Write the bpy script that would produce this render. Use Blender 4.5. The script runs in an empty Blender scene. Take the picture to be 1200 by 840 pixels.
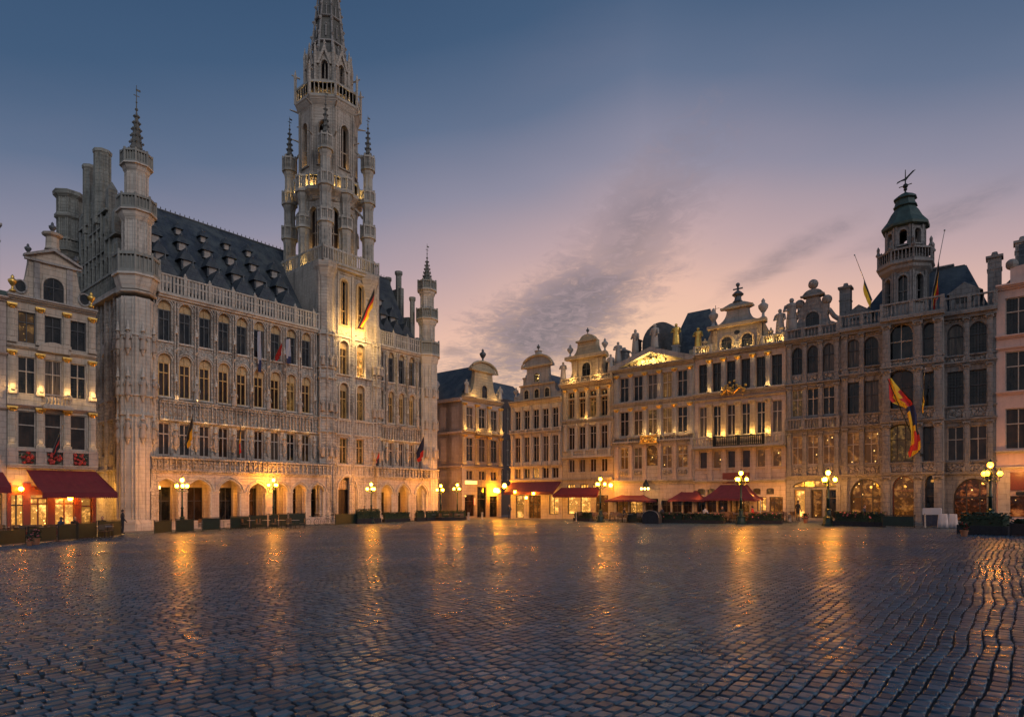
import bpy, math, random
import numpy as np
from math import sin, cos, pi, radians, sqrt, atan2
random.seed(7)
R = random.random
def U(a, b): return a + (b - a) * random.random()
scene = bpy.context.scene
COL = scene.collection
# ---------------------------------------------------------------- camera
EYE = 1.8
FPX = 720.0          # focal length in photograph pixels (1200 wide)
HY = 582.5           # horizon row
cam_d = bpy.data.cameras.new('camera'); cam = bpy.data.objects.new('camera', cam_d); COL.objects.link(cam)
cam.location = (0, 0, EYE); cam.rotation_euler = (radians(90), 0, 0)
cam_d.sensor_width = 36.0; cam_d.lens = 36.0 * FPX / 1200; cam_d.shift_y = (HY - 420) / 1200
cam_d.clip_start = 0.1; cam_d.clip_end = 3000
scene.camera = cam
scene.view_settings.view_transform = 'Standard'; scene.view_settings.look = 'None'
scene.view_settings.exposure = 0.0; scene.view_settings.gamma = 1.0
scene.cycles.use_denoising = True
scene.cycles.max_bounces = 6; scene.cycles.diffuse_bounces = 3; scene.cycles.glossy_bounces = 3
scene.cycles.sample_clamp_indirect = 4.0
scene.cycles.use_light_tree = True

# ---------------------------------------------------------------- node helper
class NT:
    def __init__(s, nt): s.nt = nt; s.n = nt.nodes; s.l = nt.links; s.n.clear()
    def new(s, t, **kw):
        n = s.n.new(t)
        for k, v in kw.items(): setattr(n, k, v)
        return n
    def link(s, a, b): s.l.new(a, b)
    def put(s, sock, v):
        if isinstance(v, bpy.types.NodeSocket): s.l.new(v, sock)
        elif v is not None: sock.default_value = v
    def math(s, op, a, b=None, c=None, clamp=False):
        n = s.new('ShaderNodeMath', operation=op, use_clamp=clamp)
        for i, v in enumerate((a, b, c)):
            if v is not None: s.put(n.inputs[i], v)
        return n.outputs[0]
    def vmath(s, op, a, b=None):
        n = s.new('ShaderNodeVectorMath', operation=op)
        s.put(n.inputs[0], a)
        if b is not None: s.put(n.inputs[1], b)
        return n.outputs['Value'] if op in ('DOT_PRODUCT', 'LENGTH', 'DISTANCE') else n.outputs[0]
    def mix(s, f, a, b, mode='MIX'):
        n = s.new('ShaderNodeMix', data_type='RGBA', blend_type=mode)
        s.put(n.inputs[0], f); s.put(n.inputs[6], a); s.put(n.inputs[7], b)
        return n.outputs[2]
    def ramp(s, f, stops, interp='LINEAR'):
        n = s.new('ShaderNodeValToRGB'); cr = n.color_ramp; cr.interpolation = interp
        while len(cr.elements) < len(stops): cr.elements.new(0.5)
        for e, (p, c) in zip(cr.elements, stops): e.position = p; e.color = tuple(c) + (1,) if len(c) == 3 else c
        s.put(n.inputs[0], f); return n.outputs[0]
    def mr(s, v, a, b, c=0.0, d=1.0, smooth=False):
        n = s.new('ShaderNodeMapRange'); n.clamp = True
        if smooth: n.interpolation_type = 'SMOOTHSTEP'
        for i, x in enumerate((v, a, b, c, d)): s.put(n.inputs[i], x)
        return n.outputs[0]
    def noise(s, vec, scale, detail=3, rough=0.5, dist=0.0):
        n = s.new('ShaderNodeTexNoise'); s.put(n.inputs['Vector'], vec); s.put(n.inputs['Scale'], scale)
        n.inputs['Detail'].default_value = detail; n.inputs['Roughness'].default_value = rough
        n.inputs['Distortion'].default_value = dist
        return n.outputs[0]
    def xyz(s, v):
        n = s.new('ShaderNodeSeparateXYZ'); s.put(n.inputs[0], v); return n.outputs
    def comb(s, x, y, z):
        n = s.new('ShaderNodeCombineXYZ')
        for i, v in enumerate((x, y, z)): s.put(n.inputs[i], v)
        return n.outputs[0]
def lin(r, g, b):
    f = lambda c: (c / 255 / 12.92) if c / 255 <= 0.04045 else ((c / 255 + 0.055) / 1.055) ** 2.4
    return (f(r), f(g), f(b))

# ---------------------------------------------------------------- world: dusk sky
world = bpy.data.worlds.new('World'); scene.world = world; world.use_nodes = True
def build_world():
    t = NT(world.node_tree)
    D = t.vmath('NORMALIZE', t.new('ShaderNodeTexCoord').outputs['Generated'])
    x, y, z = t.xyz(D)
    el = t.math('MULTIPLY', t.math('ARCSINE', z), 180 / pi)
    az = t.math('MULTIPLY', t.math('ARCTAN2', x, y), 180 / pi)      # 0 = ahead, + = right
    da = t.math('ABSOLUTE', t.math('SUBTRACT', az, 12.0))
    v = t.math('ADD', t.math('MAXIMUM', el, 0.0), t.math('MULTIPLY', t.math('MINIMUM', da, 75.0), 0.20))
    # large soft irregularity of the afterglow
    big = t.noise(t.comb(x, y, t.math('MULTIPLY', z, 3.0)), 1.6, 3, 0.5)
    v = t.math('ADD', v, t.math('MULTIPLY', t.math('SUBTRACT', big, 0.5), 5.0))
    vv = t.math('DIVIDE', v, 60.0, clamp=True)
    st = [(5, (250, 200, 152)), (13, (243, 198, 164)), (19, (228, 184, 166)), (24, (186, 160, 164)), (29, (138, 136, 156)), (34, (94, 110, 138)), (40, (62, 88, 120)), (50, (38, 68, 102))]
    base = t.ramp(vv, [(a / 60, lin(*c)) for a, c in st])
    # clouds: sheets projected on a horizontal layer
    zz = t.math('MAXIMUM', z, 0.04)
    cx = t.math('DIVIDE', x, zz); cy = t.math('DIVIDE', y, zz)
    cv = t.comb(cx, t.math('MULTIPLY', cy, 1.0), 0.0)
    n1 = t.noise(cv, 2.0, 8, 0.62, 0.5)
    n2 = t.noise(t.comb(t.math('MULTIPLY', cx, 3.5), t.math('MULTIPLY', cy, 2.6), 3.0), 3.4, 7, 0.68, 0.6)
    n3 = t.noise(cv, 0.55, 3, 0.5)
    # main bank: elongated patch, axis running up and to the right
    def patch(c, ax, la, lb):
        ux = t.math('SUBTRACT', az, c[0]); uy = t.math('SUBTRACT', el, c[1])
        ca, sa = cos(radians(ax)), sin(radians(ax))
        p = t.math('ADD', t.math('MULTIPLY', ux, ca), t.math('MULTIPLY', uy, sa))
        q = t.math('SUBTRACT', t.math('MULTIPLY', uy, ca), t.math('MULTIPLY', ux, sa))
        r = t.math('ADD', t.math('POWER', t.math('ABSOLUTE', t.math('DIVIDE', p, la)), 2.0), t.math('POWER', t.math('ABSOLUTE', t.math('DIVIDE', q, lb)), 2.0))
        return t.math('SUBTRACT', 1.0, t.math('SQRT', r))
    m = patch((4.5, 16.2), 27, 13.5, 5.6)
    m2 = patch((10.5, 21.5), 50, 13.0, 6.2)
    m3 = patch((23.5, 19.4), 22, 9.5, 1.5)
    m4 = patch((-4.8, 13.2), -8, 2.6, 0.9)
    m5 = patch((35.0, 20.5), 16, 9.5, 1.4)
    def cover(mask, w, nn, lo, hi):
        return t.mr(t.math('ADD', t.math('MULTIPLY', mask, w), t.math('MULTIPLY', t.math('SUBTRACT', nn, 0.5), 2.2)), lo, hi, 0, 1, True)
    nn = t.math('ADD', t.math('MULTIPLY', n1, 0.4), t.math('MULTIPLY', n2, 0.6))
    c1 = t.math('MULTIPLY', cover(m, 1.0, nn, -0.05, 0.75), 1.0)
    c2 = t.math('MULTIPLY', cover(m2, 1.0, nn, 0.0, 0.9), 0.7)
    c3 = t.math('MULTIPLY', cover(m3, 0.9, n1, 0.05, 0.9), 0.55)
    c4 = t.math('MULTIPLY', cover(m4, 1.0, n1, 0.05, 0.8), 0.6)
    c5 = t.math('MULTIPLY', cover(m5, 0.9, n1, 0.0, 0.9), 0.4)
    c = t.math('MAXIMUM', t.math('MAXIMUM', t.math('MAXIMUM', c1, c2), c3), t.math('MAXIMUM', c4, c5))
    veil = t.math('MULTIPLY', t.mr(n3, 0.5, 0.8), t.math('MULTIPLY', t.mr(n1, 0.42, 0.75), 0.22))
    ccol = t.mix(t.mr(n2, 0.42, 0.62), lin(96, 98, 114) + (1,), lin(142, 128, 138) + (1,))
    sky = t.mix(t.math('MULTIPLY', c, 0.86), base, ccol)
    sky = t.mix(veil, sky, lin(205, 160, 160) + (1,))
    # the part of the dome behind the photographer: brightened beyond a real dusk to light the facades
    back = t.mr(y, 0.15, -0.55, 0, 1, True)
    bcol = t.ramp(t.math('DIVIDE', t.math('MAXIMUM', el, 0.0), 90.0), [(0.0, (0.38, 0.37, 0.40)), (0.3, (0.34, 0.40, 0.50)), (0.7, (0.20, 0.28, 0.42)), (1.0, (0.10, 0.16, 0.27))])
    sky = t.mix(back, sky, bcol)
    ns = t.new('ShaderNodeTexSky'); ns.sky_type = 'NISHITA'; ns.sun_disc = False
    ns.sun_elevation = radians(1.0); ns.sun_rotation = radians(25)
    ns.dust_density = 2.0
    bg1 = t.new('ShaderNodeBackground'); t.put(bg1.inputs[0], sky); bg1.inputs[1].default_value = 1.0
    bg2 = t.new('ShaderNodeBackground'); t.put(bg2.inputs[0], ns.outputs[0]); bg2.inputs[1].default_value = 0.02
    ad = t.new('ShaderNodeAddShader'); t.link(bg1.outputs[0], ad.inputs[0]); t.link(bg2.outputs[0], ad.inputs[1])
    out = t.new('ShaderNodeOutputWorld'); t.link(ad.outputs[0], out.inputs[0])
build_world()
# soft afterglow sun, from behind and to the right of the photographer
sd = bpy.data.lights.new('sun', 'SUN'); so = bpy.data.objects.new('sun', sd); COL.objects.link(so)
sd.energy = 0.70; sd.angle = radians(25); sd.color = (1.0, 0.90, 0.87)
so.rotation_euler = (radians(66), 0, radians(44))

# ---------------------------------------------------------------- mesh builder
class MB:
    def __init__(s): s.v = []; s.f = []; s.mi = []; s.T = None; s.m = 0
    def at(s, x=0, y=0, z=0, a=0): s.T = (x, y, z, cos(a), sin(a)); return s
    def off(s): s.T = None; return s
    def add(s, vs, fs):
        b = len(s.v)
        if s.T:
            x, y, z, c, n = s.T
            vs = [(x + p[0] * c - p[1] * n, y + p[0] * n + p[1] * c, z + p[2]) for p in vs]
        s.v += [tuple(p) for p in vs]; s.f += [tuple(b + i for i in f) for f in fs]; s.mi += [s.m] * len(fs)
    def box(s, x0, x1, y0, y1, z0, z1):
        s.add([(x0, y0, z0), (x1, y0, z0), (x1, y1, z0), (x0, y1, z0), (x0, y0, z1), (x1, y0, z1), (x1, y1, z1), (x0, y1, z1)],
              [(0, 3, 2, 1), (4, 5, 6, 7), (0, 1, 5, 4), (1, 2, 6, 5), (2, 3, 7, 6), (3, 0, 4, 7)])
    def poly(s, pts): s.add(pts, [tuple(range(len(pts)))])
    def prism(s, o, y0, y1):           # outline [(x,z)] extruded in y
        n = len(o)
        s.add([(x, y0, z) for x, z in o] + [(x, y1, z) for x, z in o],
              [tuple(range(n)), tuple(range(2 * n - 1, n - 1, -1))] + [(i, i + n, (i + 1) % n + n, (i + 1) % n) for i in range(n)])
    def lathe(s, prof, cx=0, cy=0, n=8, rot=0.0, sx=1.0, sy=1.0, z0=0.0):
        vs = []; fs = []
        for r, z in prof:
            for k in range(n):
                a = rot + 2 * pi * k / n; vs.append((cx + r * sx * cos(a), cy + r * sy * sin(a), z0 + z))
        m = len(prof)
        for j in range(m - 1):
            for k in range(n):
                k2 = (k + 1) % n; fs.append((j * n + k, j * n + k2, (j + 1) * n + k2, (j + 1) * n + k))
        fs.append(tuple(range(n - 1, -1, -1))); fs.append(tuple((m - 1) * n + k for k in range(n)))
        s.add(vs, fs)
    def tube(s, pts, r, n=6):
        vs = []; fs = []
        for i, p in enumerate(pts):
            a = pts[max(0, i - 1)]; b = pts[min(len(pts) - 1, i + 1)]
            d = np.array(b, float) - np.array(a, float); d /= (np.linalg.norm(d) + 1e-9)
            up = np.array((0, 0, 1.0)) if abs(d[2]) < 0.9 else np.array((1.0, 0, 0))
            e = np.cross(d, up); e /= np.linalg.norm(e); g = np.cross(e, d)
            rr = r[i] if isinstance(r, (list, tuple)) else r
            for k in range(n):
                t = 2 * pi * k / n; q = np.array(p, float) + rr * (cos(t) * e + sin(t) * g); vs.append(tuple(float(c) for c in q))
        for i in range(len(pts) - 1):
            for k in range(n):
                k2 = (k + 1) % n; fs.append((i * n + k, i * n + k2, (i + 1) * n + k2, (i + 1) * n + k))
        fs.append(tuple(range(n - 1, -1, -1))); fs.append(tuple((len(pts) - 1) * n + k for k in range(n)))
        s.add(vs, fs)
    def sphere(s, cx, cy, cz, r, n=8, m=6, sz=1.0):
        s.lathe([(max(1e-3, r * sin(pi * j / m)), cz - r * sz * cos(pi * j / m)) for j in range(m + 1)], cx, cy, n)
    # wall with real openings; op = dict(x0,x1,z0,z1,arch,rise)
    def wall(s, x0, x1, z0, z1, ops, y=0.0, rev=0.25):
        xs = sorted({round(a, 4) for a in [x0, x1] + [o[k] for o in ops for k in ('x0', 'x1')] if x0 - 1e-4 <= a <= x1 + 1e-4})
        zs = sorted({round(a, 4) for a in [z0, z1] + [o[k] for o in ops for k in ('z0', 'z1')] if z0 - 1e-4 <= a <= z1 + 1e-4})
        for i in range(len(xs) - 1):
            run = None
            for j in range(len(zs)):
                solid = False
                if j < len(zs) - 1:
                    cx = (xs[i] + xs[i + 1]) / 2; cz = (zs[j] + zs[j + 1]) / 2
                    solid = not any(o['x0'] < cx < o['x1'] and o['z0'] < cz < o['z1'] for o in ops)
                if solid and run is None: run = zs[j]
                if not solid and run is not None:
                    s.poly([(xs[i], y, run), (xs[i + 1], y, run), (xs[i + 1], y, zs[j]), (xs[i], y, zs[j])]); run = None
        for o in ops:
            c = arch_curve(o); r = o.get('rev', rev)
            a, b, lo, hi = o['x0'], o['x1'], o['z0'], o['z1']
            loop = [(a, lo)] + c + [(b, lo)]
            for k in range(len(loop)):
                p, q = loop[k], loop[(k + 1) % len(loop)]
                s.poly([(p[0], y, p[1]), (q[0], y, q[1]), (q[0], y + r, q[1]), (p[0], y + r, p[1])])
            if o.get('arch'):
                h = len(c) // 2
                for k in range(h): s.poly([(a, y, hi), (c[k][0], y, c[k][1]), (c[k + 1][0], y, c[k + 1][1])])
                for k in range(h, len(c) - 1): s.poly([(b, y, hi), (c[k][0], y, c[k][1]), (c[k + 1][0], y, c[k + 1][1])])
def arch_curve(o, n=12, grow=0.0):
    a, b, lo, hi = o['x0'] - grow, o['x1'] + grow, o['z0'], o['z1'] + grow
    k = o.get('arch')
    if not k: return [(a, hi), (b, hi)]
    w = (b - a) / 2; m = (a + b) / 2
    rise = o.get('rise') or {'round': w, 'pointed': 1.25 * w, 'seg': 0.4 * w}[k]
    rise = min(rise + (grow if o.get('rise') else 0), hi - lo - 0.01); zs = hi - rise; out = []
    for i in range(n + 1):
        if k == 'pointed':
            u = -1 + 2 * i / n; h = sqrt(max(0, 4 - (1 + abs(u)) ** 2)) / sqrt(3)
        else:
            th = pi * i / n; u = -cos(th); h = sin(th)
        out.append((m + u * w, zs + h * rise))
    return out

MATS = {}
def obj(name, mb, mat, parent=None, smooth=False, loc=None):
    me = bpy.data.meshes.new(name); me.from_pydata(mb.v, [], mb.f)
    for m in (mat if isinstance(mat, (list, tuple)) else [mat]): me.materials.append(MATS[m])
    if any(mb.mi): me.polygons.foreach_set('material_index', mb.mi)
    if smooth: me.polygons.foreach_set('use_smooth', [True] * len(me.polygons))
    me.update()
    o = bpy.data.objects.new(name, me); COL.objects.link(o)
    if parent: o.parent = parent
    if loc: o.location = loc
    return o
def inst(name, me, parent, loc=(0, 0, 0), rz=0.0, sc=1.0):
    o = bpy.data.objects.new(name, me); COL.objects.link(o); o.parent = parent; o.location = loc; o.rotation_euler.z = rz
    o.scale = (sc, sc, sc) if not isinstance(sc, tuple) else sc
    return o
def tag(o, label, cat, group=None, kind=None):
    if label: o['label'] = label
    if cat: o['category'] = cat
    if group: o['group'] = group
    if kind: o['kind'] = kind
    return o
def thing(name, label, cat, loc=(0, 0, 0), rz=0.0, group=None):
    o = bpy.data.objects.new(name, None); COL.objects.link(o); o.location = loc; o.rotation_euler.z = rz
    o.empty_display_size = 0.3
    return tag(o, label, cat, group)
def copy_tree(o, parent=None, label=None, group=None, loc=None, rz=None):
    c = o.copy(); COL.objects.link(c); c.parent = parent
    for ch in list(o.children): copy_tree(ch, c)
    if label: c['label'] = label
    if group: c['group'] = group
    if loc: c.location = loc
    if rz is not None: c.rotation_euler.z = rz
    return c
def lamp(loc, power, color=(1, 0.52, 0.14), r=0.08, parent=None, spot=None, aim=None, name='light', blend=0.6):
    d = bpy.data.lights.new(name, 'SPOT' if spot else 'POINT'); d.energy = power; d.color = color; d.shadow_soft_size = r
    if spot: d.spot_size = radians(spot); d.spot_blend = blend
    o = bpy.data.objects.new(name, d); COL.objects.link(o); o.location = loc
    if parent: o.parent = parent
    if aim is not None:
        from mathutils import Vector
        o.rotation_euler = Vector(aim).to_track_quat('-Z', 'Y').to_euler()
    return o

# ---------------------------------------------------------------- lay of the square
D1 = (0.634, 0.7735); D2 = (-0.774, 0.633)
nrm = lambda v: (v[0] / math.hypot(*v), v[1] / math.hypot(*v))
D1 = nrm(D1); D2 = nrm((-D1[1], D1[0]))
def gz(x, y): return -0.018 * (x * D2[0] + y * D2[1])          # the square falls gently towards the town hall
def gp(px, py):                                                 # pixel -> point on the ground
    tx = (px - 600) / FPX; tz = (HY - py) / FPX
    k = -0.018
    Y = EYE / (k * (tx * D2[0] + D2[1]) - tz)
    return (tx * Y, Y, gz(tx * Y, Y))
class Wall:
    def __init__(s, O, u, n): s.O = O; s.u = u; s.n = n; s.ang = atan2(u[1], u[0])
    def P(s, a, d=0): return (s.O[0] + s.u[0] * a + s.n[0] * d, s.O[1] + s.u[1] * a + s.n[1] * d)
    def s(s, px, d=0):
        t = (px - 600) / FPX; x, y = s.P(0, d)
        return (t * y - x) / (s.u[0] - t * s.u[1])
    def Z(s, px, py, d=0):
        Y = s.P(s.s(px, d), d)[1]; return EYE + (HY - py) / FPX * Y
YL = 50.5; LW = Wall(((165 - 600) / FPX * YL, YL), D1, (D1[1], -D1[0]))
YR = 75.0; RW = Wall(((598 - 600) / FPX * YR, YR), (-D2[0], -D2[1]), (-D1[0], -D1[1]))
# ---------------------------------------------------------------- materials
def newmat(name):
    m = bpy.data.materials.new(name); m.use_nodes = True; MATS[name] = m
    t = NT(m.node_tree); p = t.new('ShaderNodeBsdfPrincipled'); o = t.new('ShaderNodeOutputMaterial'); t.link(p.outputs[0], o.inputs[0])
    return t, p
def wallco(t):
    c = t.new('ShaderNodeTexCoord').outputs['Object']; x, y, z = t.xyz(c)
    return c, t.comb(t.math('ADD', x, y), z, 0.0), z
def bump(t, p, h, strength, dist=0.05, normal=None):
    b = t.new('ShaderNodeBump'); t.put(b.inputs['Height'], h); b.inputs['Strength'].default_value = strength
    b.inputs['Distance'].default_value = dist
    if normal is not None: t.link(normal, b.inputs['Normal'])
    t.link(b.outputs[0], p.inputs['Normal']); return b.outputs[0]
def stone(name, base, dark, block=(0.7, 0.32), stain=0.6, carve=0.0, rough=0.85, mort=0.75, tint=None):
    t, p = newmat(name); c, w, z = wallco(t); wx, wz, _ = t.xyz(w)
    n1 = t.noise(c, 0.45, 6, 0.6); n2 = t.noise(c, 3.5, 5, 0.65)
    st = t.noise(t.comb(t.math('MULTIPLY', wx, 2.6), t.math('MULTIPLY', wz, 0.22), 0.0), 1.3, 5, 0.65)
    f = t.math('ADD', t.math('MULTIPLY', t.mr(n1, 0.48, 0.66), 0.5), t.math('MULTIPLY', t.mr(st, 0.50, 0.66), 0.65))
    col = t.mix(t.math('MULTIPLY', f, stain), base + (1,), dark + (1,))
    col = t.mix(t.mr(n2, 0.3, 0.7), col, t.mix(1.0, col, (0.87, 0.86, 0.85, 1), 'MULTIPLY'))
    h = t.math('MULTIPLY', n2, 0.5)
    if block:
        b = t.new('ShaderNodeTexBrick'); t.link(w, b.inputs['Vector']); b.inputs['Scale'].default_value = 1.0
        b.inputs['Brick Width'].default_value = block[0]; b.inputs['Row Height'].default_value = block[1]
        b.inputs['Mortar Size'].default_value = 0.012; b.inputs['Mortar Smooth'].default_value = 0.3
        b.inputs['Color1'].default_value = (1, 1, 1, 1); b.inputs['Color2'].default_value = (0.88, 0.87, 0.86, 1); b.inputs['Mortar'].default_value = (mort * 0.7,) * 3 + (1,)
        col = t.mix(0.75, col, t.mix(1.0, col, b.outputs['Color'], 'MULTIPLY'))
        h = t.math('SUBTRACT', h, t.math('MULTIPLY', b.outputs['Fac'], 0.6))
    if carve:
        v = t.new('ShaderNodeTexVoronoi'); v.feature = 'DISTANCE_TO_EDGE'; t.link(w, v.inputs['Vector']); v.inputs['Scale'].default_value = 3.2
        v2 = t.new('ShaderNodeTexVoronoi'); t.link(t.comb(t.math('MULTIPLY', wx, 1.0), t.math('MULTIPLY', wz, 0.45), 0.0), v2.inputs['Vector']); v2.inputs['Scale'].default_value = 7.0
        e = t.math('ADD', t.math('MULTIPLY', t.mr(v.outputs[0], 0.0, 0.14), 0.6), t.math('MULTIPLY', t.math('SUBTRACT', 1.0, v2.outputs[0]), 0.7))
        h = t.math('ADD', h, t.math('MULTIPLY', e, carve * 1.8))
        # shade painted into the recesses of the carving, in the dark stain colour
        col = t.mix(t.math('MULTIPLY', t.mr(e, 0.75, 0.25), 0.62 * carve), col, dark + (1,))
    t.link(col, p.inputs['Base Color']); p.inputs['Roughness'].default_value = rough
    bump(t, p, h, 0.9, 0.06 if carve else 0.03)
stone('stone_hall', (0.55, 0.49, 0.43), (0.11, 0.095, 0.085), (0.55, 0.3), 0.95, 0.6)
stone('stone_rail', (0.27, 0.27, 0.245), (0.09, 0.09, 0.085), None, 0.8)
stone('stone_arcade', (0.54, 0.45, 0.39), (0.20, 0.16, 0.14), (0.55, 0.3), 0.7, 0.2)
stone('stone_hall_plain', (0.58, 0.52, 0.455), (0.19, 0.165, 0.15), (0.6, 0.32), 0.8)
stone('stone_ochre', (0.56, 0.40, 0.22), (0.30, 0.20, 0.10), None, 0.6, 0.4)
stone('stone_patina', (0.30, 0.305, 0.275), (0.09, 0.095, 0.085), (0.6, 0.32), 0.9, 0.25)
stone('stone_tower', (0.52, 0.45, 0.38), (0.20, 0.18, 0.16), (0.6, 0.34), 0.85, 0.3)
stone('stone_turret', (0.46, 0.425, 0.375), (0.17, 0.165, 0.15), (0.5, 0.34), 0.8)
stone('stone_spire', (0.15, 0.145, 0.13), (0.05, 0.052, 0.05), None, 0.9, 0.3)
stone('stone_statue', (0.42, 0.36, 0.31), (0.12, 0.10, 0.09), None, 0.8)
stone('stone_rose', (0.46, 0.365, 0.315), (0.17, 0.135, 0.12), (0.8, 0.4), 0.55)
stone('stone_cream', (0.50, 0.42, 0.34), (0.18, 0.15, 0.125), (0.8, 0.4), 0.6)
stone('stone_gold', (0.52, 0.405, 0.26), (0.22, 0.15, 0.09), (0.7, 0.36), 0.55, 0.2)
stone('stone_grey', (0.36, 0.335, 0.315), (0.11, 0.105, 0.105), (0.7, 0.36), 0.7)
stone('stone_palace', (0.265, 0.245, 0.235), (0.075, 0.07, 0.07), (0.7, 0.36), 0.75, 0.15)
stone('stone_beige', (0.43, 0.38, 0.33), (0.15, 0.13, 0.12), (0.8, 0.4), 0.6)
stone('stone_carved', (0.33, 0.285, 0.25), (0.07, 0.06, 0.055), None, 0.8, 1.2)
stone('render_pink', (0.62, 0.42, 0.36), (0.36, 0.24, 0.20), None, 0.5)
stone('stone_kerb', (0.20, 0.19, 0.19), (0.10, 0.10, 0.10), (1.2, 1.2), 0.6)
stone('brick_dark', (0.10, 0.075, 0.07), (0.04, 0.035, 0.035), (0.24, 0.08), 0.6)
def slate():
    t, p = newmat('slate'); c, w, z = wallco(t)
    b = t.new('ShaderNodeTexBrick'); t.link(w, b.inputs['Vector']); b.inputs['Scale'].default_value = 1.0
    b.inputs['Brick Width'].default_value = 0.34; b.inputs['Row Height'].default_value = 0.22; b.inputs['Mortar Size'].default_value = 0.012
    b.inputs['Color1'].default_value = (0.052, 0.062, 0.078, 1); b.inputs['Color2'].default_value = (0.026, 0.034, 0.046, 1); b.inputs['Mortar'].default_value = (0.008, 0.01, 0.013, 1)
    n = t.noise(c, 0.8, 5, 0.6)
    col = t.mix(t.mr(n, 0.42, 0.62), b.outputs['Color'], (0.075, 0.088, 0.092, 1))
    t.link(col, p.inputs['Base Color']); p.inputs['Roughness'].default_value = 0.5
    bump(t, p, t.math('ADD', t.math('MULTIPLY', b.outputs['Fac'], -1.0), t.noise(c, 5, 4)), 0.7, 0.03)
slate()
def simple(name, col, rough=0.6, metal=0.0, var=0.3, scale=6.0, spec=None, bmp=0.3):
    t, p = newmat(name); c = t.new('ShaderNodeTexCoord').outputs['Object']
    n = t.noise(c, scale, 4, 0.6)
    t.link(t.mix(t.mr(n, 0.3, 0.7), tuple(x * (1 + var) for x in col) + (1,), tuple(x * (1 - var) for x in col) + (1,)), p.inputs['Base Color'])
    p.inputs['Roughness'].default_value = rough; p.inputs['Metallic'].default_value = metal
    if bmp: bump(t, p, n, bmp, 0.02)
simple('gilding', (0.78, 0.48, 0.12), 0.38, 0.85, 0.25, 9)
simple('copper', (0.035, 0.06, 0.053), 0.6, 0.1, 0.35, 2.5)
simple('iron', (0.018, 0.022, 0.022), 0.45, 0.5, 0.3, 12)
simple('iron_green', (0.012, 0.035, 0.03), 0.4, 0.3, 0.3, 8)
simple('wood_dark', (0.035, 0.02, 0.012), 0.45, 0, 0.35, 14)
simple('wood_red', (0.16, 0.03, 0.015), 0.4, 0, 0.3, 14)
simple('frame_dark', (0.035, 0.035, 0.04), 0.5, 0, 0.3, 10)
simple('frame_stone', (0.40, 0.33, 0.28), 0.8, 0, 0.25, 8)
simple('frame_ochre', (0.50, 0.32, 0.13), 0.8, 0, 0.25, 8)
simple('lead', (0.09, 0.095, 0.10), 0.5, 0.3, 0.3, 4)
simple('canvas_red', (0.17, 0.016, 0.022), 0.85, 0, 0.18, 3, bmp=0.4)
simple('canvas_maroon', (0.105, 0.016, 0.03), 0.85, 0, 0.18, 3, bmp=0.4)
simple('panel_green', (0.004, 0.018, 0.013), 0.55, 0, 0.35, 3)
simple('cloth_white', (0.42, 0.43, 0.47), 0.9, 0, 0.1, 4)
simple('cloth_dark', (0.02, 0.02, 0.026), 0.9, 0, 0.3, 6)
simple('cloth_blue', (0.03, 0.04, 0.07), 0.9, 0, 0.3, 6)
simple('skin', (0.42, 0.24, 0.17), 0.6, 0, 0.1, 9)
simple('hair', (0.03, 0.02, 0.014), 0.7, 0, 0.3, 20)
simple('rattan', (0.13, 0.075, 0.045), 0.7, 0, 0.4, 30)
simple('metal_grey', (0.30, 0.30, 0.31), 0.4, 0.8, 0.15, 8)
simple('flag_black', (0.015, 0.015, 0.02), 0.8, 0, 0.2, 3)
simple('flag_yellow', (0.72, 0.42, 0.02), 0.8, 0, 0.12, 3)
simple('flag_red', (0.50, 0.025, 0.02), 0.8, 0, 0.15, 3)
simple('flag_blue', (0.012, 0.018, 0.07), 0.8, 0, 0.2, 3)
simple('flag_white', (0.30, 0.30, 0.35), 0.8, 0, 0.12, 3)
simple('flower_pink', (0.50, 0.13, 0.16), 0.8, 0, 0.4, 12)
simple('flower_red', (0.40, 0.04, 0.03), 0.8, 0, 0.4, 12)
simple('leaf', (0.014, 0.030, 0.013), 0.7, 0, 0.5, 5)
simple('terracotta', (0.25, 0.10, 0.05), 0.8, 0, 0.25, 5)
simple('joint', (0.010, 0.011, 0.013), 0.8, 0, 0.4, 2)
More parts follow.
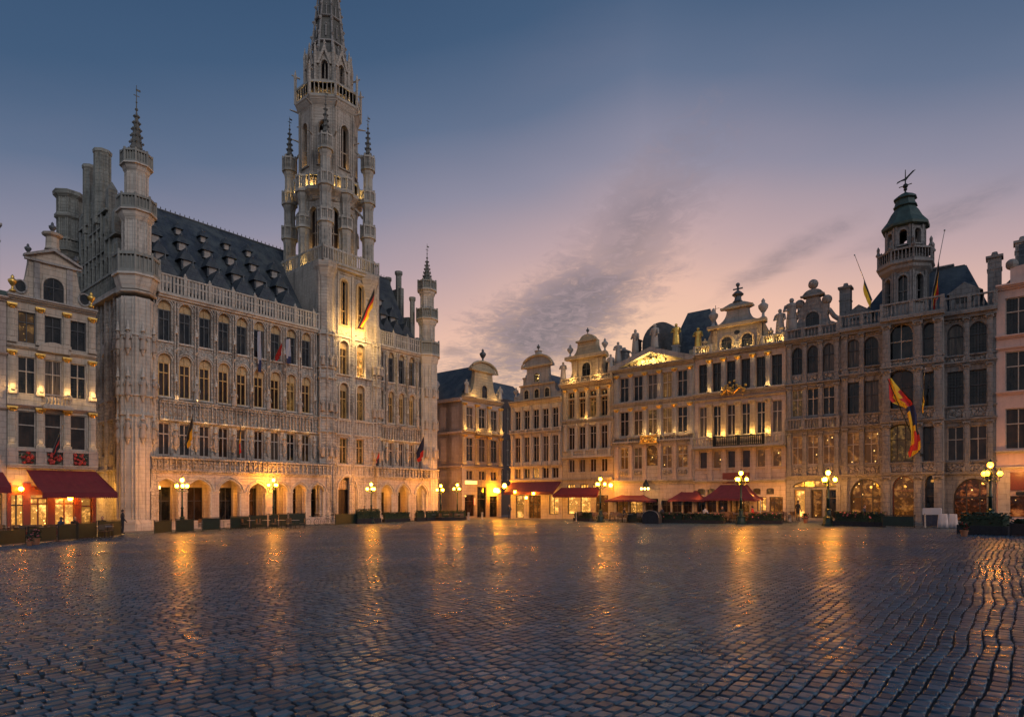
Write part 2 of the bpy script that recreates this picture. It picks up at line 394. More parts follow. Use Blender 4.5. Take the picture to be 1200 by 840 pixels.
def glass(name, kind='dark', lattice=None, em=None, emc=(1.0, 0.50, 0.12)):
    t, p = newmat(name); c, w, z = wallco(t); wx, wz, _ = t.xyz(w)
    n = t.noise(c, 0.9, 3); n2 = t.noise(t.comb(wx, t.math('MULTIPLY', wz, 0.5), 2.0), 2.2, 3)
    base = t.mix(t.mr(n2, 0.45, 0.62), (0.006, 0.008, 0.011, 1), (0.03, 0.028, 0.027, 1))
    if kind == 'curtain':
        cu = t.noise(t.comb(t.math('MULTIPLY', wx, 9.0), t.math('MULTIPLY', wz, 0.3), 0.0), 1.5, 3)
        base = t.mix(t.mr(cu, 0.4, 0.6), (0.03, 0.024, 0.02, 1), (0.12, 0.09, 0.07, 1))
    if kind == 'brown': base = t.mix(t.mr(n2, 0.4, 0.65), (0.016, 0.010, 0.008, 1), (0.048, 0.028, 0.020, 1))
    p.inputs['Roughness'].default_value = 0.07; p.inputs['IOR'].default_value = 1.38
    h = t.math('MULTIPLY', n, 1.0)
    if lattice:
        b = t.new('ShaderNodeTexBrick'); b.offset = 0.0; t.link(w, b.inputs['Vector']); b.inputs['Scale'].default_value = 1.0
        b.inputs['Brick Width'].default_value = lattice[0]; b.inputs['Row Height'].default_value = lattice[1]; b.inputs['Mortar Size'].default_value = 0.014
        b.inputs['Color1'].default_value = (0, 0, 0, 1); b.inputs['Color2'].default_value = (1, 1, 1, 1)
        fac = b.outputs['Fac']; base = t.mix(fac, base, (0.01, 0.01, 0.01, 1))
        p.inputs['Roughness'].default_value = 0.12
        t.link(t.math('ADD', 0.06, t.math('MULTIPLY', fac, 0.6)), p.inputs['Roughness'])
        h = t.math('ADD', h, t.math('MULTIPLY', b.outputs['Color'], 0.25))
    t.link(base, p.inputs['Base Color']); bump(t, p, h, 0.35, 0.05)
    if em:
        # what can be seen of the room: wall lamps, shelves and dark furniture
        v = t.new('ShaderNodeTexVoronoi'); t.link(t.comb(wx, t.math('MULTIPLY', wz, 0.8), 1.0), v.inputs['Vector']); v.inputs['Scale'].default_value = 2.6
        sp = t.noise(t.comb(wx, wz, 5.0), 1.7, 5, 0.7)
        v.inputs['Scale'].default_value = 2.1 if len(em) > 2 else 2.6
        lum = t.math('ADD', t.math('MULTIPLY', t.mr(sp, 0.50, 0.70), 1.0 if len(em) > 2 else 1.0), t.math('MULTIPLY', t.mr(v.outputs[0], 0.12, 0.04), 8.0 if len(em) > 2 else 2.2))
        lum = t.math('MAXIMUM', lum, 0.0)
        lum = t.math('ADD', lum, em[1])
        if lattice: lum = t.math('MULTIPLY', lum, t.math('SUBTRACT', 1.0, fac))
        t.link(t.mix(t.mr(lum, 0.3, 2.4), emc + (1,), (1.0, 0.60, 0.17, 1)), p.inputs['Emission Color'])
        t.link(t.math('MULTIPLY', lum, em[0]), p.inputs['Emission Strength'])
glass('pane_dark'); glass('pane_lattice', lattice=(0.2, 0.24)); glass('pane_curtain', 'curtain'); glass('pane_brown', 'brown')
glass('pane_brown_lattice', 'brown', (0.22, 0.24))
glass('pane_glow', 'brown', None, (0.22, 0.12)); glass('pane_glow_lattice', 'brown', (0.2, 0.26), (0.20, 0.5), (1.0, 0.42, 0.1))
glass('pane_lit', 'brown', None, (1.5, 0.2), (1.0, 0.42, 0.08)); glass('pane_bright', 'brown', None, (2.3, 0.25), (1.0, 0.42, 0.08))
glass('pane_spark', 'brown', None, (0.40, 0.14, 1), (1.0, 0.34, 0.06))
glass('pane_redbar', 'brown', None, (0.42, 0.04, 1), (1.0, 0.22, 0.05))
def emit(name, col, s):
    t, p = newmat(name); p.inputs['Base Color'].default_value = (0.8, 0.7, 0.5, 1); p.inputs['Emission Color'].default_value = col + (1,); p.inputs['Emission Strength'].default_value = s
emit('globe', (1.0, 0.34, 0.009), 150.0)
emit('globe_dim', (1.0, 0.34, 0.008), 22.0)
emit('bulb', (1.0, 0.50, 0.10), 14.0)
emit('flood', (1.0, 0.58, 0.16), 6.0)
emit('sign_lit', (1.0, 0.62, 0.16), 1.6)
emit('sign_red', (1.0, 0.05, 0.02), 1.5)
def cobble():
    t, p = newmat('cobble'); c = t.new('ShaderNodeTexCoord').outputs['Object']
    a = t.new('ShaderNodeAttribute'); a.attribute_name = 'rnd'; r = a.outputs['Fac']
    n = t.noise(c, 14, 5, 0.65); n2 = t.noise(c, 0.22, 4, 0.55); n3 = t.noise(c, 55, 3, 0.6)
    col = t.mix(r, (0.016, 0.048, 0.082, 1), (0.066, 0.132, 0.195, 1))
    col = t.mix(t.mr(n, 0.3, 0.7), col, t.mix(1.0, col, (0.6, 0.6, 0.62, 1), 'MULTIPLY'))
    pt = t.noise(c, 0.12, 2, 0.5, 0.8)
    col = t.mix(t.mr(pt, 0.52, 0.60), col, t.mix(1.0, col, (0.80, 0.78, 0.76, 1), 'MULTIPLY'))
    t.link(col, p.inputs['Base Color'])
    ro = t.math('ADD', t.math('MULTIPLY', t.mr(n2, 0.35, 0.68), 0.14), t.math('ADD', 0.195, t.math('MULTIPLY', t.math('FRACT', t.math('MULTIPLY', r, 7.3)), 0.16)))
    t.link(t.math('ADD', ro, t.math('MULTIPLY', t.mr(n, 0.5, 0.8), 0.10)), p.inputs['Roughness'])
    p.inputs['IOR'].default_value = 1.36
    bump(t, p, t.math('ADD', n, t.math('MULTIPLY', n3, 0.35)), 0.32, 0.008)
cobble()

# ---------------------------------------------------------------- ground
def build_ground():
    g = MB(); S = 900
    g.poly([(-S, -S, gz(-S, -S) - 0.03), (S, -S, gz(S, -S) - 0.03), (S, S, gz(S, S) - 0.03), (-S, S, gz(-S, S) - 0.03)])
    tag(obj('ground', g, 'joint'), 'dark earth and mortar under the paving', 'ground', kind='structure')
    rng = np.random.default_rng(3)
    A, Bc = 0.195, 0.150
    u1 = np.array(D1); u2 = np.array(D2)
    # cell indices covering the visible square
    ia = np.arange(-40 / A, 84 / A).astype(int); ib = np.arange(-62 / Bc, 62 / Bc).astype(int)
    I, J = np.meshgrid(ia, ib, indexing='ij'); I = I.ravel().astype(float); J = J.ravel().astype(float)
    a0 = I * A; b0 = J * Bc
    X = a0 * u1[0] + b0 * u2[0]; Y = a0 * u1[1] + b0 * u2[1]
    sw = (b0 < 55.4) & (a0 < 62)
    keep = (Y > 3.2) & (Y < 76) & (np.abs(X) < 0.88 * Y + 1.2) & sw
    I, J, a0, b0 = I[keep], J[keep], a0[keep], b0[keep]
    n = len(I)
    def warp(a, b):
        wa = 0.11 * np.sin(b * 0.45 + 0.7 * np.sin(a * 0.21)) + 0.035 * np.sin(b * 1.3 + a * 0.4) + 0.022 * np.sin(b * 3.9 + a * 2.3)
        wb = 0.07 * np.sin(a * 0.31 + 1.1 * np.sin(b * 0.19 + 1)) + 0.024 * np.sin(a * 1.3 - b * 0.8) + 0.014 * np.sin(a * 3.1 + b * 2.9)
        return a + wa, b + wb
    stag = 0.5 * A * (J % 2) * 0.62 + 0.10 * A * rng.standard_normal(len(ib) + 5)[(J - J.min()).astype(int) % (len(ib) + 5)]
    jit = lambda s: rng.uniform(-s, s, n)
    gapa, gapb = 0.0095, 0.009
    h = jit(0.0028) + 0.012 * np.sin(a0 * 0.9 + b0 * 0.6) * 0.6
    ta, tb = rng.normal(0, 0.005, n), rng.normal(0, 0.006, n)
    V = np.zeros((n, 12, 3)); 
    ja = jit(0.010); jb = jit(0.007); la = A / 2 - gapa - np.abs(jit(0.016)); lb = Bc / 2 - gapb - np.abs(jit(0.006))
    near = 1.0
    for L, (shr, dz) in enumerate([(0.0, -0.04), (0.003, -0.006), (0.013, 0.0)]):
        for k, (sa, sb) in enumerate([(-1, -1), (1, -1), (1, 1), (-1, 1)]):
            cj = rng.uniform(-0.008, 0.008, (2, n)) if L == 0 else cj0[k]
            if L == 0:
                if k == 0: cj0 = {}
                cj0[k] = cj
            la_ = sa * (la - shr) + cj[0]; lb_ = sb * (lb - shr) + cj[1]
            a = a0 + stag + ja + la_; b = b0 + jb + lb_
            wa, wb = warp(a, b)
            x = wa * u1[0] + wb * u2[0]; y = wa * u1[1] + wb * u2[1]
            z = gz(x, y) + h + dz + (ta * la_ + tb * lb_) * (1 if L else 0)
            V[:, L * 4 + k, 0] = x; V[:, L * 4 + k, 1] = y; V[:, L * 4 + k, 2] = z
    F = []
    for L in (0, 4):
        for k in range(4): F.append((L + k, L + (k + 1) % 4, L + 4 + (k + 1) % 4, L + 4 + k))
    F.append((8, 9, 10, 11)); F = np.array(F)
    faces = (F[None] + (np.arange(n) * 12)[:, None, None]).reshape(-1)
    me = bpy.data.meshes.new('cobbles'); me.vertices.add(n * 12); me.vertices.foreach_set('co', V.reshape(-1))
    nf = n * 9; me.loops.add(nf * 4); me.loops.foreach_set('vertex_index', faces.astype(np.int32))
    me.polygons.add(nf); me.polygons.foreach_set('loop_start', np.arange(0, nf * 4, 4, dtype=np.int32))
    me.polygons.foreach_set('use_smooth', np.tile(np.array([1, 1, 1, 1, 1, 1, 1, 1, 0], dtype=bool), n))
    me.update(calc_edges=True)
    at = me.attributes.new('rnd', 'FLOAT', 'FACE'); at.data.foreach_set('value', np.repeat(rng.random(n), 9).astype(np.float32))
    me.materials.append(MATS['cobble'])
    o = bpy.data.objects.new('cobbled_square', me); COL.objects.link(o)
    tag(o, 'damp dark cobblestones of the open square', 'paving', kind='structure')
    print('cobbles', n)
build_ground()
# ---------------------------------------------------------------- shared ornaments
def figure_mb(arms=True):
    m = MB(); pr = [(0.16, 0.0), (0.17, 0.05), (0.15, 0.3), (0.13, 0.52), (0.12, 0.60), (0.16, 0.76), (0.15, 0.82), (0.05, 0.86), (0.05, 0.88)]
    m.lathe(pr, 0, 0, 9, 0.2, 1.0, 0.75); m.sphere(0, 0, 0.93, 0.068, 7, 5, 1.15)
    if arms:
        m.tube([(-0.15, 0, 0.79), (-0.2, -0.03, 0.62), (-0.08, -0.12, 0.6)], [0.045, 0.04, 0.03], 5)
        m.tube([(0.15, 0, 0.79), (0.2, -0.02, 0.6), (0.15, -0.12, 0.48)], [0.045, 0.04, 0.03], 5)
    return m
def urn_mb():
    m = MB(); m.lathe([(0.22, 0), (0.22, 0.08), (0.1, 0.14), (0.08, 0.3), (0.16, 0.38), (0.30, 0.55), (0.32, 0.66), (0.20, 0.74), (0.10, 0.80), (0.13, 0.88), (0.03, 1.0)], 0, 0, 10)
    return m
def flame_mb():
    m = MB(); m.lathe([(0.22, 0), (0.22, 0.1), (0.12, 0.16), (0.2, 0.32), (0.26, 0.42), (0.18, 0.52), (0.10, 0.62), (0.13, 0.72), (0.12, 0.8), (0.02, 1.0)], 0, 0, 9)
    return m
def canopy_mb():
    m = MB(); m.lathe([(0.0, 0), (0.17, 0.02), (0.2, 0.1), (0.14, 0.14), (0.12, 0.45), (0.02, 1.0)], 0, 0, 6)
    return m
def corbel_mb():
    m = MB(); m.lathe([(0.02, 0), (0.1, 0.3), (0.17, 0.75), (0.21, 0.85), (0.21, 1.0)], 0, 0, 8); return m
SH = {}
FL_GAIN = 3.8
def shared(key, mbf, mat, smooth=True):
    k = key + mat
    if k not in SH:
        o = obj(key, mbf(), mat, None, smooth); SH[k] = o.data; bpy.data.objects.remove(o)
    return SH[k]
def statue(par, x, y, z, h, mat='stone_statue', rz=0.0, name='statue'):
    return inst(name, shared('statue', figure_mb, mat), par, (x, y, z), rz + U(-.3, .3), (h * 1.05, h * 1.05, h))
def urn(par, x, y, z, h, mat='stone_grey', name='urn'):
    return inst(name, shared('urn', urn_mb, mat), par, (x, y, z), 0, (h * .75, h * .75, h))
def floodlight(par, x, y, z, power, color=(1, 0.55, 0.15), aim=None, r=0.06, out=0.0):
    m = MB(); m.box(-.09, .09, -.05, .05, 0, .1); m.m = 1; m.box(-.07, .07, -.03, .03, .1, .115)
    k = 'floodmesh'
    if k not in SH:
        o = obj('floodlight', m, ['iron', 'flood']); SH[k] = o.data; bpy.data.objects.remove(o)
    inst('floodlight', SH[k], par, (x, y, z))
    lamp((x, y - out, z + 0.22), power * FL_GAIN, color, r, par)

WK = 0
def window(par, o, y, fm='frame_stone', pm='pane_dark', nx=2, tr=(0.66,), fw=0.07, dep=0.09, name='window', lead=True):
    """frame with mullions and transoms in an opening; the glass is a child of it"""
    a, b, lo, hi = o['x0'], o['x1'], o['z0'], o['z1']; m = MB()
    c = arch_curve(o, 10); zs = c[0][1]
    def bar(x0, x1, z0, z1): m.box(x0, x1, y - dep, y, z0, z1)
    bar(a, a + fw, lo, zs); bar(b - fw, b, lo, zs); bar(a + fw, b - fw, lo, lo + fw)
    if o.get('arch'):
        ci = arch_curve(o, 10, -fw)
        for k in range(len(c) - 1):
            q = [(c[k][0], c[k][1]), (c[k + 1][0], c[k + 1][1]), (ci[k + 1][0], max(ci[k + 1][1], zs)), (ci[k][0], max(ci[k][1], zs))]
            m.poly([(x, y - dep, z) for x, z in q])
    else: bar(a + fw, b - fw, hi - fw, hi)
    H = hi - lo
    for i in range(1, nx):
        x = a + (b - a) * i / nx; top = hi - fw
        if o.get('arch'):
            u = abs(2 * i / nx - 1); top = zs + (hi - zs) * (sqrt(max(0, 1 - u * u))) - 0.02
        m.box(x - fw * .45, x + fw * .45, y - dep * .8, y - 0.002, lo + fw, top)
    for f in tr:
        z = lo + H * f
        m.box(a + fw, b - fw, y - dep * 1.1, y - 0.004, z - fw * .5, z + fw * .5)
    w = obj(name, m, fm, par)
    g = MB(); g.poly([(a, y, lo), (b, y, lo)] + [(x, y, z) for x, z in reversed(c)])
    obj('pane', g, pm, w)
    return w
def balus(m, x0, x1, y, z0, z1, gap=0.28, post=None, dep=0.16, rail=0.1, thin=0.1):
    """balustrade along x"""
    m.box(x0, x1, y - dep / 2, y + dep / 2, z0, z0 + rail); m.box(x0, x1, y - dep * .65, y + dep * .65, z1 - rail, z1)
    n = max(1, int((x1 - x0) / gap))
    for i in range(n):
        x = x0 + (i + .5) * (x1 - x0) / n
        m.lathe([(thin * .35, 0), (thin * .75, (z1 - z0 - 2 * rail) * .3), (thin * .3, (z1 - z0 - 2 * rail) * .75), (thin * .45, z1 - z0 - 2 * rail)], x, y, 5, z0=z0 + rail)
    if post:
        k = max(1, round((x1 - x0) / post))
        for i in range(k + 1):
            x = x0 + i * (x1 - x0) / k; m.box(x - .12, x + .12, y - dep * .8, y + dep * .8, z0, z1 + .05)
def octrail(m, r, z0, z1, n=8, rot=pi / 8, cx=0, cy=0, bars=3, arc=None):
    """parapet ring with real gaps"""
    h = z1 - z0
    m.lathe([(r, z0), (r, z0 + h * .16), (r - .14, z0 + h * .16), (r - .14, z0)], cx, cy, n, rot)
    m.lathe([(r + .03, z1 - h * .14), (r + .03, z1), (r - .16, z1), (r - .16, z1 - h * .14)], cx, cy, n, rot)
    for k in range(n):
        a0 = rot + 2 * pi * k / n; a1 = rot + 2 * pi * (k + 1) / n
        p = (cx + (r - .05) * cos(a0), cy + (r - .05) * sin(a0)); q = (cx + (r - .05) * cos(a1), cy + (r - .05) * sin(a1))
        m.box(p[0] - .07, p[0] + .07, p[1] - .07, p[1] + .07, z0, z1 + h * .12)
        for i in range(1, bars + 1):
            x = p[0] + (q[0] - p[0]) * i / (bars + 1); y = p[1] + (q[1] - p[1]) * i / (bars + 1)
            m.box(x - .035, x + .035, y - .035, y + .035, z0 + h * .16, z1 - h * .14)
def finial(m, cx, cy, z0, z1, vane=True):
    m.tube([(cx, cy, z0), (cx, cy, z1)], [0.05, 0.02], 5); h = z1 - z0
    m.sphere(cx, cy, z0 + h * .15, .13, 7, 5); m.sphere(cx, cy, z0 + h * .4, .08, 6, 4)
    if vane:
        m.box(cx - .22, cx + .22, cy - .02, cy + .02, z0 + h * .62, z0 + h * .62 + .05); m.box(cx - .04, cx + .3, cy - .015, cy + .015, z0 + h * .8, z0 + h * .8 + .16)
def crockets(m, r0, z0, r1, z1, n=8, rot=pi / 8, cx=0, cy=0, cnt=7, s=.09):
    for k in range(n):
        a = rot + 2 * pi * k / n
        for i in range(cnt):
            f = (i + .4) / cnt; r = r0 + (r1 - r0) * f + s * .5; z = z0 + (z1 - z0) * f; q = s * (1 - .4 * f)
            m.lathe([(q * .3, -q), (q, 0), (q * .5, q * .9), (0.01, q * 1.2)], cx + r * cos(a), cy + r * sin(a), 4, a, z0=z)

class B:
    """one building standing on a wall line of the square"""
    def __init__(s, name, label, wall, px0, px1, d=0.0, cat='building'):
        s.w = wall; s.d = d; s.s0 = wall.s(px0, d); s.W = wall.s(px1, d) - s.s0
        P = wall.P(s.s0, d); Q = wall.P(s.s0 + s.W / 2, d); s.z0 = gz(*Q)
        s.root = thing(name, label, cat, (P[0], P[1], s.z0), wall.ang); s.m = {}; s.ops = []
    def mb(s, part, mat, smooth=False):
        k = (part, mat)
        if part in ('balustrade', 'attic_balustrade', 'roof_balustrade', 'arcade', 'parapet', 'cornice', 'tracery_band', 'gallery', 'gable', 'wall_carving', 'tympanum', 'hood_mould', 'window_sill', 'arcade_moulding', 'arcade_pier', 'buttress', 'carved_panel'): k = (part, mat, 'n%d' % len(s.m))
        if k not in s.m: s.m[k] = (MB(), smooth)
        return s.m[k][0]
    def X(s, px, y=0): return s.w.s(px, s.d - y) - s.s0
    def Z(s, px, py, y=0): return s.w.Z(px, py, s.d - y) - s.z0
    def row(s, z0, z1, n=1, x0=0, x1=None, wf=0.6, y=0.0, rev=0.25, xs=None, **kw):
        x1 = s.W if x1 is None else x1; out = []
        arch = kw.pop('arch', None); rise = kw.pop('rise', None); lit = kw.pop('lit', {}); pm = kw.pop('pm', 'pane_dark')
        rng = xs or [(x0 + (i + .5 - wf / 2) * (x1 - x0) / n, x0 + (i + .5 + wf / 2) * (x1 - x0) / n) for i in range(n)]
        for i, (a, b) in enumerate(rng):
            o = dict(x0=round(a, 4), x1=round(b, 4), z0=round(z0, 4), z1=round(z1, 4), arch=arch, rise=rise, rev=rev)
            s.ops.append(o); out.append(o)
            g = lit.get(i) or (random.choice(pm) if isinstance(pm, (list, tuple)) else pm)
            if g in ('pane_dark', 'pane_lattice', 'pane_brown') and z0 > 3.5: g = 'pane_curtain' if R() < .24 else g
            if g in ('pane_dark', 'pane_curtain') and z0 > 3.5 and R() < .06: g = 'pane_glow'
            if not kw.get('open'): window(s.root, o, y + rev, pm=g, **{k: v for k, v in kw.items() if k != 'open'})
        return out
    def cornice(s, z, h=0.3, pr=0.3, x0=None, x1=None, mat='stone_grey', part='cornice', y=0.0):
        x0 = -0.0 if x0 is None else x0; x1 = s.W if x1 is None else x1; m = s.mb(part, mat)
        for a, b, q in ((0, .35, .35), (.35, .65, .7), (.65, 1, 1.0)):
            m.box(x0 - (0 if q < .9 else .04), x1 + (0 if q < .9 else .04), y - pr * q, y + .06, z + a * h, z + b * h)
    def pil(s, z0, z1, xs, w=0.34, pr=0.14, mat='stone_cream', cap='gilding', base=True, y=0.0, light=0, capname='capital'):
        H = z1 - z0
        key = f'pil{H:.2f}{w:.2f}{mat}{pr:.2f}'
        if key not in SH:
            m = MB(); m.box(-w / 2, w / 2, -pr, 0.03, 0, H)
            m.box(-w * .62, w * .62, -pr * 1.5, 0.03, -.002, H * .09); m.box(-w * .3, w * .3, -pr * 1.25, -pr, H * .14, H * .78)
            o = obj('pilaster', m, mat); SH[key] = o.data; bpy.data.objects.remove(o)
            c = MB(); c.box(-w * .68, w * .68, -pr * 1.9, .02, H - .1, H - .002)
            c.lathe([(w * .4, 0), (w * .55, .08), (w * .45, .12), (w * .72, .22), (w * .6, .25)], 0, -pr * .6, 8, pi / 8, 1.0, .6, z0=H - .36)
            for q in (-1, 1): c.sphere(q * w * .5, -pr * 1.5, H - .17, w * .2, 6, 4)
            o = obj('capital', c, cap or mat, None); SH[key + 'c'] = o.data; bpy.data.objects.remove(o)
        for x in xs:
            p = inst('pilaster', SH[key], s.root, (x, y, z0))
            inst(capname, SH[key + 'c'], p)
            if light: floodlight(s.root, x, y - pr - .25, z0 + .02, light)
    def finish(s, skin='stone_cream', zt=10, depth=9, y=0.0, side=None, rev=0.25, x0=0.0, x1=None):
        x1 = s.W if x1 is None else x1
        m = s.mb('wall', skin); m.wall(x0, x1, -1.0, zt, s.ops, y, rev)
        m.box(x0, x0 + .02, y + .001, y + depth, -1, zt); m.box(x1 - .02, x1, y + .001, y + depth, -1, zt)
        m.box(x0, x1, y + depth, y + depth + .02, -1, zt); m.box(x0 + .02, x1 - .02, y + .6, y + depth, zt - .1, zt - .02)
        s.build()
    def build(s):
        for k, (m, sm) in s.m.items():
            part, mat = k[:2]
            if m.v: obj(part, m, mat, s.root, sm)
        s.m = {}
def roof_y(m, x0, x1, z, zr, y0, y1):          # ridge running back from the square
    xm = (x0 + x1) / 2
    m.add([(x0, y0, z), (x1, y0, z), (xm, y0, zr), (x0, y1, z), (x1, y1, z), (xm, y1, zr)], [(0, 1, 2), (5, 4, 3), (0, 2, 5, 3), (2, 1, 4, 5), (0, 3, 4, 1)])
def roof_x(m, x0, x1, z, zr, y0, y1, hip0=0.0, hip1=0.0, yr=None):
    ym = (y0 + y1) / 2 if yr is None else yr
    m.add([(x0, y0, z), (x1, y0, z), (x1, y1, z), (x0, y1, z), (x0 + hip0, ym, zr), (x1 - hip1, ym, zr)], [(0, 1, 5, 4), (1, 2, 5), (2, 3, 4, 5), (3, 0, 4), (3, 2, 1, 0)])
def mirror(pts, xc=0.0):
    """half outline (dx, z) from the bottom right up to the top centre -> closed symmetric outline"""
    r = [(xc + x, z) for x, z in pts]; l = [(xc - x, z) for x, z in reversed(pts) if x > 1e-6]
    return r + l
def scroll(x0, z0, x1, z1, n=6, conc=True):
    """quarter curve between two points of a gable outline"""
    out = []
    for i in range(1, n):
        t = i / n * pi / 2
        if conc: out.append((x0 + (x1 - x0) * sin(t), z0 + (z1 - z0) * (1 - cos(t))))
        else: out.append((x0 + (x1 - x0) * (1 - cos(t)), z0 + (z1 - z0) * sin(t)))
    return out
def archplate(m, x0, x1, z0, z1, y, grow=0.12, arch='round', pr=0.14):
    """raised surround of a gable window"""
    o = dict(x0=x0, x1=x1, z0=z0, z1=z1, arch=arch)
    ci = [(x0, z0)] + arch_curve(o) + [(x1, z0)]
    g = dict(x0=x0 - grow, x1=x1 + grow, z0=z0 - grow, z1=z1 + grow, arch=arch)
    co = [(x0 - grow, z0)] + arch_curve(g) + [(x1 + grow, z0)]
    for k in range(len(ci) - 1):
        a, b, c, d = ci[k], ci[k + 1], co[k + 1], co[k]
        m.poly([(a[0], y - pr, a[1]), (b[0], y - pr, b[1]), (c[0], y - pr, c[1]), (d[0], y - pr, d[1])])
        m.poly([(a[0], y - pr, a[1]), (b[0], y - pr, b[1]), (b[0], y, b[1]), (a[0], y, a[1])])
        m.poly([(d[0], y - pr, d[1]), (c[0], y - pr, c[1]), (c[0], y, c[1]), (d[0], y, d[1])])
    m.box(x0 - grow * 1.4, x1 + grow * 1.4, y - pr * 1.4, y, z0 - .12, z0)
def gwin(par, x0, x1, z0, z1, y, mat, pm='pane_dark', arch='round', grow=.12, nx=2, tr=(.6,), fm='frame_dark'):
    m = MB(); archplate(m, x0, x1, z0, z1, y, grow, arch); obj('window_surround', m, mat, par)
    window(par, dict(x0=x0, x1=x1, z0=z0, z1=z1, arch=arch), y - .02, fm=fm, pm=pm, nx=nx, tr=tr, fw=.05, dep=.05)
def chimney(b, x, y, z0, z1, w=.35, mat='stone_grey'):
    m = MB(); m.box(-w, w, -w, w, 0, z1 - z0); m.box(-w * 1.25, w * 1.25, -w * 1.25, w * 1.25, z1 - z0, z1 - z0 + .18)
    m.box(-w * 1.1, w * 1.1, -w * 1.1, w * 1.1, (z1 - z0) * .8, (z1 - z0) * .8 + .1)
    m.lathe([(w * .45, 0), (w * .55, .1), (w * .4, .35)], 0, 0, 8, z0=z1 - z0 + .18)
    obj('chimney', m, mat, b.root, loc=(x, y, z0))
# ---------------------------------------------------------------- town hall
def turret(name, par, x, y, segs, r, mat, n=8, rail_mat=None, spire=None, ribs=True, bars=3):
    """octagonal turret: segs = [(z0, z1, r)], galleries = rings; spire = (z0, z1, r)"""
    m = MB(); rm = MB()
    for z0, z1, rr in segs['shaft']:
        m.lathe([(rr, z0), (rr, z1)], 0, 0, n, pi / 8)
        if ribs:
            for k in range(n):
                a = pi / 8 + 2 * pi * k / n; m.lathe([(.08, z0), (.08, z1)], rr * cos(a), rr * sin(a), 4, a)
                a2 = a + pi / n; ap = rr * cos(pi / n)
                if rr > .55:
                    T = m.T; q = ap + .03; w = .05
                    px, py = q * cos(a2), q * sin(a2); tx, ty = -sin(a2), cos(a2)
                    for sgn in (-1, 1):
                        o = sgn * rr * .2
                        m.lathe([(w, z0 + .1), (w, z1 - .15)], px + tx * o, py + ty * o, 4, a2)
    for z0, z1, rr, r2 in segs['gal']:
        h = z1 - z0
        m.lathe([(rr, z0 - .75 * h), (rr * .5 + r2 * .5 - .02, z0 - .45 * h), (r2 - .1, z0 - .12 * h), (r2 + .06, z0 - .1 * h), (r2 + .06, z0), (rr * .5, z0)], 0, 0, n, pi / 8)
        octrail(rm, r2, z0, z1, n, pi / 8, bars=bars)
        rm.lathe([(r2 - .13, z0 + .02), (r2 - .13, z0 + h * .8)], 0, 0, n, pi / 8)
    t = obj('turret', m, mat, par, loc=(x, y, 0))
    obj('parapet', rm, rail_mat or mat, t)
    if spire:
        z0, z1, rr = spire[:3]; sm = MB()
        sm.lathe([(rr, z0), (rr * .8, z0 + (z1 - z0) * .1), (rr * .05 + .03, z1)], 0, 0, n, pi / 8)
        crockets(sm, rr * .85, z0 + (z1 - z0) * .1, .1, z1, n, pi / 8, cnt=6, s=.12)
        finial(sm, 0, 0, z1 - .1, spire[3])
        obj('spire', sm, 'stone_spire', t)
    return t
def dormer_mb(w, h):
    m = MB(); m.box(-w / 2, w / 2, 0, 2.0, 0, h * .55)
    m.add([(-w * .72, -.22, h * .48), (w * .72, -.22, h * .48), (0, .25, h * 1.15), (-w * .72, 2.0, h * .5), (w * .72, 2.0, h * .5), (0, 2.0, h * 1.15)], [(0, 1, 2), (0, 2, 5, 3), (2, 1, 4, 5)])
    m.lathe([(.05, h * .9), (.1, h), (.02, h * 1.25)], 0, .15, 5)
    return m
def dormer_win(w, h):
    m = MB(); m.box(-w * .34, w * .34, -.03, .05, h * .02, h * .50); return m
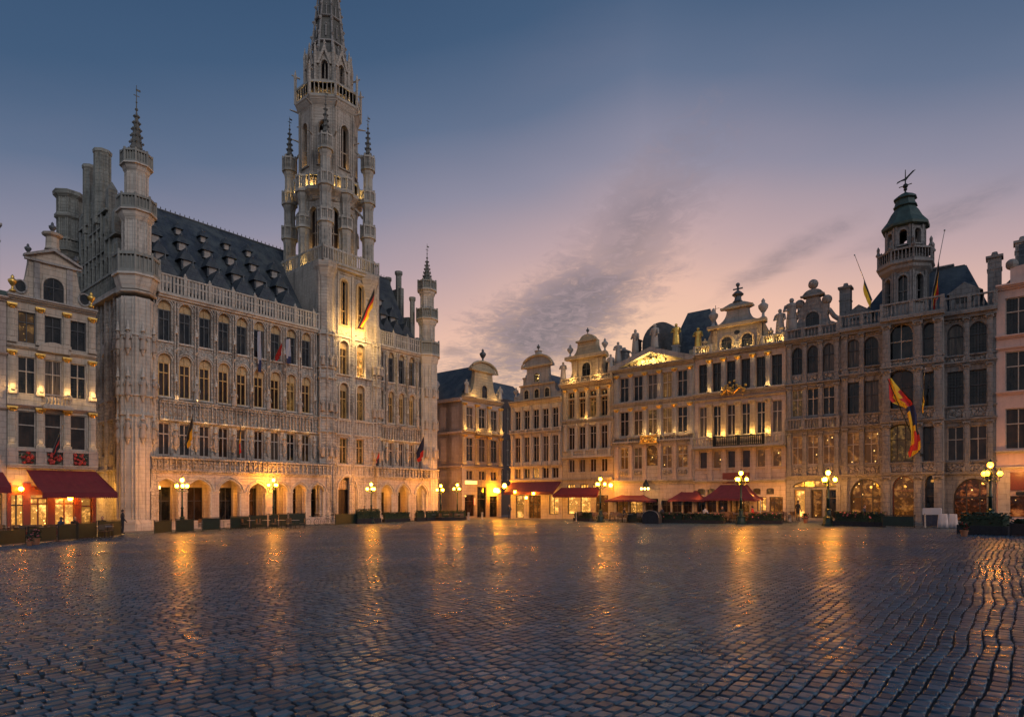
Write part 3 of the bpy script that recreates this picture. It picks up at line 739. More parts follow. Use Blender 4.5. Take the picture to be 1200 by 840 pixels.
def build_hall():
    b = B('town_hall', 'gothic town hall with arcaded ground floor, steep slate roof and soaring openwork spire', LW, 165, 515)
    r = b.root; YM = 1.0
    X = lambda px: b.X(px, YM); W = b.W
    Zc = lambda px, py: b.Z(px, py, YM)
    z_gal0, z_gal1 = b.Z(271, 554), b.Z(271, 539)              # gallery parapet
    zA0, zA1 = Zc(193, 533), Zc(193, 495)
    zB0, zB1 = Zc(193, 464), Zc(193, 414)
    zC0, zC1 = Zc(193, 399), Zc(193, 352)
    zt0, zt1 = Zc(193, 491), Zc(193, 470)                      # tracery band
    zcor = Zc(185, 343); zpar = Zc(185, 320)
    # bay layout in 1/(1190-px) space = metres
    nl, xl0, xl1 = 9, X(193), X(359); sp = (xl1 - xl0) / 8; cl = [xl0 + sp * i for i in range(9)]
    xt0, xt1 = X(371), X(441)
    ct = [X(400.5), X(420)]
    cr = [X(445.7) + (X(493.8) - X(445.7)) / 4 * i for i in range(5)]
    # upper wall openings
    ww = sp * .56
    bays = [(c, ww, 'L') for c in cl] + [(c, sp * .42, 'T') for c in ct] + [(c, sp * .44, 'R') for c in cr]
    
    glassA = ['pane_brown', 'pane_dark', 'pane_brown', 'pane_dark']
    for i, (c, w, k) in enumerate(bays):
        yy = YM - (0.35 if k == 'T' else 0)
        lo, hi = (zA0, zA1)
        if k == 'T': continue
        b.row(lo, hi, xs=[(c - w / 2, c + w / 2)], y=YM, rev=.3, pm=glassA, tr=(.66,), nx=2, fw=.09, fm='frame_stone')
        for lev, (lo, hi) in enumerate(((zB0, zB1), (zC0, zC1))):
            o = dict(x0=round(c - w / 2 - .06, 4), x1=round(c + w / 2 + .06, 4), z0=round(lo, 4), z1=round(hi, 4), arch='round', rise=w * .62, rev=.34); b.ops.append(o)
            zs = hi - w * .78
            gl = dict(x0=c - w / 2 + .02, x1=c + w / 2 - .02, z0=lo, z1=zs)
            lit = (lev == 0 and ((k == 'L' and i == 7) or (k == 'R' and i in (13, 14)))) or (lev == 1 and k == 'R' and i == 14)
            window(r, gl, YM + .3, fm='frame_ochre' if lev == 0 else 'lead', pm='pane_glow' if lit else ('pane_dark' if lev else 'pane_brown'), nx=2, tr=(.70,), fw=.085)
            tm = b.mb('tympanum', 'stone_ochre'); orn = b.mb('hood_mould', 'stone_hall_plain'); sill = b.mb('window_sill', 'stone_hall_plain')
            tm.poly([(x, YM + .24, z) for x, z in ([(o['x0'], zs)] + [p for p in reversed(arch_curve(o)) if p[1] > zs][::-1] + [(o['x1'], zs)])])
            tm.box(c - .05, c + .05, YM + .16, YM + .24, zs, hi - .12)
            for q in (-1, 1): tm.lathe([(w * .2, 0), (w * .2, .05)], 0, 0, 8) if False else None
            # hood
            for g, pr in ((.02, .1), (.16, .16)):
                cc = arch_curve(o, 12, g); c2 = arch_curve(o, 12, g + .09)
                for j in range(len(cc) - 1):
                    a1, a2, b2, b1 = cc[j], cc[j + 1], c2[j + 1], c2[j]
                    orn.poly([(p[0], YM - pr, p[1]) for p in (a1, a2, b2, b1)]); orn.poly([(b1[0], YM - pr, b1[1]), (b2[0], YM - pr, b2[1]), (b2[0], YM, b2[1]), (b1[0], YM, b1[1])])
                    orn.poly([(a1[0], YM - pr, a1[1]), (a2[0], YM - pr, a2[1]), (a2[0], YM, a2[1]), (a1[0], YM, a1[1])])
            for j in range(4):          # crocketed top
                orn.sphere(c, YM - .1, hi + .28 + j * .12, .10 - j * .018, 5, 4)
            sill.box(c - w / 2 - .2, c + w / 2 + .2, YM - .16, YM, lo - .16, lo - .02)
    # gallery + arcade
    arcL = [(.001004 + .0000363 * i) for i in range(7)]
    ctrs = [67205 * (v - .0009756) for v in [.0010056, .0010462, .0010840, .0011205, .0011560, .0011900, .0012231]]
    s_ = b.X; gx0, gx1 = s_(178), s_(386.5)
    ctrs = [s_(195), s_(233.5), s_(269.5), s_(302), s_(328), s_(351), s_(372)]
    hz = b.Z(271, 562); spw = [1.02, 1.02, .95, .95, .92, .86, .86]
    gm = b.mb('arcade', 'stone_arcade'); ops = []
    bl = [(ctrs[i + 1] - ctrs[i]) for i in range(6)]
    wid = [min(bl[max(0, i - 1)], bl[min(5, i)]) * .80 for i in range(7)]
    for c, w in zip(ctrs, wid): ops.append(dict(x0=round(c - w / 2, 4), x1=round(c + w / 2, 4), z0=.75, z1=round(hz - (.25 if w < 1.9 else 0), 4), arch='pointed', rise=w * .52, rev=.55))
    gm.wall(gx0, gx1, -.6, z_gal0, ops, 0, .55)
    rx0, rx1 = s_(441.5), s_(512); rc = [s_(453), s_(473), s_(494)]; ropsw = (rc[1] - rc[0]) * .72
    rops = [dict(x0=round(c - ropsw / 2, 4), x1=round(c + ropsw / 2, 4), z0=.75, z1=round(hz - .1, 4), arch='pointed', rise=ropsw * .66, rev=.55) for c in rc]
    gm = b.mb('arcade', 'stone_arcade'); gm.wall(rx0, rx1, -.6, z_gal0, rops, 0, .55)
    ad = b.mb('arcade_moulding', 'stone_hall_plain')
    for o in ops + rops:
        ad = b.mb('arcade_moulding', 'stone_hall_plain')
        for g, pr in ((.0, .08), (.2, .14)):
            cc = arch_curve(o, 12, g); c2 = arch_curve(o, 12, g + .11)
            for j in range(len(cc) - 1):
                a1, a2, b2, b1 = cc[j], cc[j + 1], c2[j + 1], c2[j]
                ad.poly([(p[0], -pr, p[1]) for p in (a1, a2, b2, b1)])
                ad.poly([(b1[0], -pr, b1[1]), (b2[0], -pr, b2[1]), (b2[0], 0, b2[1]), (b1[0], 0, b1[1])]); ad.poly([(a1[0], -pr, a1[1]), (a2[0], -pr, a2[1]), (a2[0], 0, a2[1]), (a1[0], 0, a1[1])])
        w = o['x1'] - o['x0']
        for k in (-1, 1):            # colonnettes with capitals
            x = (o['x0'] if k < 0 else o['x1']) - k * .02
            ad.lathe([(.15, .75), (.15, .9), (.1, .95), (.1, o['z1'] - o['rise'] - .15), (.16, o['z1'] - o['rise'] - .05), (.18, o['z1'] - o['rise'] + .06)], x, .1, 8)
    for (a, bb) in ((gx0, gx1), (rx0, rx1)):
        # deck, parapet with blind tracery
        m = b.mb('gallery', 'stone_hall'); m.box(a, bb, 0.56, 2.3, z_gal0 - .25, z_gal0)
        m.box(a - .12, bb + .12, -.3, .5, z_gal0, z_gal0 + .14); m.box(a, bb, -.04, .3, z_gal0 + .14, z_gal1 - .14); m.box(a - .12, bb + .12, -.34, .34, z_gal1 - .14, z_gal1)
        m.box(a - .1, a + .5, -.13, .5, -.6, z_gal0); m.box(bb - .4, bb + .1, -.13, .5, -.6, z_gal0)
        m.box(a, bb, -.1, .55, z_gal0 - .16, z_gal0 - .002)
        n = int((bb - a) / .46)
        for i in range(n + 1):
            x = a + (bb - a) * i / n; m.box(x - .05, x + .05, -.24, -.04, z_gal0 + .14, z_gal1 - .14)
            if i < n: m.sphere(x + (bb - a) / n / 2, -.06, z_gal1 - .34, .15, 6, 4); m.sphere(x + (bb - a) / n / 2, -.06, z_gal0 + .4, .12, 6, 4)
        m.box(a, bb, -.25, 0, -.6, .12)
        # back wall of the arcade with tall doors
    bo = []
    for c, w in zip(ctrs, wid):
        q = .8 + .55 * (c - ctrs[0]) / (ctrs[-1] - ctrs[0])
        bo.append(dict(x0=round(c - w * .52 + q, 4), x1=round(c + w * .16 + q, 4), z0=.1, z1=round(hz - .7, 4)))
    for c in rc: bo.append(dict(x0=round(c - .5 + 1.3, 4), x1=round(c + 1.3, 4), z0=.1, z1=round(hz - 1.0, 4)))
    bw = b.mb('arcade_back_wall', 'stone_rose'); bw.wall(gx0, gx1, -.6, z_gal0 - .2, bo[:7], 2.1, .15); bw.wall(rx0, rx1, -.6, z_gal0 - .2, bo[7:], 2.1, .15)
    for i, o in enumerate(bo): window(r, o, 2.24, fm='frame_dark' if i < 7 else 'wood_dark', pm=['pane_dark', 'pane_brown'][i % 2], nx=2, tr=(.66,), fw=.06)
    pier = b.mb('arcade_pier', 'stone_arcade')
    for i in range(6):
        pier = b.mb('arcade_pier', 'stone_arcade'); x = (ctrs[i] + ctrs[i + 1]) / 2; pier.box(x - .35, x + .35, .5, .62, -.6, z_gal0 - .2); pier.box(x - .2, x + .2, 1.7, 2.1, -.6, z_gal0 - .2)
    for i, x in enumerate(ctrs + rc):
        lm = MB(); lm.tube([(0, 0, .5), (0, 0, .12)], .015, 4); lm.lathe([(.05, .12), (.14, .06), (.12, -.1), (.03, -.14)], 0, 0, 8)
        if i in (0, 4, 7, 8): obj('hanging_lantern', lm, 'bulb', r, loc=(x - .1, 1.3, hz - .75))
        lamp((x - .1, 1.3, hz - 1.0), 75 if i in (0, 4, 7, 8) else 42, (1, .41, .06), .12, r)
    # buttress strips with niche statues between the bays
    nich = b.mb('buttress', 'stone_hall')
    nx = [cl[0] - sp * .5] + [(cl[i] + cl[i + 1]) / 2 for i in range(8)] + [cl[8] + sp * .5] + [cr[0] - (cr[1] - cr[0]) * .5] + [(cr[i] + cr[i + 1]) / 2 for i in range(4)] + [cr[4] + (cr[1] - cr[0]) * .5]
    cm = shared('canopy', canopy_mb, 'stone_hall_plain'); km = shared('corbel', corbel_mb, 'stone_hall_plain')
    for j, x in enumerate(nx):
        nich = b.mb('buttress', 'stone_hall')
        q = .11 if j < 10 else .08
        for dx in (-q, q): nich.box(x + dx - .05, x + dx + .05, YM - .30, YM, zt1, zcor - .5)
        nich.box(x - q, x + q, YM - .07, YM, zt1, zcor)
        for zb, hh in ((zA0 + .9, 1.25), (zB0 - .2, 1.5), (zC0 - .6, 1.3)):
            if zb == zA0 + .9:
                inst('corbel', km, r, (x, YM - .16, zb - .62), 0, (1, 1, .62)); statue(r, x, YM - .2, zb, hh); inst('niche_canopy', cm, r, (x, YM - .18, zb + hh + .02), 0, (1.1, 1.1, .6))
            else:
                inst('corbel', km, r, (x, YM - .2, zb - .35), 0, (.8, .8, .35)); inst('niche_canopy', cm, r, (x, YM - .2, zb + hh), 0, (1.0, 1.0, .8))
                if j % 2 == 0 and (zb < zC0 - 1): statue(r, x, YM - .22, zb, hh * .95)
    # tracery band between first and second floor
    for (a, bb) in ((X(186), X(372)), (X(441), X(503))):
        tr = b.mb('tracery_band', 'stone_hall')
        tr.box(a, bb, YM - .3, YM, zt0 - .12, zt0 + .04); tr.box(a, bb, YM - .36, YM, zt1, zt1 + .14); tr.box(a, bb, YM - .06, YM, zt0, zt1)
        n = int((bb - a) / .36)
        for i in range(n + 1):
            x = a + (bb - a) * i / n; tr.box(x - .04, x + .04, YM - .26 - .08 * (i % 3 == 0), YM - .05, zt0 + .04, zt1)
            if i < n:
                tr.box(x, x + (bb - a) / n, YM - .24, YM - .05, zt1 - .16, zt1 - .02); tr.sphere(x + .18, YM - .12, zt1 - .34, .11, 6, 4); tr.sphere(x + .18, YM - .12, zt0 + .45 + .2 * (i % 2), .09, 5, 4)
    # small carving over the wall surface: rosettes and leaf knots between the hoods
    for (a, bb) in ((X(186), X(372)), (X(443), X(503))):
        cv = b.mb('wall_carving', 'stone_hall_plain')
        for zrow in (zB1 + .45, zB1 + .8, zC1 + .42, zC1 + .75, zC0 - .4):
            n = int((bb - a) / .42)
            for i in range(n):
                x = a + (bb - a) * (i + .5) / n + U(-.05, .05); cv.sphere(x, YM - .02, zrow + U(-.08, .08), U(.06, .11), 5, 4)
        for xx in nx:
            if a < xx < bb:
                for k in range(9): cv.sphere(xx + U(-.14, .14), YM - .1, zt1 + .3 + k * (zcor - zt1) / 9, U(.05, .09), 5, 4)
    # cornice + pierced parapet
    for (a, bb) in ((X(184), xt0), (xt1, X(506))):
        co = b.mb('cornice', 'stone_hall_plain')
        co.box(a, bb, YM - .18, YM + .2, zcor - .5, zcor - .3); co.box(a, bb, YM - .4, YM + .2, zcor - .3, zcor - .12); co.box(a, bb, YM - .55, YM + .3, zcor - .12, zcor)
        pb = b.mb('parapet', 'stone_turret')
        pb.box(a, bb, YM - .5, YM - .32, zcor, zcor + .16); pb.box(a, bb, YM - .5, YM - .32, zpar - .16, zpar)
        n = int((bb - a) / .30)
        for i in range(n + 1):
            x = a + (bb - a) * i / n; big = i % 7 == 0
            w = .14 if big else .085
            pb.box(x - w, x + w, YM - .52 if big else YM - .46, YM - .3 if big else YM - .36, zcor, zpar + (.12 if big else -.1))
            if i < n and i % 7 != 3: pb.box(x, x + (bb - a) / n, YM - .45, YM - .37, zcor + (zpar - zcor) * .55, zcor + (zpar - zcor) * .62)
            if big: pb.lathe([(.1, 0), (.14, .06), (.02, .3)], x, YM - .41, 5, z0=zpar + .12)
    # main wall skin: left of tower, right of tower
    ml = b.mb('wall', 'stone_hall')
    xl = X(178)
    opsU = [o for o in b.ops]
    ml.wall(xl, xt0, z_gal0 - .3, zcor, [o for o in opsU if o['x1'] < xt0], YM, .3)
    ml.wall(xt1, X(506), z_gal0 - .3, zcor, [o for o in opsU if o['x0'] > xt1], YM, .3)
    # left side wall (street side) and gable
    DEP = 16.0
    sx = X(150)
    sd_ = b.mb('side_wall', 'stone_hall'); sd_.at(sx, YM + DEP, 0, -pi / 2)
    so_ = []
    for i in range(7):
        c = 1.6 + i * 2.15
        for lo, hi, wd in ((zA0, zA1, .8), (zB0, zB1 + .3, .75), (zC0, zC1 + .4, .75)):
            so_.append(dict(x0=round(c - wd / 2, 4), x1=round(c + wd / 2, 4), z0=round(lo, 4), z1=round(hi, 4), arch='round' if hi != zA1 else None, rev=.3))
    sd_.wall(0, DEP, -1, zcor, so_, 0, .3)
    for i in range(8):
        x = .5 + i * 2.15
        for dx in (-.14, .14): sd_.box(x + dx - .07, x + dx + .07, -.2, 0, 4, zcor)
    sd_.box(0, DEP, -.14, 0, zt0 - .1, zt0 + .06); sd_.box(0, DEP, -.14, 0, zt1, zt1 + .12); sd_.box(0, DEP, -.2, 0, z_gal0, z_gal0 + .15)
    for i in range(60): sd_.box(i * DEP / 60, i * DEP / 60 + .06, -.1, 0, zt0, zt1)
    sd_.box(0, DEP, -.5, 0, zcor - .4, zcor); sd_.off()
    gl = MB(); gl.at(sx, YM + DEP, 0, -pi / 2)
    for o in so_: gl.poly([(o['x0'], .28, o['z0']), (o['x1'], .28, o['z0'])] + [(x, .28, z) for x, z in reversed(arch_curve(o))])
    obj('side_glazing', gl, 'pane_dark', r)
    gb = b.mb('gable', 'stone_patina'); gb.at(sx, YM + DEP, 0, -pi / 2)
    C = 8.6; HG = 10.9
    step = [(0, zcor), (DEP, zcor), (DEP, zcor + 1.4), (DEP - 2.0, zcor + 1.4), (DEP - 2.4, zcor + 4.6), (DEP - 4.6, zcor + 4.9), (DEP - 4.9, zcor + 7.2), (DEP - 6.6, zcor + 7.6), (DEP - 6.9, zcor + 9.6), (6.6, zcor + 9.6), (6.3, zcor + 7.7), (4.5, zcor + 7.3), (4.2, zcor + 4.6), (2.2, zcor + 4.3), (1.8, zcor + 1.4), (0, zcor + 1.4)]
    gb.prism(step, 0, .7)
    for i in range(15):
        x = .6 + i * 1.05; top = zcor + 1.6 + max(0, (1 - abs(x - 8) / 7.2)) * 9.3
        gb.box(x - .09, x + .09, -.18, 0, zcor, top)
    gb.box(0, DEP, -.35, 0, zcor, zcor + .15)
    for i in range(40): gb.box(.2 + i * .39, .28 + i * .39, -.3, -.2, zcor + .15, zcor + 1.5)
    gb.box(0, DEP, -.35, -.18, zcor + 1.5, zcor + 1.65)
    for x0_, x1_, zt_ in ((DEP - 2.4, DEP, zcor + 1.4), (DEP - 4.8, DEP - 2.4, zcor + 4.9), (DEP - 6.6, DEP - 4.8, zcor + 7.6), (4.2, 6.3, zcor + 7.6), (1.8, 4.2, zcor + 4.6)):
        gb.box(x0_ - .1, x1_ + .1, -.2, .8, zt_, zt_ + .2)
    gb.off()
    gn = MB(); gn.at(sx, YM + DEP, 0, -pi / 2)
    for i in range(14):
        x = 1.12 + i * 1.05; top = zcor + .6 + max(0, (1 - abs(x - 8) / 7.2)) * 9.3
        z = zcor + 1.9
        while z + 1.4 < top:
            o = dict(x0=x - .27, x1=x + .27, z0=z, z1=z + 1.5, arch='round'); archplate(gn, o['x0'], o['x1'], o['z0'], o['z1'], 0, .07, 'round', .12); z += 2.3
    obj('niche_surround', gn, 'stone_patina', r)
    gd = MB(); gd.at(sx, YM + DEP, 0, -pi / 2)
    for i in range(14):
        x = 1.12 + i * 1.05; top = zcor + .6 + max(0, (1 - abs(x - 8) / 7.2)) * 9.3; z = zcor + 1.9
        while z + 1.4 < top:
            o = dict(x0=x - .25, x1=x + .25, z0=z, z1=z + 1.48, arch='round')
            if (i * 7 + int(z)) % 3: gd.poly([(o['x0'], -.02, z), (o['x1'], -.02, z)] + [(p, -.02, q) for p, q in reversed(arch_curve(o))])
            z += 2.3
    obj('gable_opening', gd, 'pane_dark', r)
    zg = zcor + HG
    # pinnacle turrets of the left gable (seen beyond the near corner turret)
    for k, zt_, rr in ((7.0, 33.0 - b.z0 - .1, .60), (10.2, 32.6 - b.z0, .52)):
        turret('turret', r, sx + .3, YM + k, {'shaft': [(zcor + 7, zt_, rr)], 'gal': []}, rr, 'stone_patina')
        m = MB(); m.lathe([(rr, zt_ - .5), (rr + .14, zt_ - .25), (rr + .16, zt_), (rr - .1, zt_ + .12)], sx + .3, YM + k, 8, pi / 8); obj('turret_cap', m, 'stone_patina', r)
    for k, zt_ in ((5.0, zcor + 9.4), (3.6, zcor + 7.0), (12.2, zcor + 9.0)):
        m = MB(); m.box(-.35, .35, -.35, .35, zcor, zt_); m.lathe([(.5, zt_), (.5, zt_ + .15), (.06, zt_ + .9)], 0, 0, 4, pi / 4); obj('pinnacle', m, 'stone_patina', r, loc=(sx + .4, YM + k, 0))
    # far corner bartizan
    zb = 31.8 - b.z0; ft = {'shaft': [(-1, 22, 1.15), (22, zb, 1.0)], 'gal': [(26.9, 28.0, 1.0, 1.6)]}
    turret('turret', r, sx + .2, YM + DEP, ft, 1.2, 'stone_patina')
    m = MB(); m.lathe([(1.0, zb - .7), (1.35, zb - .35), (1.4, zb), (1.0, zb + .1)], sx + .2, YM + DEP, 8, pi / 8); m.lathe([(1.0, 30.1), (1.25, 30.3), (1.25, 30.6), (1.0, 30.7)], sx + .2, YM + DEP, 8, pi / 8); obj('turret_cap', m, 'stone_patina', r)
    # near corner turret (richly panelled body below, shafts and three galleries above)
    tx, ty = b.X(160, 1.2), 1.2; z0 = b.z0
    zz = lambda z: z - z0
    turret('turret', r, tx, ty, {'shaft': [(-1, zz(18.2), 1.34), (zz(19.8), zz(25.0), 1.0), (zz(25.0), zz(29.4), .80)], 'gal': [(zz(20.1), zz(21.75), 1.34, 1.72), (zz(25.4), zz(26.55), 1.0, 1.45), (zz(29.3), zz(30.35), .8, 1.17)]}, 1.5, 'stone_hall_plain', spire=(zz(30.2), zz(33.9), .60, zz(36.2)), rail_mat='stone_rail')
    pn = MB()
    for k in range(8):
        a = 2 * pi * k / 8; ap = 1.36 * cos(pi / 8)
        for zb_, hh in ((zA1 - 1.6, 1.5), (zB0 - .4, 1.5), (zC0 - 1.4, 1.5)):
            if 2.2 < a < 3.9 and zb_ > 1e9: continue
            statue(r, tx + (ap + .12) * cos(a), ty + (ap + .12) * sin(a), zb_, hh, rz=a + pi / 2)
            inst('corbel', km, r, (tx + (ap + .12) * cos(a), ty + (ap + .12) * sin(a), zb_ - .5), 0, (.8, .8, .5))
            inst('niche_canopy', cm, r, (tx + (ap + .12) * cos(a), ty + (ap + .12) * sin(a), zb_ + hh), 0, (1, 1, .9))
    pn.lathe([(1.36, zt0 - .1), (1.54, zt0), (1.54, zt0 + .1), (1.36, zt0 + .15)], tx, ty, 8, pi / 8); pn.lathe([(1.36, zt1), (1.54, zt1 + .05), (1.54, zt1 + .15), (1.36, zt1 + .2)], tx, ty, 8, pi / 8)
    pn.lathe([(1.34, zC1 - .2), (1.48, zC1 - .1), (1.48, zC1), (1.34, zC1 + .05)], tx, ty, 8, pi / 8); pn.lathe([(1.6, -1), (1.6, .6), (1.45, .9), (1.34, 1.0)], tx, ty, 8, pi / 8)
    pn.lathe([(1.34, zC0 - .3), (1.48, zC0 - .25), (1.48, zC0 - .15), (1.34, zC0 - .1)], tx, ty, 8, pi / 8)
    obj('turret_band', pn, 'stone_hall_plain', r)
    # right corner turret
    tx2, ty2 = b.X(500.5, 1.0), 1.0
    turret('turret', r, tx2, ty2, {'shaft': [(-1, zz(18.2), 1.25), (zz(19.2), zz(24), .95), (zz(24), zz(27.6), .82)], 'gal': [(zz(19.3), zz(20.9), 1.25, 1.62), (zz(23.8), zz(25.0), .95, 1.4), (zz(27.4), zz(28.5), .82, 1.22)]}, 1.3, 'stone_hall_plain', spire=(zz(28.3), zz(31.3), .66, zz(33.3)), rail_mat='stone_rail')
    for zb_ in (zA1 - 1.6, zB0 - .4, zC0 - 1.2):
        for a in (-pi / 2, -pi / 4, -3 * pi / 4): statue(r, tx2 + 1.28 * cos(a), ty2 + 1.28 * sin(a), zb_, 1.3, rz=a + pi / 2)
    # roofs
    rf = b.mb('roof', 'slate')
    zr = zz(30.1)
    roof_x(rf, sx + .5, xt0 + 2.5, zcor - .1, zr, YM + .5, YM + DEP, 0, 0, YM + 8.6)
    zr2 = zz(29.4)
    roof_x(rf, xt1 - 1.5, b.X(491, 1), zcor - .1, zr2, YM + .5, YM + 9.5, 0, .6, YM + 5.0)
    cr_ = b.mb('roof_cresting', 'lead')
    for (a, bb, z, yy) in ((sx + 1, xt0 + 2, zr, YM + 8.6), (xt1 - 1, b.X(486, 1), zr2, YM + 5.0)):
        cr_.box(a, bb, yy - .06, yy + .06, z, z + .1)
        n = int((bb - a) / .45)
        for i in range(n): cr_.lathe([(.02, 0), (.06, .12), (.01, .26)], a + (bb - a) * (i + .5) / n, yy, 4, z0=z + .1)
    # right gable, mostly hidden by the roof: stepped with two chimney-like pinnacles
    xg = b.X(491, 1)
    gr = b.mb('gable', 'stone_patina')
    gr.at(xg, YM + .3, 0, pi / 2)
    gr.prism([(0, zcor - .5), (9.4, zcor - .5), (9.4, zcor + 1.6), (8, zcor + 1.6), (8, zcor + 4.4), (6.4, zcor + 4.8), (6.4, zcor + 9.0), (3.1, zcor + 9.0), (3.1, zcor + 5.2), (1.6, zcor + 5.0), (1.6, zcor + 2.2), (0, zcor + 2.2)], -.5, 0)
    gr.off()
    for yy, zt_, wd in ((YM + 1.5, zcor + 7.4, .32), (YM + 4.1, zcor + 11.2, .38), (YM + 6.2, zcor + 10.9, .36)):
        m = MB(); m.lathe([(wd, 0), (wd, zt_ - zcor - .5), (wd * 1.35, zt_ - zcor - .3), (wd * 1.35, zt_ - zcor)], 0, 0, 8, pi / 8); obj('pinnacle', m, 'stone_patina', r, loc=(xg + .25, yy, zcor))
    # dormers
    rows = [(0.09, 6, 1.4, 2.6), (0.34, 6, 1.05, 1.95), (0.56, 6, .85, 1.55), (0.75, 5, .62, 1.15)]
    for j, (f, n, w, h) in enumerate(rows):
        dm = shared('dormer%d' % j, lambda: dormer_mb(w, h), 'slate', False); dw = shared('dormerw%d' % j, lambda: dormer_win(w, h), 'stone_grey', False)
        yb = YM + .5 + f * 8.1 - .25; z = zcor + f * (zr - zcor) - .1
        for i in range(n):
            x = X(200) + (i + .0 + .12 * j) * (xt0 - X(200)) / 6.1
            d = inst('dormer', dm, r, (x, yb, z)); inst('dormer_window', dw, d)
        yb = YM + .5 + f * 4.5 - .25; z = zcor + f * (zr2 - zcor) - .1
        for i in range(max(2, 4 - j)):
            x = X(447) + (i + .15 * j) * (X(492) - X(447)) / 4.0
            d = inst('dormer', dm, r, (x, yb, z)); inst('dormer_window', dw, d)
    # ---- tower
    tw = b.mb('tower_wall', 'stone_tower'); tf = YM - .35
    TD = 7.4
    tc = ((xt0 + xt1) / 2 + .35, YM + 3.6)
    zp0, zp1 = zz(26.5), zz(28.1)
    zTf = Zc(408, 408) ; wT = .95
    topw = []
    for c in ct:
        for lo, hi in ((zz(20.4), zz(25.3)),): topw.append(dict(x0=round(c - .42, 4), x1=round(c + .42, 4), z0=round(lo, 4), z1=round(hi, 4), arch='round', rev=.35))
    tw.wall(xt0, xt1, zcor, zp0, topw, tf, .35)
    for o in topw: window(r, o, tf + .33, fm='frame_ochre', pm='pane_dark', nx=2, tr=(.33,), fw=.07)
    tw.box(xt0, xt0 + .03, tf + .001, YM + TD, zcor, zp0); tw.box(xt1 - .03, xt1, tf + .001, YM + TD, zcor, zp0); tw.box(xt0, xt1, YM + TD - .03, YM + TD, zcor, zp0)
    hm = MB()
    for o in topw: archplate(hm, o['x0'], o['x1'], o['z0'], o['z1'], tf, .2, 'round', .16)
    obj('window_surround', hm, 'stone_ochre', r)
    # tower: storeys below the eaves
    twl = b.mb('tower_lower_wall', 'stone_hall'); lops = []
    for c in ct:
        o = dict(x0=round(c - .5, 4), x1=round(c + .5, 4), z0=round(zA0, 4), z1=round(zA1, 4), rev=.35); lops.append(o); window(r, o, tf + .33, fm='frame_ochre', pm='pane_glow', nx=2, tr=(.66,), fw=.09)
        for (lo, hi), pmx in (((zB0 - .2, zB1), 'pane_glow'), ((zC0 - .2, zC1), 'pane_glow' if c == ct[0] else 'pane_lit')):
            o = dict(x0=round(c - .55, 4), x1=round(c + .55, 4), z0=round(lo, 4), z1=round(hi, 4), arch='round', rev=.35); lops.append(o)
            window(r, dict(x0=c - .5, x1=c + .5, z0=lo, z1=hi - .75), tf + .33, fm='frame_ochre', pm=pmx, nx=2, tr=(.7,), fw=.08)
            orn = b.mb('hood_mould', 'stone_hall_plain'); b.mb('tympanum', 'stone_ochre').poly([(x, tf + .27, z) for x, z in ([(o['x0'], hi - .75)] + [p for p in arch_curve(o) if p[1] > hi - .75] + [(o['x1'], hi - .75)])])
            archplate(orn, o['x0'], o['x1'], o['z0'], o['z1'], tf, .16, 'round', .14)
    # portal
    pc = b.X(407.5, .6); pw = 2.5; po = dict(x0=round(pc - pw / 2, 4), x1=round(pc + pw / 2, 4), z0=-.6, z1=round(b.Z(407, 556), 4), arch='pointed', rise=1.5, rev=.9); lops.append(po)
    twl.wall(xt0, xt1, -1, zcor, lops, tf, .35)
    pm_ = MB()
    for i in range(4):
        archplate(pm_, po['x0'] + .08 * i, po['x1'] - .08 * i, -.6, po['z1'] - .08 * i, tf + .18 * i, .16, 'pointed', .12)
    obj('portal_moulding', pm_, 'stone_hall_plain', r)
    dz = po['z1'] - 1.6
    dm = MB(); dm.box(pc - pw / 2, pc + pw / 2, tf + .8, tf + .9, -.6, dz)
    for i in range(5):
        for j in range(5): dm.box(pc - pw / 2 + .15 + i * .47, pc - pw / 2 + .15 + i * .47 + .34, tf + .75, tf + .8, .1 + j * .55, .1 + j * .55 + .42)
    dr = obj('door', dm, 'wood_dark', r)
    ty_ = MB(); ty_.poly([(x, tf + .82, z) for x, z in ([(po['x0'], dz)] + arch_curve(po) + [(po['x1'], dz)])])
    for i in range(9): statue(r, pc - 1.0 + i * .25, tf + .7, dz + .08, .7 + .45 * (1 - abs(i - 4) / 4), 'stone_ochre')
    obj('portal_tympanum', ty_, 'stone_ochre', r)
    st = b.mb('string_course', 'stone_hall_plain')
    for z in (z_gal0, z_gal1, zt0, zt1, zC0 - .35, zcor - .2): st.box(xt0 - .08, xt1 + .08, tf - .16, tf, z, z + .16)
    for i in range(20): st.box(xt0 + i * (xt1 - xt0) / 20, xt0 + i * (xt1 - xt0) / 20 + .07, tf - .1, tf, zt0, zt1); st.box(xt0 + i * (xt1 - xt0) / 20, xt0 + i * (xt1 - xt0) / 20 + .07, tf - .1, tf, z_gal0, z_gal1)
    # tower corner buttresses: clustered shafts
    bt = b.mb('buttress', 'stone_hall')
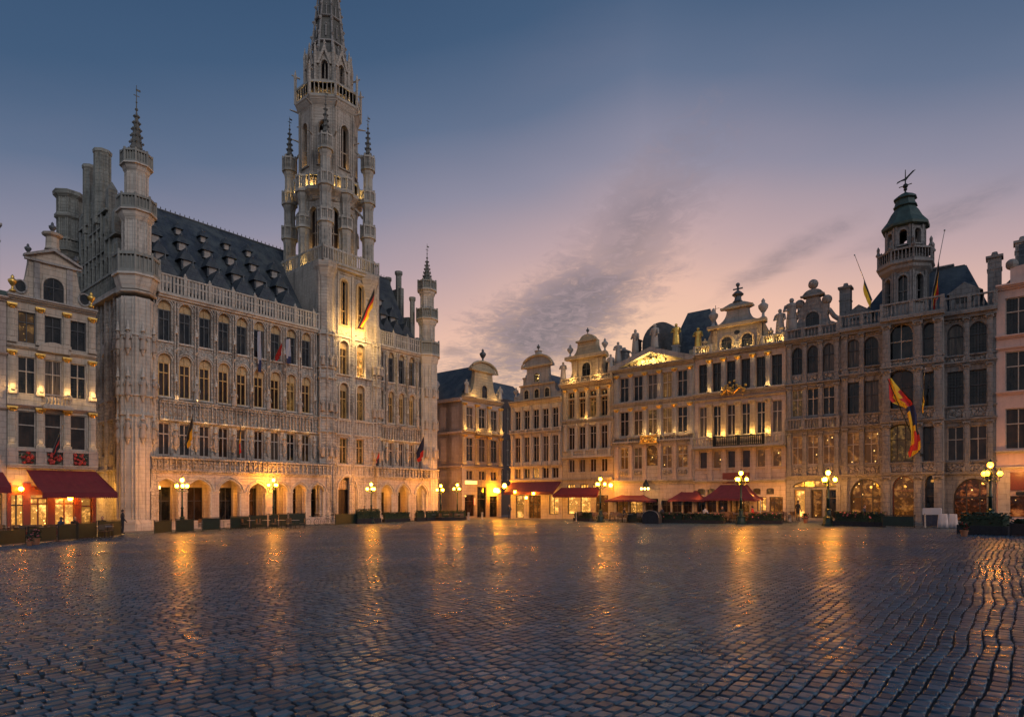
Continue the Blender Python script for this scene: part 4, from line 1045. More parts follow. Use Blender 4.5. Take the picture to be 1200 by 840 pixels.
    for x, rr in ((b.X(384, .5), 1.0), (xt1 - .25, .55), ((ct[0] + ct[1]) / 2, .28)):
        for k in range(8):
            a = pi / 8 + 2 * pi * k / 8; bt.lathe([(.13, -1), (.13, zcor)], x + rr * cos(a), tf + .1 + rr * sin(a) * .8, 5)
        bt.lathe([(rr * .95, -1), (rr * .95, zcor + .1)], x, tf + .1, 8, pi / 8, 1, .8)
        if rr > .3:
            for z in (1, z_gal1, zt0, zt1, zB1, zC0, zC1): bt.lathe([(rr, z), (rr + .2, z + .08), (rr + .2, z + .16), (rr, z + .25)], x, tf + .1, 8, pi / 8, 1, .8)
            for z in (zA0 + .6, zB0 + .3, zC0 + .3):
                for a in (-pi / 2, -pi / 2 - .8, -pi / 2 + .8): statue(r, x + (rr + .15) * cos(a), tf + .1 + (rr + .15) * sin(a) * .8, z, 1.2)
    tb = b.mb('tower_buttress', 'stone_tower')
    for x, rr in ((b.X(384, .5), .85), (xt1 - .25, .4)): tb.lathe([(rr, zcor), (rr, zp0)], x, tf + .1, 8, pi / 8, 1, .8)
    for x in ((ct[0] + ct[1]) / 2, ct[0] - .75, ct[1] + .75): tb.box(x - .12, x + .12, tf - .15, tf, zcor, zp0)
    # platform
    FL = (b.X(384, .6) - .05, .9)
    pl = MB(); hx0, hx1, hy0, hy1 = FL[0] - .9, FL[0] + 6.3, tf - .6, tf + 7.9
    pl.box(hx0 + .5, hx1 - .5, hy0 + .5, hy1 - .5, zp0 - .6, zp0 - .3); pl.box(hx0 + .1, hx1 - .1, hy0 + .1, hy1 - .1, zp0 - .3, zp0)
    obj('platform', pl, 'stone_tower', r)
    pr_ = MB()
    def rail(p, q, n):
        for i in range(n):
            f0, f1 = i / n, (i + 1) / n; xa, ya = p[0] + (q[0] - p[0]) * f0, p[1] + (q[1] - p[1]) * f0; xb, yb = p[0] + (q[0] - p[0]) * f1, p[1] + (q[1] - p[1]) * f1
            x0_, x1_ = min(xa, xb), max(xa, xb); y0_, y1_ = min(ya, yb), max(ya, yb)
            pr_.box(x0_ - .05, x1_ + .05, y0_ - .05, y1_ + .05, zp0, zp0 + .25); pr_.box(x0_ - .07, x1_ + .07, y0_ - .07, y1_ + .07, zp1 - .22, zp1)
            pr_.box(xa - .08, xa + .08, ya - .08, ya + .08, zp0, zp1 + .1); xm, ym_ = (xa + xb) / 2, (ya + yb) / 2; pr_.box(xm - .05, xm + .05, ym_ - .05, ym_ + .05, zp0 + .2, zp1 - .2)
    rail((hx0, hy0), (hx1, hy0), 12); rail((hx0, hy0), (hx0, hy1), 12); rail((hx1, hy0), (hx1, hy1), 12); rail((hx0, hy1), (hx1, hy1), 12)
    obj('platform_parapet', pr_, 'stone_turret', r)
    cx_, cy_ = FL[0] + 2.75, FL[1] + 3.5
    # octagonal stages with real openings
    def octstage(part, mat, r0, z0_, z1_, rot, wn, wz0, wz1, thick=.45, panes=True, arch='pointed'):
        m = MB(); pm2 = MB(); side = 2 * r0 * sin(pi / 8); ap = r0 * cos(pi / 8); sur = MB()
        for k in range(8):
            an = rot + 2 * pi * k / 8             # outward direction of the face
            fx, fy = cx_ + ap * cos(an), cy_ + ap * sin(an)
            T = an + pi / 2                        # local x along face, local y inward
            m.at(fx, fy, 0, T); sur.at(fx, fy, 0, T); pm2.at(fx, fy, 0, T)
            w = side * wn; o = dict(x0=-w / 2, x1=w / 2, z0=wz0, z1=wz1, arch=arch, rev=thick)
            m.wall(-side / 2, side / 2, z0_, z1_, [o], 0, thick)
            archplate(sur, o['x0'], o['x1'], o['z0'], o['z1'], 0, .16, arch, .14)
            pm2.box(-.04, .04, thick * .6, thick * .6 + .08, wz0, wz1 - .1); pm2.box(-w / 2, w / 2, thick * .6, thick * .6 + .08, wz0 + (wz1 - wz0) * .4, wz0 + (wz1 - wz0) * .4 + .1)
            m.box(-side / 2 - .0, -side / 2 + .16, -.12, .1, z0_, z1_); m.box(side / 2 - .16, side / 2, -.12, .1, z0_, z1_)
            m.box(-side * .36, -side * .36 + .08, -.06, 0, z0_, z1_); m.box(side * .36 - .08, side * .36, -.06, 0, z0_, z1_)
        for k in range(8):
            an = rot + 2 * pi * k / 8; lamp((cx_ + (ap - .65) * cos(an), cy_ + (ap - .65) * sin(an), wz0 + .25), 14, (1, .55, .15), .06, r)
        o_ = obj(part, m, mat, r); obj('opening_surround', sur, mat, o_); obj('mullion', pm2, mat, o_)
        core = MB(); core.lathe([(ap - .9, z0_), (ap - .9, z1_)], cx_, cy_, 8); obj('inner_core', core, 'brick_dark', o_)
        return o_
    z35, z365 = zz(35.0), zz(36.6)
    rotA = atan2(-.5, 0) # placeholder
    # local directions: outward front = -y ; left = -x. Lower stage turned by 22.5 degrees
    octstage('tower_stage', 'stone_tower', 3.05, zp0, z35, -pi / 2 - pi / 8, .42, zp0 + 2.2, z35 - 1.7)
    octstage('tower_stage', 'stone_tower', 3.15, z35, zz(45.0), -pi / 2, .42, zz(37.8), zz(42.6))
    lan = octstage('lantern_stage', 'stone_tower', 2.5, zz(45.0), zz(50.4), -pi / 2, .40, zz(46.2), zz(49.5), .35)
    gp_ = MB()
    for z, ra, rb in ((z35, 3.05, 3.75), (zz(45.0), 3.15, 3.6)):
        gp_.lathe([(ra, z - 1.0), (ra + .25, z - .55), (rb - .05, z - .2), (rb + .05, z - .1), (rb + .05, z), (ra, z)], cx_, cy_, 8, pi / 8)
    obj('tower_cornice', gp_, 'stone_tower', r)
    rl = MB(); octrail(rl, 3.75, z35, z365, 8, pi / 8, cx_, cy_, 5); octrail(rl, 3.55, zz(45.0), zz(46.7), 8, pi / 8, cx_, cy_, 5)
    obj('tower_parapet', rl, 'stone_turret', r)
    # gables and pinnacles round the lantern
    lg = MB(); side = 2 * 2.5 * sin(pi / 8); ap = 2.5 * cos(pi / 8)
    for k in range(8):
        an = 2 * pi * k / 8; lg.at(cx_ + ap * cos(an), cy_ + ap * sin(an), 0, an + pi / 2)
        lg.prism([(-side * .42, zz(49.0)), (-side * .3, zz(49.0)), (0, zz(50.5)), (side * .3, zz(49.0)), (side * .42, zz(49.0)), (0, zz(51.2))], -.25, -.05)
        lg.lathe([(.05, zz(51.1)), (.13, zz(51.3)), (.02, zz(51.7))], 0, -.15, 5)
        lg.off(); a2 = an + pi / 8
        lg.lathe([(.16, zz(44.6)), (.16, zz(50.2)), (.2, zz(50.3)), (.02, zz(51.6))], cx_ + 2.6 * cos(a2), cy_ + 2.6 * sin(a2), 4, a2)
        lg.lathe([(.15, zz(45)), (.15, zz(47.8)), (.2, zz(47.9)), (.02, zz(48.8))], cx_ + 3.6 * cos(a2), cy_ + 3.6 * sin(a2), 4, a2)
        # flyer and gargoyle
        lg.tube([(cx_ + 3.1 * cos(a2), cy_ + 3.1 * sin(a2), zz(48.0)), (cx_ + 4.0 * cos(a2), cy_ + 4.0 * sin(a2), zz(48.15))], [.1, .06], 5)
        lg.tube([(cx_ + 3.3 * cos(a2), cy_ + 3.3 * sin(a2), zz(44.2)), (cx_ + 4.2 * cos(a2), cy_ + 4.2 * sin(a2), zz(44.3))], [.12, .06], 5)
        lg.tube([(cx_ + 3.1 * cos(a2), cy_ + 3.1 * sin(a2), zz(41.0)), (cx_ + 3.9 * cos(a2), cy_ + 3.9 * sin(a2), zz(41.1))], [.12, .06], 5)
    obj('pinnacle', lg, 'stone_tower', r)
    # openwork spire
    s0, s1 = zz(50.2), zz(66.8); spm = MB()
    spm.lathe([(1.85, s0), (.1, s1)], cx_, cy_, 8, pi / 8)
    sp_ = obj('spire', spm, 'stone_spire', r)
    rb_ = MB()
    for k in range(8):
        a = pi / 8 + 2 * pi * k / 8
        rb_.tube([(cx_ + 2.05 * cos(a), cy_ + 2.05 * sin(a), s0), (cx_ + .12 * cos(a), cy_ + .12 * sin(a), s1)], [.13, .05], 5)
        an = 2 * pi * k / 8
        for j in range(6):
            f = j / 6.5; rr = (2.0 + (.12 - 2.0) * f) * cos(pi / 8); z = s0 + (s1 - s0) * f; hh = 1.5 * (1 - f * .6)
            rb_.tube([(cx_ + rr * cos(an), cy_ + rr * sin(an), z), (cx_ + rr * .96 * cos(an), cy_ + rr * .96 * sin(an), z + hh)], [.09 * (1 - f * .5)] * 2, 4)
            rb_.sphere(cx_ + rr * 1.0 * cos(an), cy_ + rr * 1.0 * sin(an), z + hh, .12 * (1 - f * .4), 5, 4)
    crockets(rb_, 2.08, s0 + .3, .15, s1 - .4, 8, pi / 8, cx_, cy_, 9, .2)
    for f in (.12, .3, .48, .66, .82):
        rr = 2.05 * (1 - f) + .12 * f; z = s0 + (s1 - s0) * f
        rb_.lathe([(rr, z - .12), (rr + .12, z - .06), (rr + .12, z + .06), (rr, z + .12)], cx_, cy_, 8, pi / 8)
    finial(rb_, cx_, cy_, s1 - .2, s1 + 3)
    obj('spire_rib', rb_, 'stone_grey', sp_)
    # slender turrets of the tower
    g1, g2, g3 = (zz(30.9), zz(32.2)), (zz(34.8), zz(36.1)), (zz(38.6), zz(40.0))
    cor = [(FL[0], FL[1]), (FL[0] + 5.5, FL[1]), (FL[0], FL[1] + 7.0), (FL[0] + 5.5, FL[1] + 7.0)]
    for i, (x, y) in enumerate(cor):
        turret('turret', r, x, y, {'shaft': [(zp0 - .5, g1[0], .58), (g1[0], g2[0], .52), (g2[0], g3[0], .44)], 'gal': [(g1[0], g1[1], .56, .86), (g2[0], g2[1], .5, .82), (g3[0], g3[1], .42, .78)]}, .6, 'stone_turret', spire=(g3[0] + .6, zz(43.2), .42, zz(44.8)), bars=2)
        mm = MB(); mm.lathe([(.66, zp0 - 2.6), (1.0, zp0 - 1.2), (1.25, zp0 - .5), (1.3, zp0)], x, y, 8, pi / 8); obj('turret_corbel', mm, 'stone_tower', r)
        fy = MB()
        for z in (z35 - 1.0, zz(40.5)):
            dx, dy = cx_ - x, cy_ - y; L = math.hypot(dx, dy); k0, k1 = .6 / L, (L - 3.0) / L
            fy.tube([(x + dx * k0, y + dy * k0, z - .8), (x + dx * (k0 + k1) / 2, y + dy * (k0 + k1) / 2, z - .1), (x + dx * k1, y + dy * k1, z + .3)], .12, 5)
        obj('flying_buttress', fy, 'stone_turret', r)
    for ang in (-pi / 2, pi, 0, pi / 2):
        x, y = cx_ + 3.15 * cos(ang), cy_ + 3.15 * sin(ang)
        turret('turret', r, x, y, {'shaft': [(zp0 - .2, g1[0], .5), (g1[0], z35 + .4, .46)], 'gal': [(zz(31.1), zz(32.3), .5, .78), (z35, z365, .46, .84)]}, .6, 'stone_turret', bars=2)
    # floodlights seen glowing on the tower
    for x in (ct[0], (ct[0] + ct[1]) / 2 + .2, ct[1] + .3): floodlight(r, x, tf - .5, zcor + .15, 75, (1, .62, .2), out=1.0)
    floodlight(r, ct[1], tf - .3, zC0 - .1, 14, (1, .6, .2))
    for an in (-pi / 2 - pi / 8, -pi / 2 + pi / 8, -pi / 2 - 3 * pi / 8, -pi + pi / 8, pi - pi / 8):
        floodlight(r, cx_ + 3.5 * cos(an), cy_ + 3.5 * sin(an), z35 + .1, 12, (1, .62, .18)); floodlight(r, cx_ + 3.5 * cos(an), cy_ + 3.5 * sin(an), zp0 + .1, 10, (1, .62, .18))
    for k in range(8):
        an = 2 * pi * k / 8; floodlight(r, cx_ + 3.15 * cos(an), cy_ + 3.15 * sin(an), zz(45.1), 4, (1, .62, .2))
    # street-side warm light on the lower side wall
    for k in (2.2, 6.5): lamp((sx - 1.3, YM + k, 3.0), 260, (1, .46, .07), .15, r)
    # ledge uplights along the front, warming the tracery band and tympana
    for i, c in enumerate(cl + cr): lamp((c, YM - .5, zA1 + .15), 3.0, (1, .62, .22), .05, r)
    for i, c in enumerate(cl + cr): lamp((c, YM - .6, zB1 - 1.3), 2.0, (1, .62, .25), .05, r)
    for i in (1, 2): lamp((nx[i], YM - .4, zB0 - .1), 4, (1, .6, .25), .04, r)
    b.build()
    return b
HALL = build_hall()
# ---------------------------------------------------------------- guild houses
def edges(n, W, e=0.22): return [e + (W - 2 * e) * i / n for i in range(n + 1)]
def half_hood(w, z0, z1, n=8): return [(w * cos(pi / 2 * i / n), z0 + (z1 - z0) * sin(pi / 2 * i / n)) for i in range(n + 1)]
BAL = 'stone_grey'

def house_left():
    """corner cafe beside the town hall"""
    b = B('cafe_house', 'cream stone gabled house with gilded capitals and red awning, beside the town hall', LW, 8, 112, 1.6)
    W, r = b.W, b.root; Z = lambda py, y=0: b.Z(60, py, y)
    cap = 'gilding'
    rows = [(Z(406), Z(371), Z(355)), (Z(466), Z(422), Z(412)), (Z(526), Z(484), Z(478))]
    b.row(rows[0][0], rows[0][1], 3, .35, W - .35, .66, pm=['pane_lattice'], fm='frame_dark', tr=(.66,), rev=.22)
    b.row(rows[1][0], rows[1][1], 3, .35, W - .35, .68, pm=['pane_lattice', 'pane_brown_lattice'], fm='frame_stone', tr=(.62,), rev=.22)
    b.row(rows[2][0], rows[2][1], 3, .35, W - .35, .68, pm=['pane_brown_lattice'], fm='frame_stone', tr=(.62,), nx=1, rev=.22)
    xs = edges(3, W, .25)
    b.pil(rows[0][0] - .1, Z(364), xs, .42, .14, 'stone_cream', cap)
    b.pil(Z(466), Z(417), xs, .42, .16, 'stone_cream', cap, light=0)
    b.pil(Z(527), Z(480), xs, .44, .18, 'stone_cream', cap)
    for x in xs: floodlight(r, x, -.5, Z(463), 7, (1, .6, .2)); lamp((x, -.42, Z(520)), 1.2, (1, .6, .2), .04, r)
    b.cornice(Z(360), .35, .45, mat='stone_grey'); b.cornice(Z(414), .22, .25, mat='stone_cream'); b.cornice(Z(481), .22, .35, mat='stone_rose'); b.cornice(Z(549), .25, .45, mat='stone_cream')
    m = b.mb('balcony', 'stone_cream'); x0, x1 = W * .36, W * .7
    m.box(x0, x1, -.75, 0, Z(480), Z(476.5)); bl = b.mb('balustrade', 'stone_cream'); balus(bl, x0 + .1, x1 - .1, -.65, Z(476.5), Z(463.5), .2)
    lamp((W * .53, -.3, Z(474)), 6, (1, .55, .15), .08, r)
    for q in (0, 1): m.box((0 if q == 0 else x1), (x0 if q == 0 else W), -.12, 0, Z(480), Z(464))
    # parapet with flower boxes over the awning
    pp = b.mb('parapet', 'stone_rose'); pp.box(0, W, -.35, -.28, Z(549), Z(545)); pp.box(0, W, -.4, -.2, Z(530), Z(527))
    for x in xs: pp.box(x - .3, x + .3, -.42, 0, Z(547), Z(527))
    for i in range(3):
        fb = MB()
        for k in range(26): fb.sphere(xs[i] + .45 + R() * (xs[i + 1] - xs[i] - .9), -.3 + U(-.08, .08), Z(543) + U(0, .7), U(.07, .14), 5, 4)
        fb.m = 1
        for k in range(16): fb.sphere(xs[i] + .4 + R() * (xs[i + 1] - xs[i] - .8), -.32 + U(-.08, .08), Z(543) + U(0, .6), U(.06, .1), 5, 4)
        obj('flower_box', fb, ['flower_red', 'leaf'], r)
    # segmental pediment over the middle window of the third row
    sg = MB(); xm = W / 2; hw = W * .19
    o = [(xm + hw, Z(414))] + [(xm + hw * cos(pi * i / 12), Z(414) + .75 * sin(pi * i / 12)) for i in range(1, 12)] + [(xm - hw, Z(414))]
    sg.prism(o, -.3, -.02); obj('pediment', sg, 'stone_cream', r)
    # ground floor shopfront
    gz0 = Z(551); n = 4
    sh = [(W * .02, W * .19), (W * .23, W * .45), (W * .51, W * .76), (W * .80, W * .97)]
    b.row(.55, Z(583), xs=[sh[1], sh[2]], pm='pane_bright', fm='wood_red', tr=(.8,), nx=2, rev=.3, fw=.1)
    b.row(0.2, Z(583), xs=[sh[3]], pm='pane_lit', fm='wood_red', tr=(.75,), nx=1, rev=.35, fw=.1)
    b.row(0.1, Z(578), xs=[sh[0]], pm='pane_bright', fm='wood_dark', tr=(.72,), nx=2, rev=.3, fw=.1)
    fr = b.mb('shopfront', 'wood_red')
    for x in (0, W * .205, W * .475, W * .78, W): fr.box(max(0, x - .22), min(W, x + .22), -.14, 0, -1, Z(566))
    fr.box(0, W, -.1, 0, Z(580), Z(570)); fr.box(W * .22, W * .77, -.08, 0, -.8, .5)
    # gable
    ze = Z(358); xc = W / 2; hg = W / 2
    g = MB(); zz_ = lambda py: Z(py)
    half = [(hg - .1, ze), (hg - .1, ze + .5), (hg * .86, ze + .6)] + scroll(hg * .86, ze + .6, hg * .56, Z(312), 6, True)[::1] + [(hg * .54, Z(312)), (hg * .54, Z(308)), (hg * .60, Z(307)), (hg * .60, Z(304)), (hg * .3, Z(297)), (0.0, Z(294))]
    g.prism(mirror(half, xc), 0, .5); obj('gable', g, 'stone_cream', r)
    gc = b.mb('gable_cornice', 'stone_grey')
    gc.prism([(xc - hg * .66, Z(309)), (xc + hg * .66, Z(309)), (xc + hg * .66, Z(306)), (xc, Z(291)), (xc - hg * .66, Z(306))], -.35, -.02) if False else None
    for q in (-1, 1): gc.prism([(xc, Z(295)), (xc + q * hg * .66, Z(308)), (xc + q * hg * .66, Z(305.5)), (xc, Z(291.5))], -.3, .1)
    gc.box(xc - hg * .64, xc + hg * .64, -.22, 0, Z(311), Z(308.5))
    gwin(r, xc - .62, xc + .62, Z(354.5), Z(326), 0, 'stone_cream', 'pane_lattice')
    for q in (-1, 1):
        gc.box(xc + q * hg * .37 - .18, xc + q * hg * .37 + .18, -.12, 0, Z(355), Z(312))
        rm = MB(); rm.at(xc + q * hg * .72, -.03, Z(344)); rm.lathe([(.34, 0), (.34, .01)], 0, 0, 14)
        ov = MB(); pts = [(xc + q * hg * .72 + .36 * cos(2 * pi * k / 16), -.06, Z(343.5) + .45 * sin(2 * pi * k / 16)) for k in range(17)]; ov.tube(pts, .07, 5)
        c_ = obj('oculus_frame', ov, 'stone_grey', r); dk = MB(); dk.poly([(p[0], -.015, p[2]) for p in pts[:-1]]); obj('pane', dk, 'pane_dark', c_)
        urn(r, xc + q * (hg - .3), -.05, ze + .45, 1.15, 'gilding')
        urn(r, xc + q * hg * .54, .2, Z(306), .9, 'lead')
    ped = MB(); ped.lathe([(.5, 0), (.42, .2), (.4, .9), (.6, 1.0), (.66, 1.15), (.3, 1.3)], xc, .2, 8, pi / 8, z0=Z(292)); obj('finial_pedestal', ped, 'stone_cream', r)
    urn(r, xc, .2, Z(275), 1.0, 'lead')
    m = b.mb('roof', 'slate'); roof_y(m, .3, W - .3, ze, Z(306), .6, 9)
    chimney(b, -.3, 3.2, ze, Z(283, 3.2), .45)
    # awning
    aw = MB(); ax0, ax1 = W * .20, W * 1.0; zt_, zb_ = Z(551), b.Z(100, 577, -3.6)
    ex = b.X(138, -3.6)
    V = []; nu, nv = 48, 8
    for j in range(nv + 1):
        for i in range(nu + 1):
            u, v = i / nu, j / nv; xa = ax0 + (ax1 - ax0) * u; xb = ax0 + .1 + (ex - ax0 - .1) * u
            V.append((xa + (xb - xa) * v, -.05 - 3.55 * v, zt_ + (zb_ - zt_) * v - .13 * sin(pi * v) - .035 * abs(sin(pi * u * 8)) * sin(pi * min(1, v * 1.2))))
    aw.add(V, [(j * (nu + 1) + i, j * (nu + 1) + i + 1, (j + 1) * (nu + 1) + i + 1, (j + 1) * (nu + 1) + i) for j in range(nv) for i in range(nu)])
    ar = MB()
    for x in (ax0 + .5, (ax0 + ex) / 2, ex - .8): ar.tube([(min(x, ax1 - .1), -.1, zt_ - 1.3), (x, -3.5, zb_ - .05)], .03, 5)
    ar.tube([(ax0 + .1, -3.58, zb_ - .02), (ex, -3.58, zb_ - .02)], .035, 6); obj('awning_arm', ar, 'iron', r)
    n = 34
    for i in range(n):
        xa = ax0 + .1 + (ex - ax0 - .1) * i / n; xb = ax0 + .1 + (ex - ax0 - .1) * (i + 1) / n
        aw.add([(xa, -3.62, zb_), (xb, -3.62, zb_), (xb, -3.62, zb_ - .34), ((xa + xb) / 2, -3.62, zb_ - .40), (xa, -3.62, zb_ - .34)], [(0, 1, 2, 3, 4)])
    aw.add([(ex, -3.6, zb_), (ex, -3.6, zb_ - .35), (ax1, -.05, zt_ - .35), (ax1, -.05, zt_)], [(0, 1, 2, 3)])
    obj('awning', aw, 'canvas_red', r)
    for x in (W * .3, W * .6, W * .9): lamp((x, -.9, Z(582)), 26, (1, .52, .14), .12, r)
    lm = MB()
    for x in (W * .12, W * .66): lm.sphere(x, -.7, Z(573 if x < W * .5 else 584), .16, 8, 6)
    obj('wall_lantern', lm, 'globe', r)
    b.finish('stone_cream', ze, 9)
    # neighbour on the far left, only its edge is seen
    c = B('terrace_house', 'narrow stone house with red awning at the very edge, next to the cafe house', LW, -80, 7.5, 1.6)
    Zc_ = lambda py: c.Z(0, py)
    for z0, z1 in ((Zc_(412), Zc_(366)), (Zc_(472), Zc_(426)), (Zc_(535), Zc_(490))): c.row(z0, z1, 4, .3, c.W - .3, .5, pm='pane_brown', tr=(.6,))
    c.row(.6, Zc_(578), xs=[(c.W * .1, c.W * .4), (c.W * .5, c.W * .94)], pm='pane_bright', fm='wood_dark', nx=3, tr=(.7,))
    c.cornice(Zc_(352), .3, .4, mat='stone_rose'); c.cornice(Zc_(416), .2, .25, mat='stone_rose'); c.cornice(Zc_(480), .2, .25, mat='stone_rose')
    m = c.mb('roof', 'slate'); roof_x(m, 0, c.W, Zc_(350), Zc_(318), .2, 9)
    m = c.mb('roof_flashing', 'copper'); m.box(c.W - 1.2, c.W, -.1, 1.5, Zc_(350), Zc_(340))
    aw = MB(); zt_, zb_ = Zc_(553), Zc_(571)
    aw.add([(0, -.05, zt_), (c.W - .2, -.05, zt_), (c.W - .2, -2.4, zb_), (0, -2.4, zb_), (0, -.05, zt_ - .1), (c.W - .2, -.05, zt_ - .1), (c.W - .2, -2.4, zb_ - .4), (0, -2.4, zb_ - .4)], [(0, 1, 2, 3), (7, 6, 5, 4), (3, 2, 6, 7), (1, 5, 6, 2)])
    obj('awning', aw, 'canvas_red', c.root)
    lamp((c.W * .85, -1.0, Zc_(585)), 40, (1, .48, .12), .12, c.root)
    c.finish('stone_rose', Zc_(350), 9)
house_left()

def house_corner():
    b = B('corner_house', 'corner house with gilded curved pediment and steep dark roof, beyond the town hall', LW, 541.5, 587.5, 0)
    W, r = b.W, b.root; Z = lambda py, y=0: b.Z(563, py, y)
    DEP = 9.0
    R_ = [(Z(502), Z(477)), (Z(541), Z(512)), (Z(562), Z(550))]
    R4 = R_
    b.row(Z(503.5), Z(478.5), 3, .3, W - .3, .56, pm=['pane_lattice', 'pane_dark'], tr=(.62,), nx=2, arch=None)
    b.row(Z(541), Z(514), 3, .3, W - .3, .56, pm=['pane_brown', 'pane_dark'], tr=(.66,))
    b.row(Z(562.5), Z(551.5), 3, .3, W - .3, .56, pm=['pane_brown'], tr=())
    xs = edges(3, W, .3)
    b.pil(Z(506), Z(475), xs, .55, .2, 'stone_gold', 'gilding'); b.pil(Z(545), Z(511), xs, .55, .2, 'stone_gold', 'gilding')
    for x in xs: floodlight(r, x, -.7, Z(506) + .1, 9, (1, .58, .18)); lamp((x, -.6, Z(543)), 3.5, (1, .55, .18), .05, r)
    for x in (xs[1], xs[2]): lamp((x, -.75, Z(469.5) + .5), 9, (1, .6, .18), .06, r)
    b.cornice(Z(472), .55, .5, mat='stone_gold'); b.cornice(Z(509.5), .35, .35, mat='stone_gold'); b.cornice(Z(549), .3, .3, mat='stone_rose')
    ov = MB(); ov.prism([(W / 2 - 1.4, Z(510))] + [(W / 2 - 1.4 * cos(pi * i / 10), Z(510) + 1.0 * sin(pi * i / 10)) for i in range(1, 10)] + [(W / 2 + 1.4, Z(510))], -.45, -.02); obj('pediment', ov, 'stone_gold', r)
    # ground floor
    b.row(0.3, Z(579.5), xs=[(.5, W * .3), ], pm='pane_brown', fm='wood_dark', nx=1, tr=(.7,)); b.row(0.1, Z(570), xs=[(W * .37, W * .6)], pm='pane_dark', fm='wood_dark', nx=1, tr=(.6,)); b.row(.1, Z(581), xs=[(W * .69, W * .9)], pm='pane_dark', fm='wood_dark', nx=1, tr=(.7,))
    sg = MB(); sg.box(.5, W * .34, -.2, -.05, Z(567.5), Z(563.5)); obj('lit_sign', sg, 'sign_lit', r)
    sg = MB(); sg.box(W * .26, W * .29, -.25, -.2, Z(591), Z(583.5)); obj('neon_sign', sg, 'sign_red', r)
    lm = MB(); lm.lathe([(.04, .5), (.22, .4), (.30, 0), (.12, -.15)], W * .78, -.8, 8, z0=Z(576)); lm.lathe([(.04, .5), (.22, .4), (.30, 0), (.12, -.15)], W * .72, -.8, 8, z0=Z(575.6)); obj('wall_lantern', lm, 'globe', r)
    ze = Z(469.5); xc = W / 2 + .3; hg = W / 2
    half = [(hg - .4, ze), (hg - .4, ze + .7), (hg * .75, ze + .8)] + scroll(hg * .75, ze + .8, hg * .46, Z(440), 6) + [(hg * .44, Z(438)), (hg * .44, Z(435))] + [(hg * .62, Z(435)), (hg * .62, Z(434))] + half_hood(hg * .6, Z(434), Z(424), 8)[1:]
    g = MB(); g.prism(mirror(half, xc), 0, .6); obj('gable', g, 'stone_gold', r)
    hd = MB(); pts = [(xc + hg * .66 * cos(pi * i / 14), -.12, Z(434.5) + (Z(423.3) - Z(434.5)) * sin(pi * i / 14)) for i in range(15)]
    hd.tube(pts, .17, 6); hd.box(xc - hg * .68, xc + hg * .68, -.3, 0, Z(435.6), Z(434)); obj('gable_cornice', hd, 'stone_gold', r)
    gwin(r, xc - .52, xc + .52, Z(466), Z(451), 0, 'stone_gold', 'pane_dark')
    urn(r, xc, .2, Z(424), 1.9, 'lead')
    for q in (-1, 1): statue(r, xc + q * (hg - .55), 0, ze + .6, 1.9); urn(r, xc + q * hg * .72, .1, ze + .7, 1.0, 'stone_gold')
    for q in (-1, 1): floodlight(r, xc + q * hg * .55, -.45, ze + .1, 10, (1, .6, .18))
    lamp((xc, -.7, Z(441)), 9, (1, .6, .18), .08, r)
    rf = b.mb('roof', 'slate'); zr = Z(431)
    roof_y(rf, -.1, W + .1, ze, zr + .5, .6, DEP + 9)
    # left flank, facing the street beside the town hall
    sw = b.mb('flank_wall', 'stone_rose'); sw.at(0, DEP, 0, -pi / 2); so_ = []
    for k in range(4):
        for z0, z1 in ((Z(503.5), Z(478.5)), (Z(541), Z(514)), (Z(562.5), Z(551.5))):
            so_.append(dict(x0=round(.8 + k * 2.1, 3), x1=round(1.85 + k * 2.1, 3), z0=round(z0, 3), z1=round(z1, 3), rev=.2))
    sw.wall(0, DEP, -1, ze, so_, 0, .2); sw.box(0, DEP, -.35, 0, ze - .4, ze); sw.box(0, DEP, -.2, 0, Z(509.5), Z(507)); sw.box(0, DEP, -.2, 0, Z(548), Z(546)); sw.off()
    gl = MB(); gl.at(0, DEP, 0, -pi / 2); fm = MB(); fm.at(0, DEP, 0, -pi / 2)
    for o in so_:
        gl.poly([(o['x0'], .19, o['z0']), (o['x1'], .19, o['z0']), (o['x1'], .19, o['z1']), (o['x0'], .19, o['z1'])])
        xm = (o['x0'] + o['x1']) / 2; fm.box(xm - .04, xm + .04, .1, .18, o['z0'], o['z1']); fm.box(o['x0'], o['x1'], .1, .17, o['z0'] * .4 + o['z1'] * .6, o['z0'] * .4 + o['z1'] * .6 + .08)
    f_ = obj('flank_window', fm, 'frame_stone', r); obj('pane', gl, 'pane_brown', f_)
    dm = MB(); dm.at(0, 7.2, ze, -pi / 2); dm.prism([(-1.0, 0), (1.0, 0), (1.0, 2.6), (0, 3.4), (-1.0, 2.6)], -.1, 2.5); obj('dormer', dm, 'stone_rose', r)
    dw = MB(); dw.at(0, 7.2, ze, -pi / 2); o = dict(x0=-.45, x1=.45, z0=.4, z1=2.4, arch='round'); dw.poly([(-.45, -.12, .4), (.45, -.12, .4)] + [(x, -.12, z) for x, z in reversed(arch_curve(o))]); obj('dormer_window', dw, 'pane_dark', r)
    chimney(b, W + .1, 2.4, ze, Z(447, 2.4) , .4); chimney(b, -.3, 8.6, ze, Z(441, 8.6), .3)
    b.finish('stone_rose', ze, DEP)
    lamp((-1.6, -.9, 3.2), 110, (1, .42, .07), .12, r); lamp((W * .8, -1.2, 3.2), 80, (1, .42, .07), .12, r); lamp((W * .3, -1.2, 3.0), 70, (1, .42, .07), .12, r)
house_corner()

